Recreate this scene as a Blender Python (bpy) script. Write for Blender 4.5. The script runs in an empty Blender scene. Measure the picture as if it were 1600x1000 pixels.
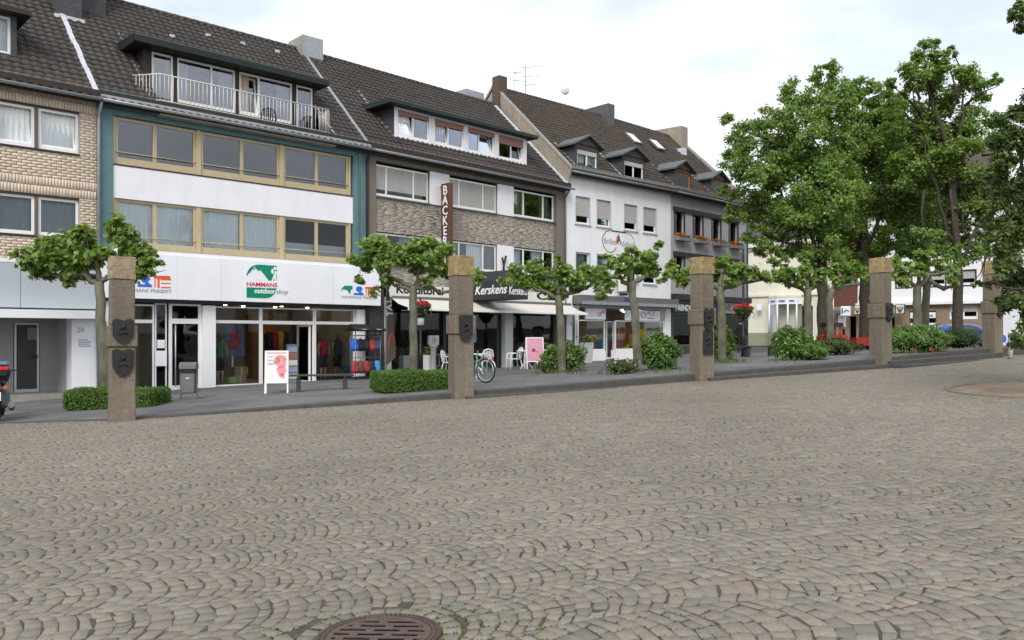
import bpy, math, random
import numpy as np
from mathutils import Vector, Matrix
R = math.radians
random.seed(7); rng = np.random.default_rng(7)
S = bpy.context.scene; COL = S.collection

# ---------------------------------------------------------------- camera, sky, sun, exposure
FPX, CX, HY, EYE = 1297.0, 800.0, 525.0, 1.65        # focal length and horizon measured on the 1600 px wide photograph
cam = bpy.data.cameras.new('camera'); cam_o = bpy.data.objects.new('camera', cam); COL.objects.link(cam_o)
cam_o.location = (0, 0, EYE); cam_o.rotation_euler = (R(90), 0, 0)
cam.sensor_width = 36; cam.lens = 36 * FPX / 1600; cam.shift_y = 25 / 1600
cam.clip_end = 3000; cam.clip_start = .05
S.camera = cam_o
SUN_AZ, SUN_EL = R(-168), R(42)                       # where the sun stands: behind the photographer, to the west
W = bpy.data.worlds.new('World'); S.world = W; W.use_nodes = True
nt = W.node_tree; nt.nodes.clear()
def wn(t): return nt.nodes.new(t)
out = wn('ShaderNodeOutputWorld'); mixw = wn('ShaderNodeMixShader')
bg1 = wn('ShaderNodeBackground'); bg2 = wn('ShaderNodeBackground')
sky = wn('ShaderNodeTexSky'); sky.sky_type = 'NISHITA'; sky.sun_disc = False
sky.sun_elevation = SUN_EL; sky.sun_rotation = SUN_AZ
bg1.inputs[1].default_value = .12
nt.links.new(sky.outputs[0], bg1.inputs[0])
tc = wn('ShaderNodeTexCoord'); mp = wn('ShaderNodeMapping'); mp.inputs['Scale'].default_value = (1, 1, 2.2)
nz = wn('ShaderNodeTexNoise'); nz.inputs['Scale'].default_value = 2.1; nz.inputs['Detail'].default_value = 5; nz.inputs['Roughness'].default_value = .52
rp = wn('ShaderNodeMapRange'); rp.inputs[1].default_value = .40; rp.inputs[2].default_value = .60; rp.inputs[3].default_value = .44; rp.inputs[4].default_value = 1.0
nt.links.new(tc.outputs['Generated'], mp.inputs[0]); nt.links.new(mp.outputs[0], nz.inputs['Vector']); nt.links.new(nz.outputs[0], rp.inputs[0])
nz2 = wn('ShaderNodeTexNoise'); nz2.inputs['Scale'].default_value = 3.2; nz2.inputs['Detail'].default_value = 6
rp2 = wn('ShaderNodeMapRange'); rp2.inputs[1].default_value = .3; rp2.inputs[2].default_value = .7; rp2.inputs[3].default_value = .88; rp2.inputs[4].default_value = 1.15
nt.links.new(mp.outputs[0], nz2.inputs['Vector']); nt.links.new(nz2.outputs[0], rp2.inputs[0])
bg2.inputs[0].default_value = (.975, .985, 1, 1); nt.links.new(rp2.outputs[0], bg2.inputs[1])
nt.links.new(rp.outputs[0], mixw.inputs[0]); nt.links.new(bg1.outputs[0], mixw.inputs[1]); nt.links.new(bg2.outputs[0], mixw.inputs[2])
nt.links.new(mixw.outputs[0], out.inputs[0])
sun = bpy.data.lights.new('sun', 'SUN'); sun.energy = 1.8; sun.angle = R(28); sun.color = (1, .96, .9)
sun_o = bpy.data.objects.new('sun', sun); COL.objects.link(sun_o)
sd = Vector((math.sin(SUN_AZ) * math.cos(SUN_EL), math.cos(SUN_AZ) * math.cos(SUN_EL), math.sin(SUN_EL)))
sun_o.rotation_euler = sd.to_track_quat('Z', 'Y').to_euler(); sun_o.location = sd * 60
S.view_settings.view_transform = 'Standard'; S.view_settings.look = 'None'
S.view_settings.gamma = 1; S.view_settings.use_curve_mapping = False; S.view_settings.exposure = .52
S.render.engine = 'CYCLES'
S.cycles.max_bounces = 6; S.cycles.transparent_max_bounces = 10

# ---------------------------------------------------------------- helpers: materials
def M(name, col, rough=.8, var=.12, scale=5., bump=0., bscale=45., metal=0., spec=.3, island=0., stretch=None, dirt=0., emit=0.):
    m = bpy.data.materials.new(name); m.use_nodes = True; t = m.node_tree; n = t.nodes; b = n['Principled BSDF']
    b.inputs['Roughness'].default_value = rough; b.inputs['Metallic'].default_value = metal; b.inputs['Specular IOR Level'].default_value = spec
    tc = n.new('ShaderNodeTexCoord'); vec = tc.outputs['Object']
    if stretch:
        mp = n.new('ShaderNodeMapping'); mp.inputs['Scale'].default_value = stretch; t.links.new(vec, mp.inputs[0]); vec = mp.outputs[0]
    nz = n.new('ShaderNodeTexNoise'); nz.inputs['Scale'].default_value = scale; nz.inputs['Detail'].default_value = 6; t.links.new(vec, nz.inputs['Vector'])
    mr = n.new('ShaderNodeMapRange'); mr.inputs[1].default_value = .25; mr.inputs[2].default_value = .75; mr.inputs[3].default_value = 1 - var; mr.inputs[4].default_value = 1 + var
    t.links.new(nz.outputs[0], mr.inputs[0]); fac = mr.outputs[0]
    def mul(a, bb):
        x = n.new('ShaderNodeMath'); x.operation = 'MULTIPLY'; t.links.new(a, x.inputs[0]); t.links.new(bb, x.inputs[1]); return x.outputs[0]
    if island:
        g = n.new('ShaderNodeNewGeometry'); oi = n.new('ShaderNodeObjectInfo'); a = n.new('ShaderNodeMath'); a.operation = 'ADD'
        t.links.new(g.outputs['Random Per Island'], a.inputs[0]); t.links.new(oi.outputs['Random'], a.inputs[1])
        f = n.new('ShaderNodeMath'); f.operation = 'FRACT'; t.links.new(a.outputs[0], f.inputs[0])
        r2 = n.new('ShaderNodeMapRange'); r2.inputs[3].default_value = 1 - island; r2.inputs[4].default_value = 1 + island; t.links.new(f.outputs[0], r2.inputs[0])
        fac = mul(fac, r2.outputs[0])
    if dirt:
        n3 = n.new('ShaderNodeTexNoise'); n3.inputs['Scale'].default_value = .9; n3.inputs['Detail'].default_value = 7; n3.inputs['Roughness'].default_value = .7
        mp3 = n.new('ShaderNodeMapping'); mp3.inputs['Scale'].default_value = (1.6, 1.6, .35); t.links.new(tc.outputs['Object'], mp3.inputs[0]); t.links.new(mp3.outputs[0], n3.inputs['Vector'])
        r3 = n.new('ShaderNodeMapRange'); r3.inputs[1].default_value = .3; r3.inputs[2].default_value = .7; r3.inputs[3].default_value = 1 - dirt; r3.inputs[4].default_value = 1 + dirt * .35
        t.links.new(n3.outputs[0], r3.inputs[0]); fac = mul(fac, r3.outputs[0])
    vm = n.new('ShaderNodeVectorMath'); vm.operation = 'SCALE'; vm.inputs[0].default_value = col[:3]; t.links.new(fac, vm.inputs['Scale']); t.links.new(vm.outputs[0], b.inputs['Base Color'])
    if bump:
        nb = n.new('ShaderNodeTexNoise'); nb.inputs['Scale'].default_value = bscale; nb.inputs['Detail'].default_value = 5; t.links.new(vec, nb.inputs['Vector'])
        bp = n.new('ShaderNodeBump'); bp.inputs['Strength'].default_value = min(1, bump); bp.inputs['Distance'].default_value = .02; t.links.new(nb.outputs[0], bp.inputs['Height']); t.links.new(bp.outputs[0], b.inputs['Normal'])
    if emit:
        b.inputs['Emission Color'].default_value = (*col[:3], 1); b.inputs['Emission Strength'].default_value = emit
    return m
def ramp_mat(name, cols, rough=.85, var=.15, scale=30., bump=.4, bscale=60., patch=.12, patch_scale=.5, transl=0., spec=.3):
    """colour picked per piece (mesh island or object) from a list, with grain and slow patches"""
    m = bpy.data.materials.new(name); m.use_nodes = True; t = m.node_tree; n = t.nodes; b = n['Principled BSDF']
    b.inputs['Roughness'].default_value = rough; b.inputs['Specular IOR Level'].default_value = spec
    g = n.new('ShaderNodeNewGeometry'); oi = n.new('ShaderNodeObjectInfo'); a = n.new('ShaderNodeMath'); a.operation = 'ADD'
    t.links.new(g.outputs['Random Per Island'], a.inputs[0]); t.links.new(oi.outputs['Random'], a.inputs[1])
    f = n.new('ShaderNodeMath'); f.operation = 'FRACT'; t.links.new(a.outputs[0], f.inputs[0])
    cr = n.new('ShaderNodeValToRGB'); e = cr.color_ramp.elements
    while len(e) < len(cols): e.new(.5)
    for i, c in enumerate(cols):
        e[i].position = i / max(1, len(cols) - 1); e[i].color = (*c, 1)
    t.links.new(f.outputs[0], cr.inputs[0])
    tc = n.new('ShaderNodeTexCoord'); geo = g.outputs['Position']
    def nzr(sc, lo, hi, det=5):
        z = n.new('ShaderNodeTexNoise'); z.inputs['Scale'].default_value = sc; z.inputs['Detail'].default_value = det; t.links.new(geo, z.inputs['Vector'])
        r = n.new('ShaderNodeMapRange'); r.inputs[1].default_value = .28; r.inputs[2].default_value = .72; r.inputs[3].default_value = lo; r.inputs[4].default_value = hi; t.links.new(z.outputs[0], r.inputs[0]); return r.outputs[0]
    x = n.new('ShaderNodeMath'); x.operation = 'MULTIPLY'; t.links.new(nzr(scale, 1 - var, 1 + var), x.inputs[0]); t.links.new(nzr(patch_scale, 1 - patch, 1 + patch), x.inputs[1])
    vm = n.new('ShaderNodeVectorMath'); vm.operation = 'SCALE'; t.links.new(cr.outputs[0], vm.inputs[0]); t.links.new(x.outputs[0], vm.inputs['Scale']); t.links.new(vm.outputs[0], b.inputs['Base Color'])
    if bump:
        nb = n.new('ShaderNodeTexNoise'); nb.inputs['Scale'].default_value = bscale; nb.inputs['Detail'].default_value = 4; t.links.new(geo, nb.inputs['Vector'])
        bp = n.new('ShaderNodeBump'); bp.inputs['Strength'].default_value = bump; bp.inputs['Distance'].default_value = .01; t.links.new(nb.outputs[0], bp.inputs['Height']); t.links.new(bp.outputs[0], b.inputs['Normal'])
    if transl:
        tr = n.new('ShaderNodeBsdfTranslucent'); v2 = n.new('ShaderNodeVectorMath'); v2.operation = 'MULTIPLY'; v2.inputs[1].default_value = (1.35, 1.3, .55); t.links.new(vm.outputs[0], v2.inputs[0]); t.links.new(v2.outputs[0], tr.inputs[0])
        mx = n.new('ShaderNodeMixShader'); mx.inputs[0].default_value = transl; t.links.new(b.outputs[0], mx.inputs[1]); t.links.new(tr.outputs[0], mx.inputs[2]); t.links.new(mx.outputs[0], n['Material Output'].inputs[0])
    return m
def glass_mat(name, tint=(.8, .84, .86), refl=.12, rough=.02, ior=1.4):
    m = bpy.data.materials.new(name); m.use_nodes = True; t = m.node_tree; n = t.nodes; n.remove(n['Principled BSDF'])
    tr = n.new('ShaderNodeBsdfTransparent'); tr.inputs[0].default_value = (*tint, 1)
    gl = n.new('ShaderNodeBsdfGlossy'); gl.inputs['Roughness'].default_value = rough; gl.inputs[0].default_value = (.92, .95, 1, 1)
    lw = n.new('ShaderNodeFresnel'); lw.inputs[0].default_value = ior
    ad = n.new('ShaderNodeMath'); ad.operation = 'ADD'; ad.inputs[1].default_value = refl; ad.use_clamp = True; t.links.new(lw.outputs[0], ad.inputs[0])
    nz = n.new('ShaderNodeTexNoise'); nz.inputs['Scale'].default_value = .7; tc = n.new('ShaderNodeTexCoord'); t.links.new(tc.outputs['Object'], nz.inputs['Vector'])
    bp = n.new('ShaderNodeBump'); bp.inputs['Strength'].default_value = .06; bp.inputs['Distance'].default_value = .05; t.links.new(nz.outputs[0], bp.inputs['Height']); t.links.new(bp.outputs[0], gl.inputs['Normal'])
    mx = n.new('ShaderNodeMixShader'); t.links.new(ad.outputs[0], mx.inputs[0]); t.links.new(tr.outputs[0], mx.inputs[1]); t.links.new(gl.outputs[0], mx.inputs[2]); t.links.new(mx.outputs[0], n['Material Output'].inputs[0])
    return m

# ---------------------------------------------------------------- helpers: objects
def tag(o, label=None, cat=None, group=None, kind=None):
    if label: o['label'] = label
    if cat: o['category'] = cat
    if group: o['group'] = group
    if kind: o['kind'] = kind
    return o
def empty(name, loc=(0, 0, 0), rz=0, label=None, cat=None, group=None, kind=None):
    o = bpy.data.objects.new(name, None); COL.objects.link(o); o.location = loc; o.rotation_euler = (0, 0, rz); o.empty_display_size = .2
    return tag(o, label, cat, group, kind)
def link_mesh(name, me, mat, parent=None):
    o = bpy.data.objects.new(name, me); COL.objects.link(o)
    if mat and not me.materials: me.materials.append(mat)
    if parent is not None: o.parent = parent
    return o
def np_mesh(name, v, f, smooth=False):
    """v (n,3), f (m,k) arrays of faces all with k corners"""
    me = bpy.data.meshes.new(name); v = np.asarray(v, np.float32); f = np.asarray(f, np.int32)
    me.vertices.add(len(v)); me.vertices.foreach_set('co', v.ravel()); k = f.shape[1]
    me.loops.add(f.size); me.loops.foreach_set('vertex_index', f.ravel()); me.polygons.add(len(f))
    me.polygons.foreach_set('loop_start', np.arange(0, f.size, k, dtype=np.int32)); me.polygons.foreach_set('loop_total', np.full(len(f), k, np.int32))
    if smooth: me.polygons.foreach_set('use_smooth', np.ones(len(f), bool))
    me.update(calc_edges=True); return me
class MB:
    def __init__(s): s.v = []; s.f = []; s.sm = []
    def add(s, vs, fs, smooth=False):
        b = len(s.v); s.v += [tuple(p) for p in vs]
        for f in fs: s.f.append(tuple(i + b for i in f)); s.sm.append(smooth)
        return s
    def box(s, x0, x1, y0, y1, z0, z1):
        if x0 > x1: x0, x1 = x1, x0
        if y0 > y1: y0, y1 = y1, y0
        if z0 > z1: z0, z1 = z1, z0
        return s.add([(x0, y0, z0), (x1, y0, z0), (x1, y1, z0), (x0, y1, z0), (x0, y0, z1), (x1, y0, z1), (x1, y1, z1), (x0, y1, z1)],
                     [(0, 3, 2, 1), (4, 5, 6, 7), (0, 1, 5, 4), (1, 2, 6, 5), (2, 3, 7, 6), (3, 0, 4, 7)])
    def bbox(s, x0, x1, y0, y1, z0, z1, b=.01):
        """box with all edges chamfered"""
        if x0 > x1: x0, x1 = x1, x0
        if y0 > y1: y0, y1 = y1, y0
        if z0 > z1: z0, z1 = z1, z0
        b = min(b, (x1 - x0) / 2.2, (y1 - y0) / 2.2, (z1 - z0) / 2.2)
        vs = []; idx = {}
        for X, sx in ((x0, 1), (x1, -1)):
            for Y, sy in ((y0, 1), (y1, -1)):
                for Z, sz in ((z0, 1), (z1, -1)):
                    k = (sx, sy, sz)
                    idx[k] = (len(vs), len(vs) + 1, len(vs) + 2)
                    vs += [(X, Y + sy * b, Z + sz * b), (X + sx * b, Y, Z + sz * b), (X + sx * b, Y + sy * b, Z)]
        fs = []
        def q(*ks, a): fs.append(tuple(idx[k][a] for k in ks))
        q((1, 1, 1), (1, 1, -1), (1, -1, -1), (1, -1, 1), a=0); q((-1, 1, 1), (-1, -1, 1), (-1, -1, -1), (-1, 1, -1), a=0)
        q((1, 1, 1), (-1, 1, 1), (-1, 1, -1), (1, 1, -1), a=1); q((1, -1, 1), (1, -1, -1), (-1, -1, -1), (-1, -1, 1), a=1)
        q((1, 1, 1), (1, -1, 1), (-1, -1, 1), (-1, 1, 1), a=2); q((1, 1, -1), (-1, 1, -1), (-1, -1, -1), (1, -1, -1), a=2)
        for k, t3 in idx.items(): fs.append(t3)
        for a, b2, ax in ((0, 1, 2), (1, 2, 0), (0, 2, 1)):
            for s1 in (1, -1):
                for s2 in (1, -1):
                    ks = []
                    for e in (1, -1):
                        k = [0, 0, 0]; k[a] = s1; k[b2] = s2; k[ax] = e; ks.append(tuple(k))
                    fs.append((idx[ks[0]][a], idx[ks[1]][a], idx[ks[1]][b2], idx[ks[0]][b2]))
        return s.add(vs, fs)
    def prism(s, pts, y0, y1):
        """outline pts (x,z) extruded along y from y0 to y1"""
        n = len(pts); vs = [(p[0], y0, p[1]) for p in pts] + [(p[0], y1, p[1]) for p in pts]
        fs = [tuple(range(n)), tuple(range(2 * n - 1, n - 1, -1))] + [(i, (i + 1) % n + 0, (i + 1) % n + n, i + n)[::-1] for i in range(n)]
        return s.add(vs, fs)
    def prism_z(s, pts, z0, z1):
        n = len(pts); vs = [(p[0], p[1], z0) for p in pts] + [(p[0], p[1], z1) for p in pts]
        return s.add(vs, [tuple(range(n))[::-1], tuple(range(n, 2 * n))] + [(i, (i + 1) % n, (i + 1) % n + n, i + n) for i in range(n)])
    def prism_x(s, pts, x0, x1):
        n = len(pts); vs = [(x0, p[0], p[1]) for p in pts] + [(x1, p[0], p[1]) for p in pts]
        return s.add(vs, [tuple(range(n))[::-1], tuple(range(n, 2 * n))] + [(i, (i + 1) % n, (i + 1) % n + n, i + n) for i in range(n)])
    def tube(s, pts, r, seg=8, caps=True):
        pts = [Vector(p) for p in pts]; rs = r if isinstance(r, (list, tuple)) else [r] * len(pts); rings = []; vs = []; fs = []
        up = None
        for i, p in enumerate(pts):
            d = (pts[min(i + 1, len(pts) - 1)] - pts[max(i - 1, 0)])
            d = d.normalized() if d.length > 1e-9 else Vector((0, 0, 1))
            if up is None: up = d.orthogonal().normalized()
            up = (up - d * up.dot(d)); up = up.normalized() if up.length > 1e-6 else d.orthogonal().normalized()
            w = d.cross(up)
            for k in range(seg):
                a = 2 * math.pi * k / seg; vs.append(p + (up * math.cos(a) + w * math.sin(a)) * rs[i])
        for i in range(len(pts) - 1):
            for k in range(seg):
                fs.append((i * seg + k, i * seg + (k + 1) % seg, (i + 1) * seg + (k + 1) % seg, (i + 1) * seg + k))
        s.add(vs, fs, True)
        if caps:
            b = len(s.v) - len(vs)
            s.f.append(tuple(b + k for k in range(seg))[::-1]); s.sm.append(False)
            s.f.append(tuple(b + (len(pts) - 1) * seg + k for k in range(seg))); s.sm.append(False)
        return s
    def lathe(s, prof, c=(0, 0, 0), seg=20):
        vs = []; fs = []
        for r, z in prof:
            for k in range(seg):
                a = 2 * math.pi * k / seg; vs.append((c[0] + r * math.cos(a), c[1] + r * math.sin(a), c[2] + z))
        for i in range(len(prof) - 1):
            for k in range(seg): fs.append((i * seg + k, i * seg + (k + 1) % seg, (i + 1) * seg + (k + 1) % seg, (i + 1) * seg + k))
        fs.append(tuple(range(seg))[::-1]); fs.append(tuple((len(prof) - 1) * seg + k for k in range(seg)))
        return s.add(vs, fs, True)
    def torus(s, c, r, t, axis='y', seg=28, sub=8):
        vs = []; fs = []
        for i in range(seg):
            a = 2 * math.pi * i / seg
            for k in range(sub):
                b = 2 * math.pi * k / sub; q = r + t * math.cos(b); h = t * math.sin(b)
                if axis == 'y': vs.append((c[0] + q * math.cos(a), c[1] + h, c[2] + q * math.sin(a)))
                elif axis == 'x': vs.append((c[0] + h, c[1] + q * math.cos(a), c[2] + q * math.sin(a)))
                else: vs.append((c[0] + q * math.cos(a), c[1] + q * math.sin(a), c[2] + h))
        for i in range(seg):
            for k in range(sub): fs.append((i * sub + k, ((i + 1) % seg) * sub + k, ((i + 1) % seg) * sub + (k + 1) % sub, i * sub + (k + 1) % sub))
        return s.add(vs, fs, True)
    def build(s, name, mat, parent=None, xf=None):
        me = bpy.data.meshes.new(name); v = s.v if xf is None else [tuple(xf @ Vector(p)) for p in s.v]
        me.from_pydata(v, [], s.f); me.polygons.foreach_set('use_smooth', s.sm); me.update()
        import bmesh
        bm = bmesh.new(); bm.from_mesh(me); bmesh.ops.recalc_face_normals(bm, faces=bm.faces); bm.to_mesh(me); bm.free()
        return link_mesh(name, me, mat, parent)
def copy_tree(o, parent=None):
    c = o.copy(); COL.objects.link(c); c.parent = parent
    for ch in list(o.children): copy_tree(ch, c)
    return c
def text_mesh(body, size, shear=0., bold=0., spacing=1., align='LEFT', extrude=.004, xs=1.):
    cu = bpy.data.curves.new('lettering', 'FONT'); cu.body = body; cu.size = size; cu.shear = shear; cu.offset = bold; cu.space_character = spacing; cu.align_x = align; cu.extrude = extrude; cu.resolution_u = 3
    o = bpy.data.objects.new('lettering', cu); COL.objects.link(o); dg = bpy.context.evaluated_depsgraph_get()
    me = bpy.data.meshes.new_from_object(o.evaluated_get(dg)); bpy.data.objects.remove(o); bpy.data.curves.remove(cu)
    co = np.empty(len(me.vertices) * 3, np.float32); me.vertices.foreach_get('co', co); co = co.reshape(-1, 3); co[:, 0] *= xs
    me.materials.clear(); return me, co
def lettering(body, size, mat, parent, org, right, up, fit=None, name='lettering', **k):
    """flat raised letters: org is the lower left corner (or the centre with align=CENTER), right and up span the sign's face"""
    me, co = text_mesh(body, size, **k)
    if fit: co[:, 0] *= fit / max(1e-6, co[:, 0].max() - co[:, 0].min())
    r = np.array(right, float); u = np.array(up, float); n = np.cross(r, u)
    v = np.array(org, float) + co[:, :1] * r + co[:, 1:2] * u + co[:, 2:3] * n
    me.vertices.foreach_set('co', v.astype(np.float32).ravel()); me.update()
    return link_mesh(name, me, mat, parent)
def flat_shape(pts, mat, parent, f, w, name, t=.006):
    """a thin raised cut-out on a facade: pts in sign coordinates mapped by f to (u, z)"""
    return MB().prism([f(p) for p in pts], w - t, w).build(name, mat, parent)

# ---------------------------------------------------------------- heights of the two grounds (the place slopes up to the east)
def G(x, y): return .0344 * x + .0125 * y
PILLARS = [(-7.9, 16.8), (-1.19, 19.37), (5.1, 22.3), (11.1, 25.0), (16.5, 28.5)]
EDGE = [(-60, 21.5), (-14, 17.2), (-10.5, 16.95), (-7.9, 16.9), (-1.19, 19.37), (5.1, 22.3), (11.1, 25.0), (16.5, 28.5), (24, 33), (60, 55)]
EX = np.array([p[0] for p in EDGE]); EY = np.array([p[1] for p in EDGE])
def edge_y(x): return np.interp(x, EX, EY)
_k = [(-7.9, 16.9, -.045), (-1.19, 19.37, .336), (5.1, 22.3, .634), (11.1, 25, .964), (16.5, 28.5, 1.234), (-10.5, 16.95, -.145), (-14, 17.2, -.265), (-60, 21.5, -1.75),
      (-13.3, 23.3, -.18), (-10.3, 26.2, -.027), (-9.6, 26.8, .0), (-5.81, 30.4, .075), (-.14, 36.3, .28), (3.78, 40.2, .44), (6.3, 42.5, .46), (9.3, 45, .66), (14.3, 50.4, .8),
      (24, 33, 1.25), (60, 55, 1.7), (19.3, 67.6, .78), (25.6, 61.9, .85), (32, 56, .95), (-40, 10, -1.2), (0, 75, .6), (40, 85, .9)]
_K = np.array(_k)
def _U(r): return np.where(r > 1e-9, r * r * np.log(np.maximum(r, 1e-9)), 0)
_n = len(_K); _A = np.zeros((_n + 3, _n + 3)); _A[:_n, :_n] = _U(np.hypot(_K[:, None, 0] - _K[None, :, 0], _K[:, None, 1] - _K[None, :, 1])) + np.eye(_n) * 4.
_A[:_n, _n] = 1; _A[:_n, _n + 1] = _K[:, 0]; _A[:_n, _n + 2] = _K[:, 1]; _A[_n:, :_n] = _A[:_n, _n:].T
_w = np.linalg.solve(_A, np.concatenate([_K[:, 2], np.zeros(3)]))
def P(x, y):
    x = np.asarray(x, float); y = np.asarray(y, float)
    r = np.hypot(x[..., None] - _K[:, 0], y[..., None] - _K[:, 1])
    return _U(r) @ _w[:_n] + _w[_n] + _w[_n + 1] * x + _w[_n + 2] * y
def pav(px, py):
    """where the line of sight through a photo pixel meets the pavement"""
    dx, dz = (px - CX) / FPX, (HY - py) / FPX; y = 8.
    prev = None
    for y in np.arange(15, 75, .05):
        if EYE + dz * y <= float(P(dx * y, y)): break
    return Vector((dx * y, y, float(P(dx * y, y))))
def sq(px, py):
    dx, dz = (px - CX) / FPX, (HY - py) / FPX; y = EYE / (.0344 * dx + .0125 - dz); return Vector((dx * y, y, G(dx * y, y)))
def at(px, py, y): return Vector(((px - CX) / FPX * y, y, EYE + (HY - py) / FPX * y))

# ---------------------------------------------------------------- materials
def g(v): return (v, v, v)
m_white = M('white_render', (.78, .78, .80), .85, .03, 2, .15, 70, dirt=.10)
m_whitepaint = M('white_paint', (.80, .80, .80), .45, .02, 3)
m_panelwhite = M('white_sign_panel', (.81, .825, .865), .35, .015, 2, dirt=.05)
m_greypanel = M('grey_panel', (.42, .46, .50), .4, .03, 2)
m_teal = M('teal_render', (.115, .21, .228), .85, .10, 3, .3, 60, dirt=.15)
m_teald = M('dark_teal_trim', (.02, .10, .11), .6, .1, 3)
m_spandrel = M('white_spandrel', (.80, .79, .83), .85, .03, 2, .2, 50, dirt=.08)
m_cream = M('cream_frame', (.50, .415, .26), .6, .08, 9, dirt=.10)
m_tanmortar = M('tan_mortar', (.19, .155, .12), .9, .15, 20)
m_brick = ramp_mat('tan_brick', [(.58, .48, .38), (.62, .52, .415), (.55, .45, .355), (.65, .55, .445), (.60, .50, .395)], .85, .12, 25, .3, 90)
m_tile = ramp_mat('dark_roof_tile', [(.054, .047, .043), (.061, .054, .049), (.050, .044, .041), (.066, .058, .053), (.057, .050, .046)], .7, .15, 9, .3, 60, .12, .4)
m_tile2 = ramp_mat('weathered_brown_roof_tile', [(.066, .053, .044), (.075, .060, .049), (.060, .049, .041), (.082, .066, .053), (.070, .056, .046)], .75, .15, 9, .3, 60, .14, .35)
m_roofbase = M('roof_underlay', (.03, .027, .026), .9, .1)
m_zinc = M('zinc', (.34, .36, .38), .45, .1, 6, metal=.5, dirt=.15)
m_zincl = M('light_flashing', (.5, .52, .56), .45, .2, 8)
m_slate = M('slate_cladding', (.06, .063, .068), .6, .3, 12, .4, 25)
m_darkwood = M('dark_brown_wood', (.035, .028, .025), .6, .2, 6)
m_black = M('black_metal', (.016, .016, .018), .45, .1, 6)
m_blackp = M('black_plastic', (.012, .012, .013), .5, .1, 6)
m_charcoal = M('charcoal_panel', (.045, .05, .052), .5, .1, 5)
m_alu = M('brushed_aluminium', (.52, .53, .53), .4, .05, 10, metal=.6)
m_greymetal = M('grey_metal', (.16, .17, .17), .45, .12, 8, metal=.4)
m_stonewall = ramp_mat('rough_stone_strip', [(.36, .325, .28), (.385, .345, .30), (.345, .31, .265), (.40, .36, .31), (.37, .335, .285)], .9, .10, 18, .2, 70)
m_brownrender = M('brown_render', (.185, .16, .135), .9, .12, 4, .5, 50, dirt=.2)
m_brownbrick = M('brown_pier', (.19, .165, .14), .9, .2, 12, .7, 30, stretch=(1, 1, 4))
m_greyrender = M('lilac_grey_render', (.40, .385, .41), .85, .05, 3, .2, 60, dirt=.12)
m_interior = M('interior_wall', (.22, .19, .16), .9, .1, 3)
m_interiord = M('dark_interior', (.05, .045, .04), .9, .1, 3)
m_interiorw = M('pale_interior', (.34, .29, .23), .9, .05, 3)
m_curtain = M('net_curtain', (.85, .86, .86), .9, .12, 4, stretch=(9, 9, .3))
m_curtaind = M('grey_curtain', (.30, .33, .33), .9, .2, 5, stretch=(9, 9, .3))
m_curtaing = M('green_curtain', (.20, .22, .12), .9, .2, 5, stretch=(9, 9, .3))
m_shutter = M('grey_roller_shutter', (.44, .43, .41), .6, .05, 4, dirt=.06)
m_frame = M('white_window_frame', (.80, .80, .79), .35, .02, 4)
m_glass = glass_mat('window_glass', (.90, .93, .94), .0, .02, 1.32)
m_glassup = glass_mat('sky_facing_glass', (.6, .65, .7), .06)
m_glassdorm = glass_mat('dormer_glass', (.75, .8, .88), .10)
m_shopglass = glass_mat('shop_glass', (.88, .9, .9), .0, .02, 1.22)
m_awning = M('striped_awning_cloth', (.62, .59, .53), .8, .18, 3, stretch=(14, .2, .2))
m_awnblack = M('charcoal_canopy_cloth', (.035, .036, .04), .8, .1, 3)
m_green = M('logo_green', (.0, .235, .12), .5, .02); m_red = M('logo_red', (.60, .03, .035), .5, .02); m_blue = M('logo_blue', (.035, .14, .62), .5, .02); m_orange = M('logo_orange', (.75, .10, .01), .5, .02)
m_inkgrey = M('grey_ink', (.22, .26, .30), .5, .02); m_inkblack = M('black_ink', (.012, .012, .014), .5, .02); m_inkblue = M('dark_blue_ink', (.03, .04, .25), .5, .02)
m_brownsign = M('rust_brown_sign', (.10, .045, .03), .5, .15, 6)
m_terracotta = M('faded_red_blind', (.36, .19, .155), .8, .1, 6, stretch=(1, 1, 8))
m_orangewood = M('orange_wood_frame', (.48, .20, .03), .5, .1, 6)
m_concrete = M('concrete', (.33, .31, .28), .9, .15, 6, .4, 40, dirt=.2)
m_gablerender = M('weathered_gable_render', (.31, .265, .215), .9, .15, 4, .3, 40, dirt=.25)
m_bark = M('plane_bark', (.125, .12, .085), .9, .55, 4.5, .7, 22, stretch=(1, 1, .45))
m_barkd = M('dark_bark', (.055, .045, .035), .95, .3, 9, .8, 20)
m_leafA = ramp_mat('pollard_leaf', [(.11, .18, .030), (.155, .25, .046), (.20, .31, .062), (.12, .20, .036), (.25, .36, .085), (.135, .235, .046)], .42, .12, 8, 0, 1, .12, .8, .38, .45)
m_leafB = ramp_mat('plane_leaf', [(.12, .195, .042), (.165, .26, .058), (.21, .32, .078), (.135, .22, .048), (.26, .37, .10)], .45, .12, 6, 0, 1, .18, .35, .40, .4)
m_leafC = ramp_mat('linden_leaf', [(.05, .09, .023), (.07, .125, .032), (.10, .16, .042), (.16, .20, .065), (.06, .11, .028)], .5, .12, 6, 0, 1, .15, .6, .28, .4)
m_leafH = ramp_mat('box_leaf', [(.055, .11, .016), (.08, .155, .024), (.105, .19, .033), (.065, .13, .02)], .5, .12, 8, 0, 1, .15, 1.5, .2, .35)
m_leafL = ramp_mat('laurel_leaf', [(.055, .12, .018), (.085, .175, .026), (.125, .23, .042), (.065, .14, .021), (.165, .275, .06)], .35, .12, 8, 0, 1, .15, 1.2, .25, .5)
m_leafD = ramp_mat('shrub_leaf', [(.035, .065, .016), (.05, .09, .022), (.07, .12, .03), (.04, .075, .02)], .55, .12, 8, 0, 1, .15, 1.2, .22, .3)
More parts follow.
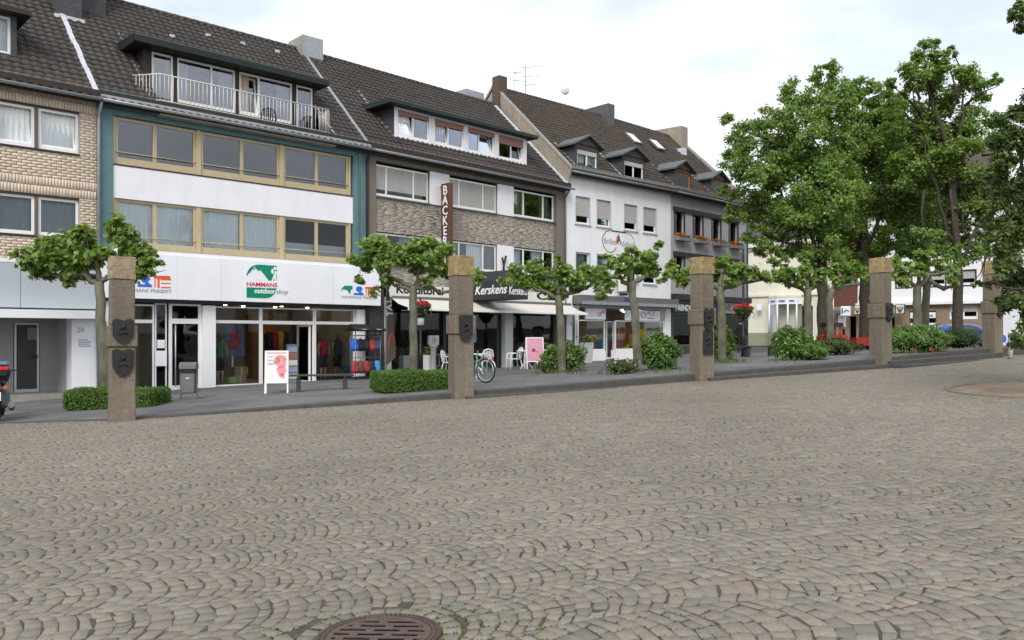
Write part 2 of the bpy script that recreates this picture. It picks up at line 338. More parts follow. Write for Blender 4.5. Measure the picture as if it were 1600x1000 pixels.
m_petalr = ramp_mat('red_petal', [(.45, .025, .025), (.58, .05, .035), (.50, .03, .05), (.66, .14, .12)], .6, .1, 8, 0, 1, .1, 1, .25)
m_petalw = ramp_mat('pale_petal', [(.75, .70, .66), (.75, .55, .55), (.7, .4, .4)], .6, .1, 8, 0, 1, .1, 1, .25)
m_petalo = ramp_mat('orange_petal', [(.60, .17, .02), (.68, .30, .03), (.55, .10, .02)], .6, .1, 8, 0, 1, .1, 1, .2)
m_soil = M('sandy_earth', (.215, .165, .12), .95, .28, 2.5, .8, 30)
m_darksoil = M('planting_earth', (.07, .055, .04), .95, .3, 6, .6, 30)
m_plasticw = M('white_plastic', (.78, .78, .77), .4, .02, 4)
# ================================================================ THE SETTING: square, cobbles, pavement, steps
m_cobble = ramp_mat('cobblestone', [(.178, .157, .128), (.204, .180, .146), (.152, .140, .122), (.220, .196, .158), (.186, .164, .135), (.206, .168, .138), (.158, .150, .136), (.230, .205, .164), (.176, .156, .126)], .75, .16, 40, .55, 90, .17, .22, 0, .35)
m_joint = M('joint_sand', (.070, .061, .050), .95, .35, 9, .5, 60)
m_slab = ramp_mat('paving_slab', [(.125, .125, .13), (.145, .145, .148), (.11, .11, .115), (.16, .158, .158), (.135, .135, .14)], .8, .15, 18, .3, 60, .2, .5)
m_slabjoint = M('slab_joint', (.07, .068, .065), .95, .2, 8)
m_step = M('basalt_step', (.075, .071, .066), .85, .2, 7, .4, 50)
m_asphalt = M('asphalt', (.06, .06, .062), .9, .2, 5, .5, 80)

MH = sq(591, 994); MH_R = .335
PIT = Vector((10.85, 16.5, 0)); PIT_R = 1.9
# the earth sheet under everything, out to the horizon
gb = MB(); gb.add([(-1500, -1500, -2.6), (1500, -1500, -2.6), (1500, 1500, -2.6), (-1500, 1500, -2.6)], [(0, 1, 2, 3)])
tag(gb.build('ground', m_asphalt), kind='structure')
# square: bedding sheet with the stones as its pieces
xs = np.arange(-60, 61, 2.0); vv = []; ff = []
rows = 24
for x in xs:
    e = float(edge_y(x)) + .25
    for r in range(rows + 1):
        y = -25 + (e + 25) * r / rows; vv.append((x, y, G(x, y) - .0050))
for i in range(len(xs) - 1):
    for r in range(rows):
        a = i * (rows + 1) + r; ff.append((a, a + rows + 1, a + rows + 2, a + 1))
square = tag(link_mesh('square', np_mesh('square', vv, ff), m_joint), kind='structure')

BA, BW = R(17), .64
e1 = np.array([math.cos(BA), math.sin(BA)]); e2 = np.array([-math.sin(BA), math.cos(BA)])
quads = []
for k in range(-44, 80):
    da = rng.uniform(0, .1); bw_j = BW
    amin, amax = -45, 55
    nr = int((amax - amin) / .102)
    a0 = amin + da + np.arange(nr + 1) * .102 + rng.normal(0, .010, nr + 1)
    a0 += .05 * np.sin(a0 * .23 + k * 1.7)
    sag = .125 + .03 * math.sin(k * 2.1)
    # quick cull of rows whose centre is outside the view
    cx = a0[:-1, None] * e1[0] + k * BW * e2[0]; cyy = a0[:-1, None] * e1[1] + k * BW * e2[1]
    ok = ((np.abs(cx) < .64 * np.maximum(cyy, 0) + 3.2) & (cyy > 2.0) & (cyy < edge_y(cx) + 1.2))[:, 0]
    for i in np.nonzero(ok)[0]:
        n = int(rng.integers(5, 8)); t = np.linspace(-BW / 2, BW / 2, n + 1); t[1:-1] += rng.normal(0, .012, n - 1); t = t + 0.
        cv = lambda t: sag * (1 - (2 * t / BW) ** 2)
        sl_ = -8 * sag * t / BW ** 2; dd_ = (a0[i + 1] - a0[i]) / (1 + sl_ ** 2); t2_ = np.clip(t - sl_ * dd_ * .9, -BW / 2 - .004, BW / 2 + .004)   # cross joints stand square to the arc
        lo = a0[i] + cv(t); hi = a0[i + 1] + cv(t2_); b0_ = k * BW + .05 * math.sin(a0[i] * .31)
        pl = lo[:, None] * e1 + (b0_ + t)[:, None] * e2; ph = hi[:, None] * e1 + (b0_ + t2_)[:, None] * e2
        quads.append(np.stack([pl[:-1], ph[:-1], ph[1:], pl[1:]], 1))
Q = np.concatenate(quads)
for fx, fy, am, ph_ in ((1.1, .7, .055, 0.), (.45, 1.3, .08, 1.), (2.3, 2.9, .022, 2.), (3.7, 1.9, .014, 4.), (.31, .23, .16, 3.)):
    wv_ = np.stack([np.sin(Q[..., 0] * fx + Q[..., 1] * fy + ph_), np.cos(Q[..., 0] * fy - Q[..., 1] * fx + ph_)], -1); Q = Q + am * wv_
Q += rng.normal(0, .0078, Q.shape)
ctr = Q.mean(1)
inpit = np.hypot(ctr[:, 0] - PIT.x, ctr[:, 1] - PIT.y) < PIT_R
inmh = np.hypot(ctr[:, 0] - MH.x, ctr[:, 1] - MH.y) < MH_R + .135
keep = (np.abs(ctr[:, 0]) < .62 * ctr[:, 1] + 2.2) & (ctr[:, 1] > 2.6) & (ctr[:, 1] < edge_y(ctr[:, 0]) + .12) & ~inpit & ~inmh
Q = Q[keep]; nq = 27; ring_q = []
for k in range(nq):
    a_, c_2 = 2 * math.pi * k / nq, 2 * math.pi * (k + 1) / nq; ro = MH_R + .115 + rng.uniform(-.012, .012)
    ring_q.append([(MH.x + r * math.cos(a), MH.y + r * math.sin(a)) for r, a in ((MH_R + .012, a_), (ro, a_), (ro, c_2), (MH_R + .012, c_2))])
Q = np.concatenate([Q, np.array(ring_q)[:, ::-1]]); ctr = Q.mean(1); N = len(Q)
def stone_verts(Q, ctr):
    n = len(Q); gap = rng.uniform(.962, .995, (n, 1, 1)); T = ctr[:, None] + (Q - ctr[:, None]) * gap; I = ctr[:, None] + (Q - ctr[:, None]) * (gap - .10)
    tilt = rng.normal(0, .018, (n, 2)); h0 = rng.normal(0, .0012, (n, 1))
    def z(A, dz): return (G(A[..., 0], A[..., 1]) + ((A - ctr[:, None]) * tilt[:, None]).sum(-1) + h0 + dz)[..., None]
    I3 = np.concatenate([I, z(I, 0) + rng.normal(0, .0015, (n, 4, 1))], -1); T3 = np.concatenate([T, z(T, -.0092)], -1); B3 = np.concatenate([T, z(T, -.05)], -1)
    return np.concatenate([I3, T3, B3], 1)                     # (n,12,3)
SF = np.array([(0, 1, 2, 3)[::-1]] + [(4 + i, 4 + (i + 1) % 4, (i + 1) % 4, i)[::-1] for i in range(4)] + [(8 + i, 8 + (i + 1) % 4, 4 + (i + 1) % 4, 4 + i)[::-1] for i in range(4)])
V = stone_verts(Q, ctr)
vis = (np.abs(ctr[:, 0]) < .605 * ctr[:, 1]) & (ctr[:, 1] > 4.42)
order = np.argsort(np.where(vis, ctr[:, 1] - .004 * np.abs(ctr[:, 0]), 1e6)); near = order[:300]; rest = order[300:]
for i in near:
    c = V[i].mean(0); me = np_mesh('cobblestone', V[i] - c, SF); o = link_mesh('cobblestone', me, m_cobble, square); o.location = c
me = np_mesh('cobblestones', V[rest].reshape(-1, 3), (SF[None] + (np.arange(len(rest)) * 12)[:, None, None]).reshape(-1, 4))
tag(link_mesh('cobblestone_field', me, m_cobble, square), kind='stuff')

# small weeds between the stones near the drain
def rot_rand(n, zmin=-1, zmax=1):
    q = rng.normal(size=(n, 4)); q /= np.linalg.norm(q, axis=1)[:, None]; w, x, y, z = q.T
    return np.stack([np.stack([1 - 2 * (y * y + z * z), 2 * (x * y - z * w), 2 * (x * z + y * w)], -1), np.stack([2 * (x * y + z * w), 1 - 2 * (x * x + z * z), 2 * (y * z - x * w)], -1), np.stack([2 * (x * z - y * w), 2 * (y * z + x * w), 1 - 2 * (x * x + y * y)], -1)], -2)
def rot_up(n, spread=.6, nrm=None):
    """random rotations whose z axis stays within a cone of the given normals (default up)"""
    base = np.tile([0, 0, 1.], (n, 1)) if nrm is None else np.asarray(nrm, float)
    zz = base + rng.normal(0, spread, (n, 3)); zz /= np.linalg.norm(zz, axis=1)[:, None]
    t = rng.normal(size=(n, 3)); xx = np.cross(t, zz); xx /= np.linalg.norm(xx, axis=1)[:, None]; yy = np.cross(zz, xx)
    return np.stack([xx, yy, zz], -1)
LEAF_LOBED = np.array([(0, -.42, 0), (.22, -.30, -.02), (.50, -.22, -.10), (.30, 0, -.02), (.46, .28, -.10), (.17, .22, 0), (0, .58, -.08), (-.17, .22, 0), (-.46, .28, -.10), (-.30, 0, -.02), (-.50, -.22, -.10), (-.22, -.30, -.02)])
LEAF_OVAL = np.array([(0, -.5, 0), (.20, -.22, .03), (.22, .12, .03), (0, .55, -.06), (-.22, .12, .03), (-.20, -.22, .03)])
LEAF_KITE = np.array([(0, -.5, 0), (.34, -.02, -.07), (.12, .18, .0), (0, .55, -.08), (-.12, .18, 0), (-.34, -.02, -.07)])
BLADE = np.array([(-.06, 0, 0), (.06, 0, 0), (.035, .6, .0), (0, 1., .0), (-.035, .6, .0)])
def leaf_mesh(name, cen, rot, size, tpl, mat, parent=None, kind='stuff'):
    n = len(cen); k = len(tpl); size = np.broadcast_to(np.asarray(size, float), (n,))
    v = np.einsum('nij,kj->nki', rot, tpl) * size[:, None, None] + np.asarray(cen)[:, None]
    me = np_mesh(name, v.reshape(-1, 3), np.arange(n * k).reshape(n, k)); o = link_mesh(name, me, mat, parent)
    if kind: o['kind'] = kind
    return o
wc = []
for (px, py, s, n) in [(700, 985, .16, 260), (470, 990, .15, 240), (720, 965, .12, 120), (610, 958, .22, 90), (830, 960, .25, 110), (880, 985, .3, 150), (960, 975, .2, 90), (1120, 950, .25, 90), (850, 895, .2, 60), (1075, 960, .1, 60), (770, 990, .15, 160), (900, 880, .3, 40), (540, 965, .1, 60), (690, 970, .08, 90), (820, 985, .2, 110), (1200, 985, .2, 40)]:
    n = int(n * (.45 if abs(px - 590) < 150 else .3)); c = sq(px, py); wc.append(np.stack([rng.normal(c.x, s, n), rng.normal(c.y, s, n)], 1))
wc = np.concatenate(wc)
# weeds grow in the joints: snap every tuft to the nearest stone's rim
idx = np.array([np.argmin(((ctr - p) ** 2).sum(1)) for p in wc]); j = rng.integers(0, 4, len(wc)); tt = rng.uniform(0, 1, (len(wc), 1))
wc = Q[idx, j] * tt + Q[idx, (j + 1) % 4] * (1 - tt)
ok = np.hypot(wc[:, 0] - MH.x, wc[:, 1] - MH.y) > MH_R + .01; wc = wc[ok]
wc3 = np.concatenate([wc, (G(wc[:, 0], wc[:, 1]) + .001)[:, None]], 1)
leaf_mesh('weeds', wc3, rot_up(len(wc3), .8), rng.uniform(.012, .032, len(wc3)), LEAF_OVAL, ramp_mat('weed_leaf', [(.06, .11, .02), (.10, .16, .03), (.14, .17, .04), (.08, .12, .03)], .6, .1, 8, 0, 1, .1, 1, .2)).name = 'weeds'

# drain cover
dr = empty('drain_cover', (MH.x, MH.y, G(MH.x, MH.y) + .010), R(-8), 'round rusty cast iron drain cover with slots set in the cobbles', 'drain cover')
m_rust = M('rusty_cast_iron', (.105, .075, .066), .6, .25, 14, .3, 80, metal=.3)
tiltm = Matrix.Rotation(math.atan(.0125), 4, 'X') @ Matrix.Rotation(-math.atan(.0344), 4, 'Y')
ring = MB().lathe([(MH_R - .035, -.06), (MH_R + .005, -.06), (MH_R + .005, -.004), (MH_R - .002, .001), (MH_R - .03, .001), (MH_R - .035, -.004)], seg=64)
ring_o = ring.build('frame', m_rust, dr, tiltm)
def annulus(r0, r1, z0, z1, seg=64):
    m = MB(); vs = []; fs = []
    for r, z in ((r0, z0), (r1, z0), (r1, z1), (r0, z1)):
        for k in range(seg): a = 2 * math.pi * k / seg; vs.append((r * math.cos(a), r * math.sin(a), z))
    for q in range(4):
        for k in range(seg): fs.append((q * seg + k, q * seg + (k + 1) % seg, ((q + 1) % 4) * seg + (k + 1) % seg, ((q + 1) % 4) * seg + k))
    return m.add(vs, fs)
bpy.data.objects.remove(ring_o)
annulus(MH_R - .05, MH_R + .005, -.05, -.006).build('frame', m_rust, dr, tiltm)
nt_ = MB()
for k in range(72):
    a = 2 * math.pi * k / 72
    for r0, r1 in ((MH_R - .046, MH_R - .024), (MH_R - .018, MH_R + .002)):
        c, s = math.cos(a), math.sin(a); w = .009
        nt_.add([(r * c - q * w * s, r * s + q * w * c, z) for z in (-.007, .001) for r, q in ((r0, -1), (r1, -1), (r1, 1), (r0, 1))], [(4, 5, 6, 7), (0, 1, 5, 4), (1, 2, 6, 5), (2, 3, 7, 6), (3, 0, 4, 7)])
nt_.build('rim_ribs', m_rust, dr, tiltm)
annulus(MH_R - .085, MH_R - .052, -.05, -.001).build('rim', m_rust, dr, tiltm)
gr = MB(); rr = MH_R - .083; pitch = .064; sl = .033
for q in range(-5, 6):
    y0 = q * pitch + sl / 2; y1 = (q + 1) * pitch - sl / 2
    xl = math.sqrt(max(0, rr ** 2 - min(abs(y0), abs(y1)) ** 2))
    if xl > .02 and max(abs(y0), abs(y1)) < rr: gr.box(-xl, xl, y0, y1, -.0060, .0)
    ym = q * pitch; xl2 = math.sqrt(max(0, rr ** 2 - (abs(ym) + sl / 2) ** 2))
    xw = -xl2 - .1 + (q % 3) * .06
    while xw < xl2:
        a, b = max(xw, -xl2), min(xw + .045, xl2)
        if b - a > .01: gr.box(a, b, ym - sl / 2, ym + sl / 2, -.0060, -.001)
        xw += .19
gr.build('grate', m_rust, dr, tiltm)
MB().lathe([(MH_R - .05, -.0148), (MH_R - .05, -.0125)], seg=32).build('shaft', M('painted_drain_shade', (.008, .008, .008), .9), dr, tiltm)  # no real shaft: thin black disc paints the dark of the void behind the slots

# earth pit of the linden tree
pv = []; pf = []
for r in range(9):
    for k in range(48):
        a = 2 * math.pi * k / 48; rad = PIT_R * r / 8 * (1 + .02 * math.sin(3 * a)); x = PIT.x + rad * math.cos(a); y = PIT.y + rad * math.sin(a)
        pv.append((x, y, G(x, y) + .012 + .10 * (1 - (r / 8) ** 2) + (rng.normal(0, .006) if r < 8 else -.02)))
for r in range(8):
    for k in range(48): pf.append((r * 48 + k, (r + 1) * 48 + k, (r + 1) * 48 + (k + 1) % 48, r * 48 + (k + 1) % 48))
tag(link_mesh('earth_pit', np_mesh('earth_pit', pv, pf, True), m_soil), kind='structure')
rimm = MB(); n = 60
for k in range(n):
    a0_, a1_ = 2 * math.pi * k / n, 2 * math.pi * (k + .93) / n; p = []
    for a, r in ((a0_, PIT_R + .005), (a0_, PIT_R + .10), (a1_, PIT_R + .10), (a1_, PIT_R + .005)):
        x = PIT.x + r * math.cos(a); y = PIT.y + r * math.sin(a); p.append((x, y, G(x, y) + .014))
    rimm.add(p + [(q[0], q[1], q[2] - .06) for q in p], [(0, 1, 2, 3), (0, 1, 5, 4), (1, 2, 6, 5), (2, 3, 7, 6), (3, 0, 4, 7)])
tag(rimm.build('pit_edging', M('pit_edging_stone', (.15, .132, .108), .9, .25, 6)), kind='structure')

# ---------------------------------------------------------------- the row of houses: corner points and directions
class Bld:
    def __init__(s, name, p0, theta, length, label, cat='building'):
        s.p = p0; s.th = theta; s.c = math.cos(theta); s.s = math.sin(theta); s.L = length
        s.root = empty(name, (p0[0], p0[1], 0), theta, label, cat)
    def uv(s, px, py=HY, w=0.):
        """(u, z) of the point seen at a photo pixel on the plane w metres behind the facade"""
        dx, dz = (px - CX) / FPX, (HY - py) / FPX
        du, dw = dx * s.c + s.s, -dx * s.s + s.c; ox, oy = -s.p[0], -s.p[1]
        ou, ow = ox * s.c + oy * s.s, -ox * s.s + oy * s.c; t = (w - ow) / dw
        return ou + t * du, EYE + t * dz
    def u(s, px, w=0.): return s.uv(px, HY, w)[0]
    def z(s, px, py, w=0.): return s.uv(px, py, w)[1]
    def world(s, u, w, z=0.): return Vector((s.p[0] + u * s.c - w * s.s, s.p[1] + u * s.s + w * s.c, z))
def line_to(p, vp, px_from, px_to):
    y = p[1] * (vp - px_from) / (vp - px_to); return ((px_to - CX) / FPX * y, y)
def mk(name, p, vp, a, b, label, **k):
    q = line_to(p, vp, a, b); th = math.atan2(q[1] - p[1], q[0] - p[0]); return Bld(name, p, th, math.hypot(q[0] - p[0], q[1] - p[1]), label, **k), q
Y0 = 26.2 * 1874 / 2012; pt = ((152 - CX) / FPX * Y0, Y0)
teal, pb = mk('teal_shop_house', pt, 2164, 152, 572, 'teal framed house with cream window bands above the white outdoor shop')
brown, pw = mk('brown_cafe_house', pb, 2050, 572, 884, 'brown stone faced house with bakery cafe and white awning')
white, pg = mk('white_optician_house', pw, 2220, 884, 1048, 'white rendered house with two white dormers above the optician shop')
grey, pend = mk('grey_flower_box_house', pg, 2080, 1048, 1168, 'lilac grey house with flower boxes and dark green shopfront')
TL = 7.6
tan = Bld('tan_brick_house', (pt[0] - TL * teal.c, pt[1] - TL * teal.s), teal.th, TL, 'tan brick house with grey fascia and white canopy over its entrance')
FAC = [tan, teal, brown, white, grey]

# ---------------------------------------------------------------- pavement in front of the houses
xs = np.arange(-60, 60.1, 1.5); vv = []; ff = []; rows = 36
X, T = np.meshgrid(xs, np.linspace(0, 1, rows + 1), indexing='ij'); Ye = edge_y(X) + .2; Y = Ye + (100 - Ye) * T ** 1.5
Z = P(X, Y) - .016
vv = np.stack([X, Y, Z], -1).reshape(-1, 3)
ff = [(i * (rows + 1) + r, (i + 1) * (rows + 1) + r, (i + 1) * (rows + 1) + r + 1, i * (rows + 1) + r + 1) for i in range(len(xs) - 1) for r in range(rows)]
pavement = tag(link_mesh('pavement', np_mesh('pavement', vv, ff), m_slabjoint), kind='structure')
def clip(poly, a, b):
    """keep the part of poly on the far side (left) of the line a-b"""
    out = []
    def sd(p): return (b[0] - a[0]) * (p[1] - a[1]) - (b[1] - a[1]) * (p[0] - a[0])
    for i in range(len(poly)):
        p, q = poly[i], poly[(i + 1) % len(poly)]; sp, s2 = sd(p), sd(q)
        if sp >= 0: out.append(p)
        if (sp >= 0) != (s2 >= 0):
            t = sp / (sp - s2); out.append((p[0] + (q[0] - p[0]) * t, p[1] + (q[1] - p[1]) * t))
    return out
slabs = []
th = teal.th; c_, s_ = math.cos(th), math.sin(th); LU, LW = .62, .40
for r in range(-75, 12):
    off = (r % 2) * .31 + rng.uniform(-.03, .03)
    for q in range(-25, 80):
        u0 = q * LU + off; w0 = r * LW
        cxy = (pt[0] + (u0 + LU / 2) * c_ - (w0 + LW / 2) * s_, pt[1] + (u0 + LU / 2) * s_ + (w0 + LW / 2) * c_)
        if not (-17 < cxy[0] < 24 and cxy[1] < 50 and abs(cxy[0]) < .64 * cxy[1] + 1): continue
        if cxy[1] < edge_y(cxy[0]) - .1: continue
        if any((-.2 < ((cxy[0] - b.p[0]) * b.c + (cxy[1] - b.p[1]) * b.s) < b.L) and ((cxy[1] - b.p[1]) * b.c - (cxy[0] - b.p[0]) * b.s) > .25 for b in FAC): continue
        gp = .005
        poly = [(pt[0] + u * c_ - w * s_, pt[1] + u * s_ + w * c_) for u, w in ((u0 + gp, w0 + gp), (u0 + LU - gp, w0 + gp), (u0 + LU - gp, w0 + LW - gp), (u0 + gp, w0 + LW - gp))]
        i = max(0, min(len(EDGE) - 2, int(np.searchsorted(EX, cxy[0]) - 1)))
        a, b = EDGE[i], EDGE[i + 1]; d = math.hypot(b[0] - a[0], b[1] - a[1]); nx, ny = -(b[1] - a[1]) / d * .30, (b[0] - a[0]) / d * .30
        poly = clip(poly, (a[0] + nx, a[1] + ny), (b[0] + nx, b[1] + ny))
        if len(poly) >= 3: slabs.append((cxy, poly))
slabs.sort(key=lambda t: t[0][1] + (50 if abs(t[0][0]) > .61 * t[0][1] else 0))
def slab_geo(mb, poly, org=(0, 0, 0)):
    n = len(poly); dz = rng.normal(0, .0012); zz = [float(P(*p)) + dz for p in poly]
    mb.add([(p[0] - org[0], p[1] - org[1], z - org[2]) for p, z in zip(poly, zz)] + [(p[0] - org[0], p[1] - org[1], z - .03 - org[2]) for p, z in zip(poly, zz)], [tuple(range(n))] + [(i, i + n, (i + 1) % n + n, (i + 1) % n) for i in range(n)])
for cxy, poly in slabs[:300]:
    mb = MB(); o3 = (cxy[0], cxy[1], float(P(*cxy))); slab_geo(mb, poly, o3); o = mb.build('paving_slab', m_slab, pavement); o.location = o3
mb = MB()
for cxy, poly in slabs[300:]: slab_geo(mb, poly)
tag(mb.build('paving_slab_field', m_slab, pavement), kind='stuff')
# ---------------------------------------------------------------- kerb stones and steps between the stone posts
steps = tag(empty('steps', (0, 0, 0)), kind='structure')
def bay(a, b, lower, n_stones):
    """kerb along a-b at pavement height plus lower treads: lower = [(height above cobbles at a, at b), ...] from the top down"""
    d = math.hypot(b[0] - a[0], b[1] - a[1]); ex, ey = (b[0] - a[0]) / d, (b[1] - a[1]) / d; nx, ny = -ey, ex
    def strip(i0, i1, back, front, za, zb, name):
        t0, t1 = i0 / n_stones, i1 / n_stones; gp = .004 / d
        P4 = []
        for t, zt in ((t0 + gp, za), (t1 - gp, zb)):
            x, y = a[0] + (b[0] - a[0]) * t, a[1] + (b[1] - a[1]) * t
            P4.append(((x + nx * back, y + ny * back), (x + nx * front, y + ny * front), zt))
        (bk0, fr0, z0), (bk1, fr1, z1) = P4; mb = MB(); h = .6; cb = .012
        f0 = (fr0[0] + nx * cb, fr0[1] + ny * cb); f1 = (fr1[0] + nx * cb, fr1[1] + ny * cb)
        mb.add([(*bk0, z0), (*bk1, z1), (*f1, z1), (*f0, z0), (*fr1, z1 - cb), (*fr0, z0 - cb), (*fr1, z1 - h), (*fr0, z0 - h), (*bk0, z0 - h), (*bk1, z1 - h)],
               [(0, 3, 2, 1), (3, 5, 4, 2), (5, 7, 6, 4), (0, 8, 7, 5, 3), (1, 2, 4, 6, 9), (0, 1, 9, 8)])
        mb.build(name, m_step, steps)
    def lerp(t): return a[0] + (b[0] - a[0]) * t, a[1] + (b[1] - a[1]) * t
    for i in range(n_stones):
        z0 = float(P(*lerp(i / n_stones))) + .003; z1 = float(P(*lerp((i + 1) / n_stones))) + .003
        strip(i, i + 1, .30, -.02, z0, z1, 'kerb_stone')
        for k, (ha, hb) in enumerate(lower):
            fz = [G(*lerp(t)) + ha + (hb - ha) * t for t in (i / n_stones, (i + 1) / n_stones)]
            if max(fz[0] - G(*lerp(i / n_stones)), fz[1] - G(*lerp((i + 1) / n_stones))) > -.01:
                strip(i, i + 1, -.021 - .34 * k, -.36 - .34 * k, fz[0], fz[1], 'step')
pp = PILLARS
bay((-14, 17.2), (-10.5, 16.95), [], 4); bay((-10.5, 16.95), (-7.9, 16.9), [], 3)
bay((-7.9, 16.9), pp[1], [], 8)
bay(pp[1], pp[2], [(.055, -.03)], 7)
bay(pp[2], pp[3], [(.09, .12)], 7)
bay(pp[3], pp[4], [(.20, .17), (.10, -.03)], 7)
bay(pp[4], (24, 33), [], 8)

# ---------------------------------------------------------------- carved stone posts
m_post = M('weathered_sandstone', (.205, .172, .132), .92, .20, 14, 1., 70, dirt=.34)
m_cap = M('lichen_covered_stone', (.33, .25, .125), .95, .42, 8, 1., 26, dirt=.45)
m_cap0 = M('pale_sandstone_cap', (.33, .265, .175), .95, .35, 8, 1., 26, dirt=.35)
m_plaque = M('dark_bronze_plaque', (.035, .032, .033), .5, .2, 12, .3, 60, metal=.4)
def rough(o, cuts=6, amp=.006, chip=.02, seed=0):
    import bmesh
    from mathutils import noise
    bm = bmesh.new(); bm.from_mesh(o.data); bmesh.ops.subdivide_edges(bm, edges=[e for e in bm.edges if e.calc_length() > .08], cuts=cuts, use_grid_fill=True)
    zs_ = [v.co.z for v in bm.verts]; z0, z1 = min(zs_), max(zs_); xm = max(abs(v.co.x) for v in bm.verts)
    for v in bm.verts:
        p = v.co * 7 + Vector((seed * 9.1, seed * 3.3, 0)); d = noise.noise_vector(p) * amp; v.co += d
        edge = (abs(v.co.x) > xm - .03) + (abs(v.co.y) > xm - .03) + (v.co.z > z1 - .03 or v.co.z < z0 + .03)
        if edge >= 2:
            c = max(0, noise.noise(p * 1.3) - .12) * chip * 3; v.co.x *= 1 - c; v.co.y *= 1 - c
    bm.to_mesh(o.data); bm.free(); return o
def shield(kind):
    if kind == 'point': return [(-.5, .42), (-.3, .5), (0, .42), (.3, .5), (.5, .42), (.47, -.15), (.3, -.36), (0, -.5), (-.3, -.36), (-.47, -.15)]
    if kind == 'round': return [(-.5, .5), (.5, .5), (.5, -.1)] + [(.5 * math.cos(a), -.1 - .4 * math.sin(a)) for a in np.linspace(.3, math.pi - .3, 8)] + [(-.5, -.1)]
    return [(-.5, .40), (-.34, .5), (.34, .5), (.5, .40), (.5, -.5), (-.5, -.5)]
def post(i, ang, h, plaques, label):
    x, y = PILLARS[i]; z = G(x, y)
    o = empty('stone_post', (x, y, z), R(ang), label, 'stone post', 'stone posts along the edge of the square')
    w = .235; b = .018
    rough(MB().bbox(-w, w, -w, w, -.3, h * .452, b).build('base', m_post, o), 9, .007, .02, i)
    rough(MB().bbox(-w - .035, w + .035, -w - .035, w + .035, h * .452 + .002, h * .583, b).build('collar', m_post, o), 6, .006, .02, i + 5)
    rough(MB().bbox(-w + .012, w - .012, -w + .012, w - .012, h * .583 + .002, h * .862, b).build('shaft', m_post, o), 8, .006, .02, i + 9)
    cap = MB(); n = 8; cw = w + .004
    vs = []; fs = []
    cap.bbox(-cw, cw, -cw, cw, h * .862 + .002, h, .012); rough(cap.build('capital', m_cap0 if i == 0 else m_cap, o), 7, .014, .04, i + 13)
    for k, (zc, hh, ww, kind) in enumerate(plaques):
        yy = -w - .036 if zc > h * .46 else -w - .002
        pts = [(p[0] * ww, h * zc / 3.3 * 1.0 + p[1] * hh) if False else (p[0] * ww, zc + p[1] * hh) for p in shield(kind)]
        pl = MB().prism(pts, yy - .035, yy).build('plaque', m_plaque, o)
        e = MB(); e.prism([(p[0] * ww * .78, zc + p[1] * hh * .78) for p in shield(kind)], yy - .043, yy - .035)
        e.build('raised_field', m_plaque, pl)
        e = MB()
        e.tube([(-ww * .2, yy - .045, zc - hh * .12), (0, yy - .05, zc + hh * .0), (ww * .2, yy - .045, zc - hh * .1)], .022, 6)
        e.tube([(0, yy - .04, zc + hh * .1), (.01, yy - .055, zc + hh * .2), (ww * .08, yy - .04, zc + hh * .28)], [.03, .035, .015], 7)
        e.tube([(-ww * .18, yy - .045, zc + hh * .22), (-ww * .12, yy - .045, zc + hh * .05)], .014, 6)
        e.build('carving', m_plaque, pl)
    return o
post(0, 31, 3.3, [(1.80, .52, .40, 'point'), (1.17, .58, .40, 'point')], 'tall stone post standing in front of the left box hedge')
post(1, 26.5, 3.3, [(1.62, .60, .33, 'round')], 'stone post with one round ended plaque beside the green bicycle')
post(2, 27, 3.3, [(1.62, .62, .34, 'point'), (1.03, .66, .32, 'arch')], 'stone post with two dark plaques between two laurel bushes')
post(3, 33, 3.3, [(1.66, .56, .34, 'point')], 'stone post between the red toy train and the wide flowering shrub')
post(4, 29, 3.3, [(1.62, .5, .34, 'round')], 'farthest stone post, half hidden by the overhanging linden tree')
# ================================================================ THE HOUSES: shared builders
def wall_sheet(mb, u0, u1, z0, z1, openings, w=0., depth=.18):
    """front of a wall with real openings and their reveals"""
    us = sorted({u0, u1, *[min(max(o[k], u0), u1) for o in openings for k in (0, 1)]}); zs = sorted({z0, z1, *[min(max(o[k], z0), z1) for o in openings for k in (2, 3)]})
    for i in range(len(us) - 1):
        for j in range(len(zs) - 1):
            a, b, c, d = us[i], us[i + 1], zs[j], zs[j + 1]
            if b - a < 1e-4 or d - c < 1e-4: continue
            m_, n_ = (a + b) / 2, (c + d) / 2
            if any(o[0] < m_ < o[1] and o[2] < n_ < o[3] for o in openings): continue
            mb.add([(a, w, c), (b, w, c), (b, w, d), (a, w, d)], [(0, 1, 2, 3)])
    for a, b, c, d in openings:
        q = [(a, c), (b, c), (b, d), (a, d)]
        for k in range(4):
            p, r = q[k], q[(k + 1) % 4]
            if k == 0 and c <= z0 + .001: continue
            mb.add([(p[0], w, p[1]), (r[0], w, r[1]), (r[0], w + depth, r[1]), (p[0], w + depth, p[1])], [(0, 1, 2, 3)])
    return mb
def shell(b, z0, ze, D, zr, mat, u0=0., u1=None, name='side_wall'):
    """side and back walls with gables"""
    u1 = b.L if u1 is None else u1; mb = MB()
    for u in (u0 + .01, u1 - .01): mb.add([(u, .02, z0), (u, 2 * D, z0), (u, 2 * D, ze - .1), (u, D, zr - .15), (u, .02, ze - .1)], [(0, 1, 2, 3, 4)])
    mb.add([(u0, 2 * D, z0), (u1, 2 * D, z0), (u1, 2 * D, ze), (u0, 2 * D, ze)], [(0, 1, 2, 3)])
    return mb.build(name, mat, b.root)
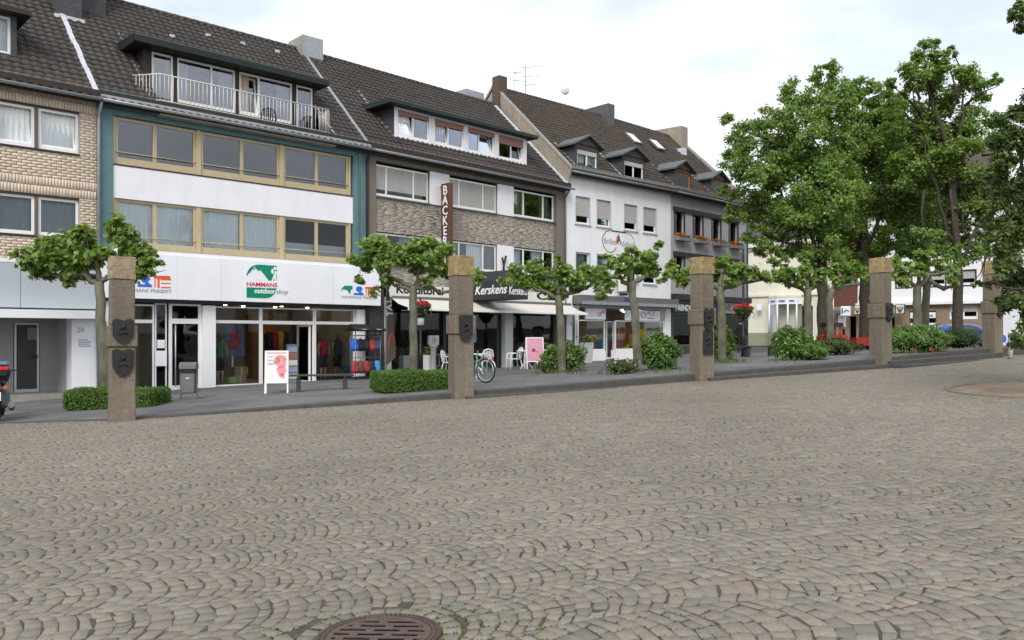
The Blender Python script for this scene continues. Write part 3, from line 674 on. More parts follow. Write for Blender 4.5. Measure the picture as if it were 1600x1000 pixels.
def room(b, u0, u1, z0, z1, w0=.25, w1=3., mat=None, floor=None, name='room'):
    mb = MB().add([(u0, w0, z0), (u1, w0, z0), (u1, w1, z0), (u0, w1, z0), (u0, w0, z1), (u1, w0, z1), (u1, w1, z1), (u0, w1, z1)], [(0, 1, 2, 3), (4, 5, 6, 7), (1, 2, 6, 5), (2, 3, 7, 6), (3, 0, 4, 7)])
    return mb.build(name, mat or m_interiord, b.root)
def curtain_geo(mb, u0, u1, z0, z1, w, amp=.025, pitch=.14):
    n = max(4, int((u1 - u0) / pitch * 6)); vs = []
    for i in range(n + 1):
        u = u0 + (u1 - u0) * i / n; dw = amp * math.sin(2 * math.pi * (u - u0) / pitch) + amp * .5 * math.sin(5.1 * u)
        vs += [(u, w + dw, z0), (u, w + dw * .6, z1)]
    mb.add(vs, [(2 * i, 2 * i + 2, 2 * i + 3, 2 * i + 1) for i in range(n)], True)
def slat_geo(mb, u0, u1, z0, z1, w, h=.055):
    z = z1; vs = []
    n = max(1, int((z1 - z0) / h)); h = (z1 - z0) / n
    for i in range(n):
        a = z1 - i * h; mb.add([(u0, w, a), (u1, w, a), (u1, w - .010, a - h * .5), (u0, w - .010, a - h * .5), (u1, w, a - h * .96), (u0, w, a - h * .96)], [(0, 1, 2, 3), (3, 2, 4, 5)])
def window(b, u0, u1, z0, z1, w=.1, splits=(), fr=.055, d=.06, mat=None, glass=None, sill=None, curtain=None, cmat=None, shutter=0., smat=None, name='window', bottom=None, cz=(0, 1), mull=None, tilt=None, cw=.16):
    """frame (the part) with pane, curtain, roller_shutter and sill under it; splits are u positions of mullions"""
    mat = mat or m_frame; glass = glass or m_glass; bt = bottom or fr; mu = mull or fr
    mb = MB(); mb.box(u0, u0 + fr, w, w + d, z0, z1); mb.box(u1 - fr, u1, w, w + d, z0, z1)
    mb.box(u0 + fr, u1 - fr, w, w + d, z1 - fr, z1); mb.box(u0 + fr, u1 - fr, w, w + d, z0, z0 + bt)
    for sp in splits: mb.box(sp - mu / 2, sp + mu / 2, w - .004, w + d, z0 + bt, z1 - fr)
    f = mb.build(name, mat, b.root)
    ed = [u0 + fr] + [x for sp in splits for x in (sp - mu / 2, sp + mu / 2)] + [u1 - fr]
    for i in range(0, len(ed), 2):
        a, c = ed[i], ed[i + 1]
        if tilt and (i // 2) in tilt:           # tipped-in sash with its own rails
            t = .16; s = MB(); zt = z1 - fr - .01; zb = z0 + bt; r = .05
            def sw(z): return w + .05 + t * (z - zb) / (zt - zb)
            for (x0, x1, y0, y1) in ((a, a + r, zb, zt), (c - r, c, zb, zt), (a + r, c - r, zb, zb + r), (a + r, c - r, zt - r, zt)):
                s.add([(x, sw(z) + k, z) for k in (0, .05) for x, z in ((x0, y0), (x1, y0), (x1, y1), (x0, y1))], [(0, 1, 2, 3), (4, 5, 6, 7), (0, 1, 5, 4), (1, 2, 6, 5), (2, 3, 7, 6), (3, 0, 4, 7)])
            s.build('sash', mat, f)
            MB().add([(a + r, sw(zb + r) + .02, zb + r), (c - r, sw(zb + r) + .02, zb + r), (c - r, sw(zt - r) + .02, zt - r), (a + r, sw(zt - r) + .02, zt - r)], [(0, 1, 2, 3)]).build('pane', glass, f)
        else:
            MB().box(a, c, w + .028, w + .034, z0 + bt, z1 - fr).build('pane', glass, f)
    hz = z1 - z0
    if curtain:
        for a, c in curtain:
            mb = MB(); curtain_geo(mb, u0 + (u1 - u0) * a, u0 + (u1 - u0) * c, z0 + hz * cz[0], z0 + hz * cz[1], w + cw); mb.build('curtain', cmat or m_curtain, f)
    if shutter:
        mb = MB(); slat_geo(mb, u0 + .01, u1 - .01, z1 - hz * shutter, z1 - .01, w - .012); mb.build('roller_shutter', smat or m_shutter, f)
    if sill:
        MB().box(u0 - .04, u1 + .04, w - sill, w - .002, z0 - .045, z0 - .002).build('sill', m_greymetal, f)
    return f
TW, TLN = .25, .285
def tile_template():
    prof = [(0, .012), (.048, .040), (.105, .052), (.162, .036), (.205, .014), (TW + .012, .012)]
    vs = [(x, 0., z + .045) for x, z in prof] + [(x, TLN + .05, z) for x, z in prof] + [(x, 0., z - .002) for x, z in prof]; n = len(prof)
    fs = [(i, i + 1, n + i + 1, n + i) for i in range(n - 1)] + [(2 * n + i, 2 * n + i + 1, i + 1, i) for i in range(n - 1)]
    return np.array(vs), np.array(fs)
TV, TF = tile_template()
def roof(b, u0, u1, ze, D, zr, mat, over=.35, holes=(), singles=0, view=None):
    """pitched roof: slab, ridge and one pantile per place; ze is its height over the facade plane"""
    t = (zr - ze) / D; ln = math.sqrt(1 + t * t); n_up = np.array([0, -t, 1]) / ln; up = np.array([0, 1, t]) / ln
    base = MB(); S1 = (D + over) * ln
    ho = [(h[0], h[1], (h[2] + over) * ln, (h[3] + over) * ln) for h in holes]
    def pos(u, s, k=0.): return (u, -over + s / ln - k * t / ln, ze + (-over + s / ln) * t + k / ln)
    us = sorted({u0, u1, *[x for h in ho for x in h[:2]]}); ss = sorted({0., S1, *[x for h in ho for x in h[2:]]})
    for i in range(len(us) - 1):
        for j in range(len(ss) - 1):
            m_, n_ = (us[i] + us[i + 1]) / 2, (ss[j] + ss[j + 1]) / 2
            if any(h[0] < m_ < h[1] and h[2] < n_ < h[3] for h in ho): continue
            a, c, e, f = us[i], us[i + 1], ss[j], ss[j + 1]
            base.add([pos(a, e), pos(c, e), pos(c, f), pos(a, f), pos(a, e, -.12), pos(c, e, -.12), pos(c, f, -.12), pos(a, f, -.12)], [(0, 1, 2, 3), (7, 6, 5, 4), (0, 4, 5, 1), (1, 5, 6, 2), (2, 6, 7, 3), (3, 7, 4, 0)])
    base.add([(u0, D, zr), (u1, D, zr), (u1, 2 * D + over, ze - over * t), (u0, 2 * D + over, ze - over * t)], [(0, 1, 2, 3)])
    r = base.build('roof', m_roofbase, b.root)
    nc = int((u1 - u0) / TW); tw = (u1 - u0) / nc; nrw = int(S1 / TLN); tl = S1 / nrw
    U, SS = np.meshgrid(u0 + np.arange(nc) * tw, np.arange(nrw) * tl, indexing='ij'); U = U.ravel(); SS = SS.ravel()
    keep = np.ones(len(U), bool)
    for h in ho: keep &= ~((U + tw / 2 > h[0]) & (U + tw / 2 < h[1]) & (SS + tl * .6 > h[2]) & (SS + tl * .4 < h[3]))
    U, SS = U[keep], SS[keep]; org = np.stack([U, -over + SS / ln, ze + (-over + SS / ln) * t], 1) + rng.normal(0, .0035, (len(U), 3))
    loc = TV * [tw / TW, tl / TLN, 1]; tv = loc[:, :1] * [1, 0, 0] + loc[:, 1:2] * up + loc[:, 2:3] * n_up
    idx = np.arange(len(U))
    if singles:
        wp = np.array([b.world(*o) for o in org]); d = wp[:, 1]; px = CX + FPX * wp[:, 0] / d; py = HY - FPX * (wp[:, 2] - EYE) / d
        vis = (px > 0) & (px < 1600) & (py > 0); key = np.where(vis, d, 1e6); idx = np.argsort(key)
        me = np_mesh('roof_tile', tv, TF, True); me.materials.append(mat)
        for i in idx[:singles]:
            if key[i] > 1e5: continue
            o = link_mesh('roof_tile', me, None, r); o.location = org[i]
        idx = idx[singles:]
    vv = (org[idx][:, None] + tv).reshape(-1, 3); fff = (TF[None] + (np.arange(len(idx)) * len(TV))[:, None, None]).reshape(-1, 4)
    tag(link_mesh('roof_tile_field', np_mesh('roof_tiles', vv, fff, True), mat, r), kind='stuff')
    rd = MB(); k = int((u1 - u0) / .36)
    for i in range(k):
        a = u0 + (u1 - u0) * i / k; c = u0 + (u1 - u0) * (i + 1.06) / k
        vs = []
        for x, rr in ((a, .115), (min(c, u1), .10)):
            for q in range(7):
                an = math.pi * q / 6; vs.append((x, D + rr * 1.2 * math.cos(an), zr - .02 + rr * math.sin(an)))
        rd.add(vs, [(q, q + 1, q + 8, q + 7) for q in range(6)] + [tuple(range(7))], True)
    rd.build('ridge_tiles', mat, r)
    b.rt = (ze, t, D, over)
    return r
def roofpt(b, px, py):
    ze, t, D, over = b.rt; best = None
    for w in np.arange(-over, D, .01):
        u, z = b.uv(px, py, w)
        if z <= ze + t * w: best = (u, w, ze + t * w); 
        elif best is None: continue
        if best is not None: return best
    return (b.u(px, D), D, ze + t * D)
def roof_z(b, w): return b.rt[0] + b.rt[1] * w
def gutter(b, u0, u1, z, w=-.42, mat=None, r=.075):
    mb = MB(); vs = []; n = 8
    for u in (u0, u1):
        for k in range(n + 1): a = math.pi + math.pi * k / n; vs.append((u, w + r * math.cos(a), z + r * math.sin(a)))
        for k in range(n + 1): a = math.pi + math.pi * k / n; vs.append((u, w + (r - .008) * math.cos(a), z + .004 + (r - .008) * math.sin(a)))
    m = 2 * (n + 1)
    fs = [(k, k + 1, m + k + 1, m + k) for k in range(n)] + [(n + 1 + k, n + 2 + k, m + n + 2 + k, m + n + 1 + k) for k in range(n)] + [(0, n + 1, m + n + 1, m), (n, 2 * n + 1, m + 2 * n + 1, m + n)]
    fs += [tuple(range(n + 1)), tuple(range(m, m + n + 1))]
    return mb.add(vs, fs, True).build('gutter', mat or m_zinc, b.root)
def slope_strip(b, u, w0, w1, wid, mat, h=.09, name='flashing', n=7):
    ze, t, D, over = b.rt; mb = MB(); k = max(2, int((w1 - w0) / .5))
    for i in range(k):
        a, c = w0 + (w1 - w0) * i / k, w0 + (w1 - w0) * (i + .985) / k; j = rng.normal(0, .008)
        mb.add([(u - wid / 2 + j, a, ze + t * a + .03), (u + wid / 2 + j, a, ze + t * a + .03), (u + wid / 2 + j, c, ze + t * c + .03), (u - wid / 2 + j, c, ze + t * c + .03),
                (u - wid / 2 + j, a, ze + t * a + h), (u + wid / 2 + j, a, ze + t * a + h), (u + wid / 2 + j, c, ze + t * c + h), (u - wid / 2 + j, c, ze + t * c + h)], [(4, 5, 6, 7), (0, 1, 5, 4), (1, 2, 6, 5), (2, 3, 7, 6), (3, 0, 4, 7)])
    return mb.build(name, mat, b.root)
def downpipe(b, u, w, z0, z1, mat=None, r=.045):
    return MB().tube([(u, w, z0), (u, w, z1 - .5), (u, w - .02, z1 - .35), (u, -.36, z1)], r, 10).build('downpipe', mat or m_zinc, b.root)
def bricks(b, mat, rects, openings, w=-.012, bl=.24, bh=.071, j=.011, singles=0, vertical=(), parent=None, depth=.012):
    """running bond of single bricks proud of the mortar; vertical: (z0, z1) bands of upright bricks"""
    out = []
    for (u0, u1, z0, z1) in rects:
        z = z0; r = 0
        while z < z1 - .01:
            band = next((v for v in vertical if v[0] - .001 <= z < v[1] - .02), None)
            L, H = (bh, bl) if band else (bl, bh)
            if not band:
                nb = next((v for v in vertical if v[0] > z), None)
                if nb and z + H > nb[0]: H = nb[0] - z - j
            H = min(H, z1 - z)
            u = u0 - (L + j) * (.5 if (r % 2 and not band) else (.0 if not band else (r % 2) * .5))
            while u < u1:
                a, c = max(u, u0), min(u + L, u1); lo, hi = z, z + H
                segs = [(a, c)]
                for o in openings:
                    if o[2] < hi - .01 and o[3] > lo + .01:
                        ns = []
                        for s in segs:
                            if o[0] >= s[1] or o[1] <= s[0]: ns.append(s)
                            else:
                                if s[0] < o[0]: ns.append((s[0], o[0]))
                                if s[1] > o[1]: ns.append((o[1], s[1]))
                        segs = ns
                for s in segs:
                    if s[1] - s[0] > .02 and hi - lo > .015: out.append((s[0], s[1], lo, hi))
                u += L + j
            z += H + j; r += 1
    q = np.array(out); n = len(q); dw = w - depth * 0 + rng.normal(0, .0015, n)
    def verts(q, dw):
        n = len(q); f = np.empty((n, 8, 3)); b_ = .004
        for k, (a, c) in enumerate(((0, 2), (1, 2), (1, 3), (0, 3))):
            f[:, k, 0] = q[:, a]; f[:, k, 2] = q[:, c]; f[:, k, 1] = 0.
            f[:, 4 + k, 0] = q[:, a] + (b_ if a == 0 else -b_); f[:, 4 + k, 2] = q[:, c] + (b_ if c == 2 else -b_); f[:, 4 + k, 1] = dw
        return f
    F5 = np.array([(4, 5, 6, 7), (0, 1, 5, 4), (1, 2, 6, 5), (2, 3, 7, 6), (3, 0, 4, 7)])
    vf = verts(q, dw); par = parent or b.root; order = np.arange(n)
    if singles:
        wp = np.array([b.world((a + c) / 2, 0, (d + e) / 2) for a, c, d, e in out]); d = wp[:, 1]; px = CX + FPX * wp[:, 0] / d
        order = np.argsort(np.where(px > 2, d, 1e6) - 1e-3 * (q[:, 1] - q[:, 0]))
        for i in order[:singles]:
            c = vf[i].mean(0); o = link_mesh('brick', np_mesh('brick', vf[i] - c, F5), mat, par); o.location = c
        order = order[singles:]
    me = np_mesh('bricks', vf[order].reshape(-1, 3), (F5[None] + (np.arange(len(order)) * 8)[:, None, None]).reshape(-1, 4))
    return tag(link_mesh('brick_field', me, mat, par), kind='stuff')
def flat_dormer(b, u0, u1, w, z0, z1, wback, mat_side, mat_front, openings, roof_over=(.3, .3, .35), roof_t=.2, mroof=None):
    """box dormer: front wall with openings, two cheeks, overhanging flat roof"""
    mb = MB(); wall_sheet(mb, u0, u1, z0, z1, openings, w, .1); d = mb.build('dormer', mat_front, b.root)
    wback = (z1 - b.rt[0]) / b.rt[1]
    for u in (u0, u1):
        MB().prism_x([(w + .001, z0), (w + .001, z1), (wback, z1)], *((u - .004, u + .06) if u == u0 else (u - .06, u + .004))).build('cheek', mat_side, d)
    l, r_, f = roof_over
    MB().prism_x([(w - f, z1 + .002), (w - f, z1 + roof_t * .8), (w - f + .08, z1 + roof_t), (wback + roof_t / b.rt[1] + .12, z1 + roof_t + .05), (wback + .1, z1 + .002)], u0 - l, u1 + r_).build('dormer_roof', mroof or m_roofbase, d)
    return d

# ================================================================ TAN BRICK HOUSE
b = tan; ZB = -.55
U = lambda px, w=0.: tan.u(px, w)
ZE, DD, ZR = teal.z(160, 151) - .04 + .35, 4.85, 13.5          # eave height over the facade, ridge depth and height shared by the first three roofs
ZE = 8.85
uL = 0.
wt1, wb1 = tan.z(124, 175), tan.z(124, 242); wt2, wb2 = tan.z(124, 310), tan.z(92, 371)
fz = tan.z(100, 414)                                        # top of the white strip over the shop
cols = [U(124), U(60), U(55), U(-6), U(-11), U(-70)]
ops = [(cols[5], cols[0], wb1, wt1), (cols[5], cols[0], wb2, wt2)]
mb = MB(); wall_sheet(mb, 0, TL - .002, fz - .1, ZE + .1, ops, 0, .16); mb.build('wall', m_tanmortar, b.root)
bricks(b, m_brick, [(0, TL - .012, fz + .1, ZE - .22)], ops, singles=300, vertical=((wt2, wt2 + .5), (wt1, wt1 + .5)))
MB().box(0, TL - .003, -.34, -.016, ZE - .21, ZE - .05).build('soffit', m_darkwood, b.root)
for (zt, zb, cm) in ((wt1, wb1, m_curtain), (wt2, wb2, m_curtaind)):
    for a, c in ((cols[1], cols[0]), (cols[3], cols[2]), (cols[5], cols[4])):
        window(b, a + .005, c - .005, zb + .02, zt - .06, .06, (), .075, .07, curtain=[(.03, .97)], cmat=cm, bottom=.11, tilt=(0,) if zt == wt1 else None)
    for a, c in ((cols[2], cols[1]), (cols[4], cols[3])):
        MB().box(a, c, .012, .17, zb + .02, zt - .06).build('mullion_post', M('brown_post', (.13, .105, .085), .6, .1), b.root)
    MB().box(cols[5], cols[0], -.03, .15, zb - .05, zb + .018).build('sill', m_darkwood, b.root)
    MB().box(cols[5], cols[0], -.004, .15, zt - .058, zt - .002).build('lintel', m_darkwood, b.root)
    room(b, cols[5] - .1, TL - .2, zb - .3, zt + .3, .2, 3.2, m_interior)
shell(b, ZB, ZE, DD, ZR, m_brownrender)
# street front
zc0, zc1 = tan.z(60, 496.5, -.5), tan.z(60, 485, -.5)
MB().box(0, TL - .01, -.06, .02, fz - .005, fz + .095).build('white_strip', m_panelwhite, b.root)
zp0 = tan.z(100, 482)
for i, (a, c) in enumerate(((0, U(-60)), (U(-60) + .012, U(31)), (U(31) + .012, U(157)))):
    MB().box(a, c - .002, -.05, .01, zp0, fz - .01).build('fascia_panel', m_greypanel, b.root)
MB().box(0, U(157), -.04, .0, zp0 - .05, zp0 - .003).build('shadow_gap', m_black, b.root)
can = MB(); can.box(0, U(154), -.62, -.001, zc0 + .02, zc1); can.box(0, U(154), -.66, -.622, zc0 - .01, zc1 + .02); can.build('canopy', m_panelwhite, b.root)
zg = tan.z(60, 621) + .0; 
pL, pR = U(112), U(152)
mb = MB(); mb.box(pL, pR - .02, -.002, .5, ZB, zc0); mb.build('entrance_pier', m_panelwhite, b.root)
zt20 = tan.z(127, 521)
lettering('20', .20, m_inkgrey, b.root, (U(120), -.004, tan.z(120, 519)), (1, 0, 0), (0, 0, 1), name='house_number')
for k in range(4): MB().box(U(122.5), U(122.5) + (.25, .34, .30, .33)[k], -.006, -.003, tan.z(127, 532 + k * 3.2), tan.z(127, 530.6 + k * 3.2)).build('plate_line', m_inkgrey, b.root)
WR = 1.5
mb = MB(); dL, dR = U(21, WR), U(61.5, WR)
wall_sheet(mb, 0, pL + 1.3, ZB, zc0 + .3, [(dL, dR, ZB, tan.z(60, 505, WR))], WR, .1); mb.build('recess_wall', M('grey_lobby_wall', (.30, .31, .31), .7, .05, 3), b.root)
MB().box(0, pL + .2, -.0, WR, zc0 + .21, zc0 + .25).build('lobby_ceiling', m_panelwhite, b.root)
MB().box(pL + .001, pL + .06, .5, WR, ZB, zc0 + .2).build('lobby_side', M('lobby_side_grey', (.36, .37, .37), .7, .05, 3), b.root)
dz0 = tan.z(60, 612, WR)
df = MB(); dt = tan.z(60, 505, WR); df.box(dL + .02, dL + .07, WR - .03, WR + .05, dz0, dt); df.box(dR - .07, dR - .02, WR - .03, WR + .05, dz0, dt); df.box(dL + .07, dR - .07, WR - .03, WR + .05, dt - .05, dt); df.box(dL + .07, dR - .07, WR - .028, WR + .05, dz0, dz0 + .09)
door = df.build('door', m_alu, b.root)
MB().box(dL + .07, dR - .07, WR - .01, WR + .03, dz0 + .09, dt - .05).build('leaf', m_charcoal, door)
MB().box(dL + .36, dL + .62, WR - .018, WR - .011, dz0 + 1.55, dz0 + 1.9).build('notice', M('grey_notice', (.2, .21, .21), .6), door)
MB().box(dR - .20, dR - .06, WR - .08, WR - .012, dz0 + 1.0, dz0 + 1.1).build('handle', m_black, door)
MB().bbox(U(100, 1.0) + .05, U(100, 1.0) + .3, .9, 1.02, dz0 + .95, dz0 + 1.9).build('letter_box', m_alu, b.root)
MB().box(0, pL + .0, .35, WR + .3, ZB, dz0 - .005).build('entrance_step', m_concrete, b.root)
b.rt = (ZE, (ZR - ZE) / DD, DD, .35)
du1 = roofpt(b, 27, 92); w_ = max(.6, du1[1]); zt_ = b.z(20, 18, w_ - .35)
roof(b, -.6, TL - .02, ZE, DD, ZR, m_tile, .35, holes=[(U(-90), b.u(26, w_) - .02, w_ + .1, (zt_ - ZE) / b.rt[1] - .05)], singles=300)
gutter(b, -.6, TL + .02, ZE - .30)
slope_strip(b, TL - .10, -.3, 3.4, .15, m_zincl, .14)
# dormer at the far left
flat_dormer(b, U(-90), b.u(26, w_), w_, roof_z(b, w_) - .2, zt_, 3.8, m_slate, m_slate, [(b.u(-40, w_), b.u(17, w_), b.z(17, 85, w_), b.z(17, 27, w_))], (.2, .3, .35), .18, m_darkwood)
window(b, b.u(-40, w_), b.u(17, w_), b.z(17, 85, w_), b.z(17, 27, w_), w_ + .05, (b.u(-11, w_),), .07, .07, curtain=[(.02, .98)])
room(b, U(-90), b.u(20, w_), roof_z(b, w_), zt_, w_ + .2, 3.)
# slate clad chimneys
r0 = roofpt(b, 88, 26); r1 = roofpt(b, 129, 38)
MB().box(r0[0], r1[0], r0[1], r0[1] + .9, r0[2] - .3, ZR + 1.6).build('chimney', m_slate, b.root)
MB().box(r0[0] - .08, r1[0] + .06, r0[1] - .12, r0[1] - .003, r0[2] - .14, r0[2] + .07).build('chimney_flashing', m_zincl, b.root)

# ================================================================ TEAL SHOP HOUSE
b = teal; U = lambda px, w=0.: teal.u(px, w)
uA, uB = U(177), U(552.5)
t1, b1_ = b.z(178, 179), b.z(177, 257); t2, b2_ = b.z(177, 308), b.z(260, 392.4)
ops = [(uA, uB, b2_, t1)]
mb = MB(); wall_sheet(mb, .0, b.L - .002, b2_ - .55, ZE + .1, ops, 0, .30); mb.build('wall', m_teal, b.root)
MB().box(uA + .002, uB - .002, .045, .30, t2, b1_).build('spandrel', m_spandrel, b.root)
MB().box(uA + .002, uB - .002, .03, .29, b1_ + .002, b1_ + .045).build('sill', m_darkwood, b.root)
gp = [177.5, 244, 312, 380, 442, 497, 549.5]
for row, (zb, zt) in enumerate(((b1_ + .047, t1 - .02), (b2_ + .002, t2 - .004))):
    hz = zt - zb
    for gi in range(3):
        u0, um, u1 = U(gp[2 * gi]), U(gp[2 * gi + 1]), U(gp[2 * gi + 2])
        f = window(b, u0 + .075, u1 - .075, zb, zt, .12, (um,), .085, .08, m_cream, m_glassup if row == 0 else m_glass, bottom=.22, mull=.12,
                   curtain=([(.02, .98)] if (row == 1 and gi < 2) else None), cmat=m_curtain, cz=(.12, .97), cw=.10)
        MB().tube([(u0 + .08, .08, zb + .37), (u1 - .08, .08, zb + .37)], .014, 6).build('safety_rail', m_cream, f)
        if row == 0 and gi == 2:
            mb = MB(); n = int((u1 - u0 - .3) / .095)
            for i in range(n):
                x = u0 + .15 + i * .095; mb.add([(x, .26, zb + .25), (x + .07, .32, zb + .25), (x + .07, .32, zt - .1), (x, .26, zt - .1)], [(0, 1, 2, 3)])
            mb.build('vertical_blind', M('brown_vertical_blind', (.16, .13, .09), .8, .1), f)
        if row == 1 and gi == 2:
            MB().box(u0 + .1, u1 - .1, .24, .26, zb + .22, zb + .22 + hz * .27).build('frosted_strip', M('frosted_film', (.5, .52, .55), .6, .03), f)
    for gi in range(4):
        u = U(gp[2 * gi]); MB().box(u - .073 if gi else u + .002, u + .073 if gi < 3 else u - .0, .07, .22, zb, zt).build('post', m_cream, b.root)
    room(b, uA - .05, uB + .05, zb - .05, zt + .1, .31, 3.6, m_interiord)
MB().tube([(U(168), -.035, b.z(168, 165)), (U(543), -.035, b.z(543, 236)), (U(561), -.035, b.z(561, 240)), (U(561), -.03, b.z(561, 400))], .018, 6).build('cable_conduit', m_zinc, b.root)
MB().box(-.02, b.L + .02, -.32, -.012, ZE - .30, ZE - .14).build('cornice', m_zinc, b.root)
MB().box(-.02, b.L + .02, -.30, -.013, ZE - .139, ZE - .02).build('soffit', m_darkwood, b.root)
shell(b, ZB, ZE, DD, ZR, m_brownrender)
downpipe(b, .02, -.06, -.3, ZE - .32, m_zinc, .05); downpipe(b, b.L + .02, -.05, -.2, ZE - .32, m_darkwood, .05)
# dormer with balcony cut into the roof
wd = 1.15
dU0, dU1 = b.u(224, wd), b.u(492, wd); dzb, dzt = ZE - .30, b.z(237, 78, wd)
HB = (dU0 - .02, dU1 + .02, -.05, (dzt - ZE) / ((ZR - ZE) / DD) - .05)
roof(b, .0, b.L - .0, ZE, DD, ZR, m_tile, .35, holes=[HB], singles=300)
gutter(b, -.05, b.L + .08, ZE - .30)
slope_strip(b, b.L - .04, -.3, DD - .1, .13, m_zinc, .15)
wins = [(237, 271, 0), (277, 368, 1), (374, 457, 1), (463, 489, 0)]
ops = []; zwt = [b.z(237, 83, wd), b.z(277, 88, wd), b.z(374, 110, wd), b.z(463, 130, wd)]; zwt0 = b.z(277, 89, wd); zwb = b.z(277, 157, wd)
for (x0, x1, s) in wins: ops.append((b.u(x0, wd), b.u(x1, wd), dzb + .1 if not s else zwb - .05, zwt0))
flat_dormer(b, dU0, dU1, wd, dzb, dzt, 4.2, m_darkwood, m_darkwood, ops, (.45, .28, .55), .26, M('dark_green_roof_edge', (.013, .019, .018), .5, .1))
for k, (x0, x1, s) in enumerate(wins):
    o = ops[k]; sp = (b.u(331, wd),) if k == 1 else ((b.u(405, wd),) if k == 2 else ())
    window(b, o[0] + .004, o[1] - .004, o[2] + .004, o[3] - .004, wd + .03, sp, .065, .07, glass=m_glassdorm, curtain=[(.0, .22), (.74, 1.)] if k < 3 else None, cmat=M('pink_curtain', (.58, .42, .36), .9, .1), bottom=.10, tilt=(0,) if k == 2 else None, name='window' if s else 'balcony_door')
room(b, dU0 + .1, dU1 - .1, dzb + .02, dzt - .02, wd + .15, 4.2, m_interior)
MB().box(dU0 - .02, dU1 + .02, -.30, wd - .002, ZE - .44, ZE - .31).build('balcony_floor', m_concrete, b.root)
for u, s in ((dU0 - .02, -1), (dU1 + .02, 1)):                      # stepped flashing where the cheeks meet the tiles
    mb = MB()
    for i in range(9):
        w0 = -.1 + i * .36; z0 = roof_z(b, w0)
        mb.add([(u, w0, z0 + .06), (u, w0 + .33, z0 + .06 + .33 * b.rt[1]), (u + s * .16, w0 + .33, z0 + .075 + .33 * b.rt[1]), (u + s * .16, w0, z0 + .075)], [(0, 1, 2, 3)])
    mb.build('stepped_flashing', m_zincl, b.root)
rail = MB(); rz0, rz1 = teal.z(300, 166, -.12), teal.z(300, 126, -.12); rw = -.12; ru0, ru1 = b.u(237, 0) - .15, b.u(514, rw)
ru0 = b.u(250, rw)
nb = 44
for i in range(nb + 1):
    u = ru0 + (ru1 - ru0) * i / nb; rail.tube([(u, rw, rz0), (u, rw, rz1)], .010, 5)
for i in range(1, 8):
    f = i / 8; rail.tube([(ru0 - .55 * f, rw + .75 * f, rz0), (ru0 - .55 * f, rw + .75 * f, rz1)], .010, 5)
    rail.tube([(ru1 + .04 * f, rw + .8 * f, rz0), (ru1 + .04 * f, rw + .8 * f, rz1)], .010, 5)
for z, r in ((rz0, .014), (rz1, .02)):
    rail.tube([(ru0 - .55, rw + .75, z), (ru0, rw, z), (ru1, rw, z), (ru1 + .04, rw + .8, z)], r, 6)
rail.build('balcony_railing', M('white_railing_paint', (.62, .60, .57), .5, .1), b.root)
# ridge chimney over the party wall
uc = b.u(461, DD); uc1 = b.u(494, DD)
MB().box(uc - .0, uc1, DD - .5, DD + .55, ZR - .6, b.z(470, 55, DD - .5)).build('chimney', m_concrete, b.root)
MB().box(uc + .02, uc1 + .02, DD - .535, DD - .502, ZR - .4, b.z(470, 53, DD - .5)).build('chimney_cladding', m_zinc, b.root)
u2, w2, z2 = roofpt(b, 131, 20); u3 = roofpt(b, 163, 24)
MB().box(.12, max(.9, u3[0]), w2, w2 + .9, z2 - .4, ZR + 1.2).build('chimney', m_slate, b.root)
for px, py in ((270, 62), (326, 60), (380, 73), (434, 85)):
    q = roofpt(b, px, py); MB().bbox(q[0] - .09, q[0] + .09, q[1], q[1] + .28, q[2] + .05, q[2] + .18).build('roof_vent', m_zincl, b.root)

# ---- shop front
sg0, sg1 = b.z(400, 471.7, -.25), b.z(260, 398, -.25)
uS0, uS1 = U(152) + .05, U(596, -.3)
sign = MB().box(uS0, uS1, -.25, -.002, sg0, sg1 - .0).build('shop_sign', m_panelwhite, b.root)
MB().box(uS0, uS1 - .3, -.20, -.001, sg1 + .003, b2_ - .03).build('sign_cap', m_spandrel, b.root)
FW = -.25
def sgn(px, py): return b.uv(px, py, FW)
def px_shape(pts, mat, name, t=.008): return MB().prism([sgn(*p) for p in pts], FW - t, FW - .001).build(name, mat, sign)
def q3(x, y): return (360 + x / 12.5, 400 + y / 12.5)
leafshape = [q3(312, 395), q3(325, 330), q3(355, 265), q3(400, 215), q3(450, 185), q3(520, 168), q3(600, 170), q3(900, 190), q3(905, 300), q3(890, 300), q3(870, 270), q3(840, 380), q3(800, 480), q3(745, 478), q3(650, 350), q3(575, 268), q3(550, 298), q3(465, 205), q3(430, 260)]
px_shape(leafshape, m_green, 'logo_mountain')
px_shape([q3(x, y) for x, y in ((850, 440), (865, 485), (840, 482))], m_green, 'logo_gap')
px_shape([q3(x, y) for x, y in ((893, 345), (905, 365), (908, 485), (900, 470))], m_green, 'logo_edge')
px_shape([q3(x, y) for x, y in ((440, 258), (462, 228), (490, 250), (470, 262))], m_green, 'logo_peak')
px_shape([q3(x, y) for x, y in ((315, 610), (900, 632), (892, 672), (860, 740), (800, 795), (740, 818), (690, 826), (315, 812))], m_green, 'logo_base')
hk = [sgn(*q3(x, y)) for x, y in ((870, 242), (820, 300))]
MB().prism([(hk[0][0] + .055 * math.cos(a), hk[0][1] + .055 * math.sin(a)) for a in np.linspace(0, 2 * math.pi, 14)[:-1]], FW - .012, FW - .0085).build('logo_hiker_head', m_panelwhite, sign)
MB().prism([(hk[1][0] + .045 * math.cos(a), hk[1][1] + .09 * math.sin(a)) for a in np.linspace(0, 2 * math.pi, 14)[:-1]], FW - .012, FW - .0085).build('logo_backpack', m_panelwhite, sign)
ub, zb_ = sgn(*q3(312, 582)); ue, _ = sgn(*q3(910, 590))
lettering('HAMMANS', .19, m_red, sign, (ub, FW - .004, zb_), (1, 0, 0), (0, 0, 1), fit=ue - ub, bold=.004)
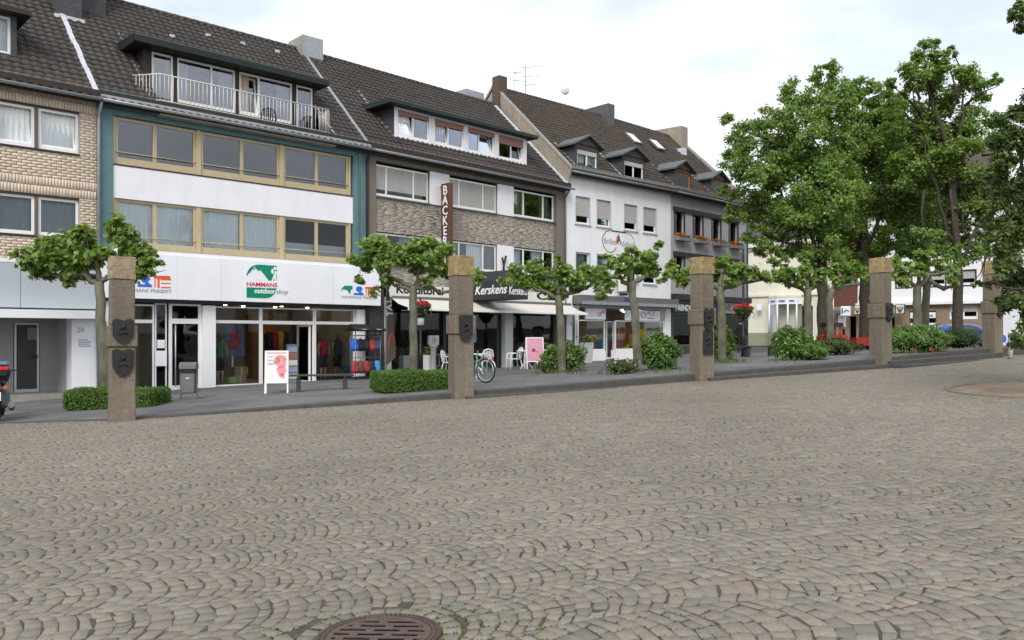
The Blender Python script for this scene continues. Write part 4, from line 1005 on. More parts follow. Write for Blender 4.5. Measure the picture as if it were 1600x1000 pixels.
ub, zb_ = sgn(*q3(458, 722)); ue, _ = sgn(*q3(868, 735))
lettering('outdoor', .24, m_panelwhite, sign, (ub, FW - .0115, zb_), (1, 0, 0), (0, 0, 1), fit=ue - ub, shear=.25, bold=.006)
ub, zb_ = sgn(*q3(890, 736)); ue, _ = sgn(*q3(1120, 748))
lettering('shop', .22, m_inkgrey, sign, (ub, FW - .004, zb_), (1, 0, 0), (0, 0, 1), fit=ue - ub, shear=.25)
def small_logo(x0, x1, ytop, ybot, slope):
    """mountain, cyclist and tent marks over the words HAMMANS FREIZEIT"""
    def q(f, h): x = x0 + (x1 - x0) * f; return (x, ytop + (ybot - ytop) * h + slope * (x - x0))
    px_shape([q(0, .62), q(.03, .28), (q(.10, .03)), q(.31, .03), q(.31, .35), q(.27, .45), q(.24, .95), q(.15, .45), q(.12, .5), q(.07, .38)], m_green, 'logo_mountain')
    px_shape([q(.34, 1.), q(.34, .85), q(.40, .75), q(.47, .8), q(.52, .55), q(.62, .85), q(.62, 1.)], m_blue, 'logo_water')
    px_shape([q(.40, .40), q(.42, .15), q(.48, .03), q(.55, .08), q(.59, .35), q(.53, .62), q(.45, .66)], m_blue, 'logo_wheel')
    px_shape([q(.66, .05), q(.97, .05), q(1., .40), q(.79, .40), q(.79, .28), q(.66, .28)], m_orange, 'logo_tent')
    px_shape([q(.67, .32), q(.69, .32), q(.69, 1.02), q(.67, 1.02)], m_orange, 'logo_pole'); px_shape([q(.73, .30), q(.77, .30), q(.77, 1.04), q(.73, 1.04)], m_orange, 'logo_post')
    px_shape([q(.80, .62), q(.99, .62), q(.99, .70), q(.80, .70)], m_orange, 'logo_bar'); px_shape([q(.80, .96), q(.99, .96), q(.99, 1.06), q(.80, 1.06)], m_orange, 'logo_bar')
    u0, z0 = sgn(*q(.0, 1.40)); u1, z1 = sgn(*q(1.0, 1.40)); lettering('HAMMANS FREIZEIT', .14, m_inkgrey, sign, (u0, FW - .004, z0), (1, 0, 0), (0, 0, 1), fit=u1 - u0)
for px in (204, 277, 345, 520): MB().box(sgn(px, 430)[0] - .004, sgn(px, 430)[0] + .004, FW - .0015, FW - .0005, sg0 + .01, sg1 - .02).build('panel_joint', m_greypanel, sign)
small_logo(188, 267.5, 428.5, 447.5, .022); small_logo(533, 590, 445.5, 460, .045)
# openings of the shop: pixel columns on the set-back glazing plane
WG = .22
zs0 = ZB; zsT = b.z(300, 478, WG) - .0; zsT = sg0 - .10
MB().box(uS0 + .0, U(570), -.0, WG + .3, sg0 - .095, sg0 + .0).build('sign_soffit', m_charcoal, b.root)
def ux(px): return b.u(px, WG)
zgr = lambda px, py: b.z(px, py, WG)
zsill = zgr(334, 603.2); zr_ = zgr(334, 501.5)
fl = zgr(300, 608)
# glazing: three upper lights, display windows, entrance
def fixed(px0, px1, z0, z1, nm='shop_window', glass=None, fr=.05, mat=None):
    return window(b, ux(px0), ux(px1), z0, z1, WG, (), fr, .07, mat or m_whitepaint, glass or m_shopglass, name=nm)
zb_shop = zsill - .02
fixed(334.5, 407.5, zb_shop, zr_ - .02); fixed(334.5, 407.5, zr_ - .018, zsT - .06, 'upper_light')
fixed(408, 491.5, zr_ - .018, zsT - .06, 'upper_light'); fixed(492, 554, zr_ - .018, zsT - .06, 'upper_light'); fixed(492, 554, zb_shop, zr_ - .02)
df = MB(); u0, u1 = ux(408), ux(491.5); df.box(u0, u0 + .06, WG, WG + .07, zb_shop - .1, zr_ - .02); df.box(u1 - .06, u1, WG, WG + .07, zb_shop - .1, zr_ - .02); df.box(u0 + .06, u1 - .06, WG, WG + .07, zr_ - .085, zr_ - .02)
ent = df.build('shop_entrance', m_whitepaint, b.root)
lf = MB(); lu = ux(486); lf.box(lu - .03, lu + .03, WG + .08, WG + .14, zb_shop - .05, zr_ - .09); lf.box(lu - .03, lu + .03, WG + .9, WG + .96, zb_shop - .05, zr_ - .09); lf.box(lu - .028, lu + .028, WG + .14, WG + .9, zr_ - .16, zr_ - .09); lf.box(lu - .028, lu + .028, WG + .14, WG + .9, zb_shop - .05, zb_shop + .06)
lo = lf.build('open_leaf', m_whitepaint, ent); MB().box(lu - .005, lu + .005, WG + .14, WG + .9, zb_shop + .06, zr_ - .16).build('pane', m_shopglass, lo)
for px0, px1 in ((314, 334), (554, 572)): MB().box(ux(px0) + .002, ux(px1) - .002, .06, WG + .25, ZB, zsT - .05).build('pier', m_whitepaint, b.root)
# side door with tall bar handle, narrow light with letter box, first display
u0, u1 = ux(264), ux(314); zdT = zgr(290, 475); zdm = zgr(290, 498)
df = MB(); df.box(u0, u0 + .09, WG - .02, WG + .06, fl - .1, zdT); df.box(u1 - .09, u1, WG - .02, WG + .06, fl - .1, zdT); df.box(u0 + .09, u1 - .09, WG - .02, WG + .06, zdT - .06, zdT); df.box(u0 + .09, u1 - .09, WG - .02, WG + .06, zdm - .16, zdm); df.box(u0 + .09, u1 - .09, WG - .018, WG + .06, fl - .1, fl + .14)
sd_ = df.build('door', m_whitepaint, b.root)
MB().box(u0 + .09, u1 - .09, WG + .02, WG + .03, fl + .14, zdm - .16).build('pane', glass_mat('dark_door_glass', (.10, .11, .11), .04), sd_); MB().box(u0 + .09, u1 - .09, WG + .02, WG + .03, zdm, zdT - .06).build('transom_pane', glass_mat('dark_transom_glass', (.10, .11, .11), .04), sd_)
MB().tube([(u0 + .17, WG - .09, fl + .1), (u0 + .17, WG - .09, zdm - .2)], .02, 8).build('handle', m_alu, sd_)
u0, u1 = ux(244), ux(259); nf = window(b, u0 - .03, u1 + .03, fl - .1, zdT, WG, (), .035, .06, m_whitepaint, m_glass, name='side_light')
MB().box(u0 - .02, u1 + .02, WG - .04, WG - .002, zgr(250, 572), zgr(250, 548)).build('letter_box', m_panelwhite, nf)
MB().box(u0 + .03, u1 - .03, WG - .008, WG - .001, zgr(250, 544), zgr(250, 531)).build('notice', m_whitepaint, nf)
fixed(168, 241, zb_shop, zr_ - .04); fixed(168, 241, zr_ - .038, zsT - .06, 'upper_light')
MB().box(.05, ux(168) - .002, .03, WG + .2, ZB, sg0 - .1).build('pier', m_panelwhite, b.root)
MB().box(.05, ux(334.4), WG - .03, WG + .12, ZB, fl - .102).build('plinth', m_concrete, b.root)
MB().box(ux(334.5), ux(554), WG - .02, WG + .12, ZB, zb_shop - .003).build('plinth', m_concrete, b.root)
# inside of the shop
rm = room(b, ux(318), b.L - .15, zb_shop - .01, zsT + .12, WG + .08, 5.2, m_interiorw)
room(b, .1, ux(243), zb_shop - .01, zsT + .1, WG + .08, 1.6, m_interiorw)
room(b, ux(243) + .02, ux(315), fl - .1, zsT + .1, WG + .3, 3., m_interiord)
lampm = M('ceiling_spot', (1, .82, .55), emit=14)
for px, w in ((345, 1.2), (362, 1.6), (352, 2.2), (385, 1.3), (418, 1.4), (440, 2.2), (470, 1.6), (510, 1.3), (535, 2.0), (380, 3.4), (430, 3.8), (480, 3.4), (520, 3.6)):
    u = b.u(px, w); MB().lathe([(.06, 0), (.06, .04)], (u, w, zsT + .06), 10).build('ceiling_spot', lampm, b.root)
MB().box(b.u(425, 3), b.u(460, 3), 4.6, 5.15, zb_shop, zsT - .2).build('back_shelf', M('orange_wood_panel', (.34, .15, .05), .6, .1, 3), b.root)
# ================================================================ BROWN CAFE HOUSE
b = brown; U = lambda px, w=0.: brown.u(px, w)
t1, s1 = b.z(588, 250.5), b.z(588, 305); t2, s2 = b.z(588, 361), b.z(758, 424.5)
u0, u1 = U(587.5), U(869.5)
segs1 = [(587.6, 672.6), (703.5, 778.5), (804, 868.5)]; panels = [(673.2, 703), (779, 803.5)]
zlow = s2 - .75
mb = MB(); wall_sheet(mb, .0, b.L - .002, zlow, ZE + .1, [(u0, u1, zlow - .01, t1)], 0, .12); mb.build('wall', m_brownrender, b.root)
bk = MB(); wall_sheet(bk, u0, u1, zlow, t1, [(U(a), U(c), s1, t1 - .001) for a, c in segs1] + [(U(a), U(c), s2, t2) for a, c in segs1], .10, .12); bk.build('backing_wall', m_brownrender, b.root)
for px0, px1, nm in ((573.5, 587.4, 'pier'), (869.6, 882, 'pier')): MB().box(U(px0), U(px1), -.012, -.002, zlow, t1 - .2).build(nm, m_brownbrick, b.root)
# ledger stones of the spandrels
def ledger(ua, ub, za, zb, w0):
    out = []; z = za
    while z < zb - .02:
        h = float(rng.uniform(.025, .06)); h = min(h, zb - z); x = ua
        while x < ub:
            l = float(rng.uniform(.2, .7)); e = min(x + l, ub)
            if e - x > .02: out.append((x + .002, e - .002, z + .002, z + h - .002, w0 - float(rng.uniform(.004, .018))))
            x = e
        z += h
    q = np.array(out); n = len(q); v = np.empty((n, 8, 3))
    for k, (a, c) in enumerate(((0, 2), (1, 2), (1, 3), (0, 3))):
        v[:, k, 0] = q[:, a]; v[:, k, 2] = q[:, c]; v[:, k, 1] = w0; v[:, 4 + k, 0] = q[:, a]; v[:, 4 + k, 2] = q[:, c]; v[:, 4 + k, 1] = q[:, 4] + rng.normal(0, .0015, n)
    F5 = np.array([(4, 5, 6, 7), (0, 1, 5, 4), (1, 2, 6, 5), (2, 3, 7, 6), (3, 0, 4, 7)])
    tag(link_mesh('stone_strips', np_mesh('stone_strips', v.reshape(-1, 3), (F5[None] + (np.arange(n) * 8)[:, None, None]).reshape(-1, 4)), m_stonewall, b.root), kind='stuff')
ledger(u0 + .005, u1 - .005, t2 + .0, s1 - .05, .098)
ledger(u0 + .005, u1 - .005, zlow + .01, s2 - .05, .098)
for a, c in panels:
    for zb, zt in ((s1 - .02, t1 - .02), (s2 - .05, t2)): MB().box(U(a), U(c), .03, .098, zb, zt).build('white_panel', m_spandrel, b.root)
kinds = [[dict(shutter=.80), dict(shutter=1.), dict(curtain=[(.0, .35), (.7, 1.)], cmat=m_curtaing)],
         [dict(curtain=[(.0, .2), (.5, .8)], cmat=m_curtaind), dict(curtain=[(.02, .2), (.42, .75)], cmat=m_curtain), dict(curtain=[(.02, .25), (.5, .75)], cmat=m_curtain)]]
for row, (zb, zt) in enumerate(((s1, t1), (s2, t2))):
    for k, (a, c) in enumerate(segs1):
        ua, uc = U(a) + .006, U(c) - .006; d = uc - ua; sp = (ua + d * (.22 if k < 2 else .26), ua + d * (.72 if k < 2 else .74))
        f = window(b, ua, uc, zb + .03, zt - (.10 if row == 0 else .03), .15, sp, .06, .07, m_frame, m_glass, bottom=.09, **{x: y for x, y in kinds[row][k].items() if x != 'shutter'})
        if 'shutter' in kinds[row][k]:
            mm = MB(); h = zt - .1 - zb - .03; zz = zb + .03 + h * (1 - kinds[row][k]['shutter']); eds = [ua + .06, sp[0] - .03, sp[0] + .03, sp[1] - .03, sp[1] + .03, uc - .06]
            for i in range(3): slat_geo(mm, eds[2 * i], eds[2 * i + 1], max(zz - (.0 if i == 1 else 0), zb + .1), zt - .16, .165, .05)
            mm.build('roller_shutter', m_shutter, f)
        MB().box(ua - .02, uc + .02, -.0, .14, zb - .045, zb + .0).build('sill', m_greymetal, f)
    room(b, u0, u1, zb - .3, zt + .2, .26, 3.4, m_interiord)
MB().box(-.0, b.L + .02, -.33, -.012, ZE - .30, ZE - .06).build('eaves_board', m_darkwood, b.root)
shell(b, ZB, ZE, DD, ZR, m_brownrender)
b.rt = (ZE, (ZR - ZE) / DD, DD, .35)
q = roofpt(b, 620, 216); wd = q[1]; dU0, dU1 = b.u(616, wd), b.u(823, wd); dzb = q[2] - .12; dzt = b.z(620, 167, wd)
roof(b, .1, b.L - .02, ZE, DD, ZR, m_tile, .35, holes=[(dU0 + .02, dU1 - .02, wd + .12, (dzt - ZE) / b.rt[1] - .05)])
gutter(b, -.02, b.L + .12, ZE - .30)
slope_strip(b, b.L - .12, -.3, DD - .3, .18, m_zincl, .16)
wx = [(622, 670.5), (679.5, 724.5), (731.5, 773), (779.5, 817.5)]; zo0, zo1 = b.z(622, 212, wd), b.z(622, 171, wd)
flat_dormer(b, dU0, dU1, wd, dzb, dzt, 4.0, m_slate, m_spandrel, [(b.u(a, wd), b.u(c, wd), zo0, zo1) for a, c in wx], (.5, .32, .45), .17, M('green_copper_roof_edge', (.022, .035, .033), .6, .1))
for k, (a, c) in enumerate(wx):
    ua, uc = b.u(a, wd) + .004, b.u(c, wd) - .004; f = window(b, ua, uc, zo0 + .004, zo1 - .004, wd + .05, (ua + (uc - ua) * (.5, .48, .42, .52)[k],), .06, .07, bottom=.10, tilt=((0,), (0,), (1,), (1,))[k], glass=m_glassdorm, curtain=[(.03, .45)] if k != 3 else None)
    hz = zo1 - zo0; MB().box(ua + .02, uc - .02, wd + .005, wd + .035, zo1 - hz * (.17, .22, .2, .36)[k], zo1 - .006).build('folded_blind', m_terracotta, f)
room(b, dU0 + .1, dU1 - .1, dzb, dzt, wd + .25, 3.8, m_interiord)
slope_strip(b, dU0 - .06, wd - .1, 3.0, .10, m_zincl, .08)
MB().box(b.u(722, DD + .5), b.u(750, DD + .5), DD + .2, DD + 1.2, ZR - 1, b.z(735, 141, DD + .3)).build('chimney', m_zinc, b.root)
downpipe(b, b.L - .10, -.05, .2, ZE - .32, m_greymetal, .055)
# blade sign reading down
us, ws = b.u(702, -.65), -.65
ztop, zbot = b.z(700, 287, -.4), b.z(700, 405, -.4) - .3
bs = MB().bbox(us - .0, us + .2, -.66, -.14, zbot, ztop, .02).build('blade_sign', m_brownsign, b.root)
n = 8; hh = (ztop - .08 - zbot) / n
for i, ch in enumerate('BÄCKEREI'):
    lettering(ch, .50, m_panelwhite, bs, (us - .004, -.40, ztop - .13 - hh * i - .35 + .04), (0, -1, 0), (0, 0, 1), align='CENTER', bold=.006, xs=.95)
for z in (ztop - .1, zbot + .6): MB().tube([(us + .1, .0, z), (us + .1, -.2, z)], .02, 6).build('sign_bracket', m_black, bs)
# ground floor
zf1, zf0 = b.z(612, 440), b.z(612, 464)
zfa = b.z(612, 464.5)
MB().box(U(604), b.L - .02, -.08, .05, zfa, zlow).build('shop_fascia', M('cream_fascia', (.66, .65, .58), .6, .04, 3), b.root)
u_, z_ = b.uv(618.5, 457.5, -.08); u2_, _ = b.uv(678, 459, -.08)
lettering('Konditorei', .46, m_inkblack, b.root, (u_, -.084, z_), (1, 0, 0), (0, 0, 1), bold=.014, fit=(u2_ - u_) * 1.25)
u_, z_ = b.uv(838, 467.5, -.08); u2_, _ = b.uv(884, 469, -.08)
lettering('Café', .46, m_inkblack, b.root, (u_, -.084, z_), (1, 0, 0), (0, 0, 1), bold=.014, fit=(u2_ - u_) * .95)
# awning
aw0, awz1, awz0 = 1.08, zfa - .02, b.z(770, 485.8, -1.08); ua, ub = U(610), U(889.5); nseg = 46
mb = MB(); vs = []
for i in range(nseg + 1):
    u = ua + (ub - ua) * i / nseg; vs += [(u, -.06, awz1), (u, -.5, (awz1 + awz0) / 2 - .03), (u, -aw0, awz0 + .03)]
mb.add(vs, [(3 * i + k, 3 * i + 3 + k, 3 * i + 4 + k, 3 * i + 1 + k) for i in range(nseg) for k in (0, 1)])
m_stripe = bpy.data.materials.new('awning_stripes'); m_stripe.use_nodes = True; t_ = m_stripe.node_tree; bs_ = t_.nodes['Principled BSDF']; tc_ = t_.nodes.new('ShaderNodeTexCoord'); wv = t_.nodes.new('ShaderNodeTexWave'); wv.bands_direction = 'X'; wv.inputs['Scale'].default_value = 2.6; cr_ = t_.nodes.new('ShaderNodeValToRGB')
cr_.color_ramp.elements[0].position = .35; cr_.color_ramp.elements[0].color = (.50, .46, .39, 1); cr_.color_ramp.elements[1].position = .6; cr_.color_ramp.elements[1].color = (.74, .72, .67, 1)
t_.links.new(tc_.outputs['Object'], wv.inputs[0]); t_.links.new(wv.outputs[1], cr_.inputs[0]); t_.links.new(cr_.outputs[0], bs_.inputs['Base Color']); bs_.inputs['Roughness'].default_value = .85
aw = mb.build('awning', m_stripe, b.root)
MB().bbox(ua, ub, -aw0 - .05, -aw0 + .03, awz0 - .07, awz0 + .035, .01).build('front_bar', m_whitepaint, aw)
MB().box(ua, ub, -.12, -.055, awz1 - .02, awz1 + .08).build('cassette', m_greymetal, aw)
for u in (ua + .5, (ua + ub) / 2, ub - .5): MB().tube([(u, -.05, awz0 - .05), (u + .35, -.55, awz0 - .03), (u, -aw0, awz0 - .03)], .022, 6).build('folding_arm', m_whitepaint, aw)
# projecting dark canopy over the awning
cu0, cu1, cd = b.u(793, -2.2), b.u(825, -2.2), -2.2
cz0, cz1 = b.z(793, 466.5, cd), b.z(793, 437, cd)
cp = MB(); pk = cz1 + .45
cp.add([(cu0, cd, cz0), (cu1, cd, cz0), (cu1, -.085, cz0), (cu0, -.085, cz0), (cu0, cd, cz1), (cu1, cd, cz1), (cu1, -.085, cz1), (cu0, -.085, cz1), ((cu0 + cu1) / 2, cd + .35, pk), ((cu0 + cu1) / 2, -.085, pk)],
       [(0, 1, 5, 4), (1, 2, 6, 5), (3, 0, 4, 7), (4, 5, 8), (5, 6, 9, 8), (7, 4, 8, 9), (0, 3, 2, 1)])
cpo = cp.build('entrance_canopy', m_awnblack, b.root)
lettering('Kerskens', .52, m_panelwhite, cpo, (cu0 - .004, -.30, cz0 + .22), (0, -1, 0), (0, 0, 1), shear=.3, bold=.006, fit=1.85)
lettering('Kerskens', .46, m_panelwhite, cpo, (cu0 + .06, cd - .004, cz0 + .18), (1, 0, 0), (0, 0, 1), shear=.2, bold=.004, fit=cu1 - cu0 - .12)
MB().tube([(U(786), -.03, s2 - .1), (U(786), -.05, s2 + .35), (U(789.5), -.05, s2 + .75)], .05, 6).build('wrought_bracket', m_black, b.root)
MB().tube([(U(786), -.05, s2 + .38), (U(783.5), -.05, s2 + .68)], .04, 6).build('wrought_bracket', m_black, b.root)
zfl = .1
for px0, px1 in ((601, 611), (789, 801), (884.8, 893)): MB().box(U(px0), min(U(px1), b.L - .01), -.02, .5, ZB, zfa).build('pier', M('pale_grey_pier', (.50, .52, .50), .7, .05, 3), b.root)
fixed_b = [(611.5, 700), (700.5, 788.5), (801.5, 871)]
for px0, px1 in fixed_b: window(b, U(px0), U(px1), b.z((px0 + px1) / 2, 572 if px0 > 790 else 578), zfa - .02, .2, (), .06, .07, m_charcoal, m_shopglass, name='shop_window')
MB().box(U(871.3), U(882), .02, .4, ZB, zfa).build('pier', m_brownbrick, b.root)
MB().box(.02, U(600), .0, .4, ZB, zfa + .3).build('pier', m_charcoal, b.root)
MB().box(U(600), b.L - .02, .18, .3, ZB, b.z(700, 579.5) - .0).build('plinth', m_charcoal, b.root)
room(b, U(601), b.L - .1, -.05, zfa - .01, .3, 5.5, M('cafe_dark_interior', (.055, .042, .03), .9, .2))
for px, col in ((735, (.5, .55, .6)), (700, (.3, .2, .1))): MB().box(b.u(px, .35), b.u(px + 9, .35), .33, .345, b.z(px, 535, .35), b.z(px, 518, .35)).build('poster', M('window_poster', col, .6), b.root)

# ================================================================ WHITE OPTICIAN HOUSE
b = white; U = lambda px, w=0.: white.u(px, w); ZE2 = b.z(895, 266) + .15; D2, ZR2 = 5.2, 14.55
colw = [(899, 922), (932, 954.5), (974.7, 995.7), (1004.7, 1025.5)]
t1, s1 = b.z(899, 305), b.z(899, 349); t2, s2 = b.z(901, 393), b.z(1008, 444)
zsf = b.z(896, 461)
ops = [(U(a), U(c), s, t) for s, t in ((s1, t1), (s2, t2)) for a, c in colw]
mb = MB(); wall_sheet(mb, .0, b.L, zsf - .1, ZE2 + .1, ops, 0, .16); mb.build('wall', m_white, b.root)
for row, (zb, zt) in enumerate(((s1, t1), (s2, t2))):
    for a, c in colw:
        f = window(b, U(a) + .04, U(c) - .04, zb + .03, zt - .03, .07, (), .055, .06, shutter=.72 if row == 0 else 0, curtain=[(.05, .9)] if row else None, cmat=m_curtaind, bottom=.07)
        sr = MB(); 
        for x0, x1, z0, z1 in ((U(a), U(a) + .035, zb, zt), (U(c) - .035, U(c), zb, zt), (U(a) + .035, U(c) - .035, zt - .028, zt)): sr.box(x0, x1, -.02, .10, z0, z1)
        sr.box(U(a) - .06, U(c) + .06, -.06, .12, zb - .05, zb - .002); sr.build('surround', m_greypanel, f)
    room(b, .3, b.L - .1, zb - .2, zt + .2, .18, 3.2, m_interiord)
MB().prism_x([(-.38, ZE2 - .02), (-.38, ZE2 - .16), (-.03, ZE2 - .42), (-.003, ZE2 - .42), (-.003, ZE2 - .02)], .04, b.L + .0).build('cornice', M('grey_cornice', (.19, .19, .185), .7, .12, 5, dirt=.2), b.root)
shell(b, ZB, ZE2, D2, ZR2, m_gablerender)
b.rt = (ZE2, (ZR2 - ZE2) / D2, D2, .4)
def gable_dormer(b, pxl, pxr, pyb, pyapex, pxapex, zwt_py, frame_mat, front_mat, side_mat, roof_mat, split=True, blind=True):
    q = roofpt(b, pxl, pyb); wd = q[1]; u0, u1 = b.u(pxl, wd), b.u(pxr, wd); zb = q[2] - .10; za = b.z(pxapex, pyapex, wd); uc = (u0 + u1) / 2
    hw = (u1 - u0) / 2 + .28; rise = .52; zev = za - rise; wb = (za - b.rt[0]) / b.rt[1]; wbe = (zev - b.rt[0]) / b.rt[1]
    zt = b.z(pxl, zwt_py, wd)
    d = MB(); wall_sheet(d, u0, u1, zb, zev, [(u0 + .10, u1 - .10, zb + .12, zt)], wd, .12); d.prism([(u0, zev), (u1, zev), (uc, za - .12)], wd - .05, wd + .02)
    dd = d.build('dormer', front_mat, b.root)
    for u in (u0, u1): MB().prism_x([(wd + .002, zb), (wd + .002, zev), (wbe + .15, zev)], u - .03, u + .03).build('cheek', side_mat, dd)
    r = MB(); th = .09
    for s in (-1, 1):
        e = uc + s * hw; ze = za - rise * hw / ((u1 - u0) / 2 + .0) * .78
        r.add([(uc, wd - .22, za), (e, wd - .22, ze), (e, wbe + .1, ze), (uc, wb + .2, za), (uc, wd - .22, za - th), (e, wd - .22, ze - th), (e, wbe + .1, ze - th), (uc, wb + .2, za - th)], [(0, 1, 2, 3), (4, 5, 6, 7), (0, 1, 5, 4), (1, 2, 6, 5), (2, 3, 7, 6)])
    r.build('dormer_roof', roof_mat, dd)
    window(b, u0 + .105, u1 - .105, zb + .125, zt - .005, wd + .04, (uc,) if split else (), .06, .06, frame_mat, m_glass, curtain=[(.03, .47), (.53, .97)] if split else None, cz=(.22, .98), cw=.12)
    if blind: MB().box(u0 + .12, u1 - .12, wd + .012, wd + .038, zt - .22, zt - .012).build('blind_box', m_shutter, dd)
    room(b, u0 + .05, u1 - .05, zb + .1, zev - .02, wd + .25, wd + 2., m_interiord)
    MB().add([(u0 - .05, wd - .02, zb + .10), (u1 + .2, wd - .02, zb + .10), (u1 + .2, wd - .30, zb - .14), (u0 - .05, wd - .30, zb - .14)], [(0, 1, 2, 3)]).build('apron_flashing', m_zincl, dd)
    mb = MB()
    for i in range(5):
        w0 = wd + i * .3; z0 = roof_z(b, w0); mb.add([(u0 - .03, w0, z0 + .07), (u0 - .03, w0 + .27, z0 + .07 + .27 * b.rt[1]), (u0 - .15, w0 + .27, z0 + .075 + .27 * b.rt[1]), (u0 - .15, w0, z0 + .075)], [(0, 1, 2, 3)])
    mb.build('stepped_flashing', m_zincl, dd)
    return (u0 + .05, u1 - .05, wd + .05, wbe)
m_ddark = M('dark_dormer_board', (.055, .052, .05), .6, .1); m_droof = M('grey_green_zinc_roof', (.085, .095, .093), .55, .15, 6)
h1 = gable_dormer(b, 899.5, 935, 259, 211.5, 920, 232, m_frame, m_ddark, m_slate, m_droof)
h2 = gable_dormer(b, 973.5, 1007, 277, 230, 993, 250, m_frame, m_ddark, m_slate, m_droof)
roof(b, .06, b.L, ZE2, D2, ZR2, m_tile2, .4, holes=[h1, h2])
gutter(b, .0, b.L, ZE2 - .30, -.47)
MB().prism_x([(-.1, ZE2 - 1.2), (-.35, ZE2 - .25), (D2, ZR2 - .02), (D2, ZR2 - .6)], -.02, .05).build('gable_verge', m_gablerender, b.root)
MB().prism_x([(-.36, ZE2 - .2), (-.36, ZE2 - .06), (D2, ZR2 + .16), (2 * D2, ZE2), (2 * D2, ZE2 - .2), (D2, ZR2 - .02)], -.03, .10).build('verge_coping', m_concrete, b.root)
for (px0, py0, px1, py1) in ((976, 209, 1001, 227.5), (1012.5, 219, 1038, 237.5)):
    qa = roofpt(b, px0, py0); qb = roofpt(b, px1, py1); w0, w1 = min(qa[1], qb[1]), max(qa[1], qb[1]); um = (qa[0] + qb[0]) / 2; t_ = b.rt[1]; w0 = (qa[1] + qb[1]) / 2 - .38; w1 = w0 + .76; hw = .36
    def sp(u, w, k): return (u, w - k * t_ / math.hypot(1, t_), roof_z(b, w) + k / math.hypot(1, t_))
    for mat_, e, k0, k1, nm in ((m_greymetal, 0., .02, .13, 'skylight'), (M('skylight_glass', (.75, .78, .8), .12, .02, spec=.8), .07, .131, .139, 'skylight_pane')):
        v8 = [sp(u, w, k) for k in (k0, k1) for u, w in ((um - hw + e, w0 + e), (um + hw - e, w0 + e), (um + hw - e, w1 - e), (um - hw + e, w1 - e))]
        o = MB().add(v8, [(0, 3, 2, 1), (4, 5, 6, 7), (0, 1, 5, 4), (1, 2, 6, 5), (2, 3, 7, 6), (3, 0, 4, 7)]).build(nm, mat_, b.root)
# chimneys, aerial and dish
m_rbrick = ramp_mat('red_brown_brick', [(.085, .062, .052), (.10, .072, .058), (.075, .056, .047)], .9, .2, 20, .4, 60)
uc = b.u(779, D2 - .55); MB().box(uc, uc + .55, D2 - .6, D2 - .05, ZR2 - 1.6, b.z(787, 119, D2 - .6)).build('chimney', m_rbrick, b.root)
u0_, u1_ = b.u(912, D2), b.u(945, D2); q = roofpt(b, 935, 186)
MB().box(u1_ - .55, u1_, D2 - .75, D2 + 1.3, ZR2 - 1.6, b.z(944, 162, D2 - .5)).build('chimney', M('slate_hung_chimney', (.09, .095, .105), .7, .3, 10, .5, 20), b.root)
aer = MB(); ua_ = b.u(821, D2 + .2); za_ = b.z(821, 104, D2 + .2); aer.tube([(ua_, D2 + .2, ZR2 - .6), (ua_, D2 + .2, za_)], .022, 6)
ub_ = b.u(804.5, D2 + .2); aer.tube([(ub_, D2 + .2, ZR2 - .4), (ub_, D2 + .2, b.z(804, 110, D2 + .2))], .018, 6)
for (uu, zz, l, tl) in ((ua_, za_ - .05, 1.5, .42), (ua_, za_ - .55, 1.1, .3), (ua_, za_ - 1.0, .8, .2), (ub_, za_ - .9, .9, .12), (ub_, za_ - .5, .5, .1)):
    aer.tube([(uu - l * .25, D2 + .2, zz - tl * .25), (uu + l, D2 + .2, zz + tl)], .010, 5)
    for i in range(6):
        f = -.2 + 1.15 * i / 5; aer.tube([(uu + l * f - .02, D2 - .02 + .03 * i, zz + tl * f), (uu + l * f + .02, D2 + .42 - .03 * i, zz + tl * f)], .006, 4)
aer.build('aerial', m_greymetal, b.root)
dish = MB(); ud = b.u(882, D2 + .3); zd = b.z(882, 141, D2 + .3); dish.tube([(ud, D2 + .3, ZR2 - .3), (ud, D2 + .3, zd - .1)], .02, 6)
vs = []; fs = []
for r in range(5):
    for k in range(16): a = 2 * math.pi * k / 16; rr = .28 * r / 4; vs.append((ud + rr * math.cos(a) * .9, D2 + .3 - .12 + .35 * rr * rr / .28 - rr * math.cos(a) * .4, zd + rr * math.sin(a)))
for r in range(4):
    for k in range(16): fs.append((r * 16 + k, r * 16 + (k + 1) % 16, (r + 1) * 16 + (k + 1) % 16, (r + 1) * 16 + k))
dish.add(vs, fs, True); dish.tube([(ud, D2 + .25, zd - .28), (ud - .05, D2 - .15, zd - .05)], .012, 5); dish.build('satellite_dish', M('dish_grey', (.62, .62, .62), .5, .05), b.root)
# painted sign loop
lw = MB()
def loop(px, py): u, z = b.uv(px, py); return (u, -.006, z)
def q7(x, y): return loop(930 + x * .13, 340 + y * .13)
lw.tube([q7(*p) for p in ((175, 150), (130, 165), (95, 215), (85, 275), (100, 345), (135, 400), (185, 420), (225, 400), (250, 360))], .018, 5)
lo = lw.build('sign_outline', M('maroon_paint', (.15, .03, .04), .6), b.root)
MB().tube([q7(*p) for p in ((385, 185), (430, 210), (462, 255), (475, 310), (470, 370), (450, 420))], .018, 5).build('sign_outline', m_inkgrey, b.root)
MB().tube([q7(195, 157), q7(368, 182)], .03, 5).build('sign_bar', m_inkblack, b.root)
u_, _, z_ = q7(105, 312); u2_, _, _ = q7(242, 320); lettering('Brillen', .42, m_inkgrey, b.root, (u_, -.004, z_), (1, 0, 0), (0, 0, 1), fit=u2_ - u_)
u_, _, z_ = q7(305, 345); u2_, _, _ = q7(455, 352); lettering('hlefeld', .42, m_inkgrey, b.root, (u_, -.004, z_), (1, 0, 0), (0, 0, 1), fit=u2_ - u_)
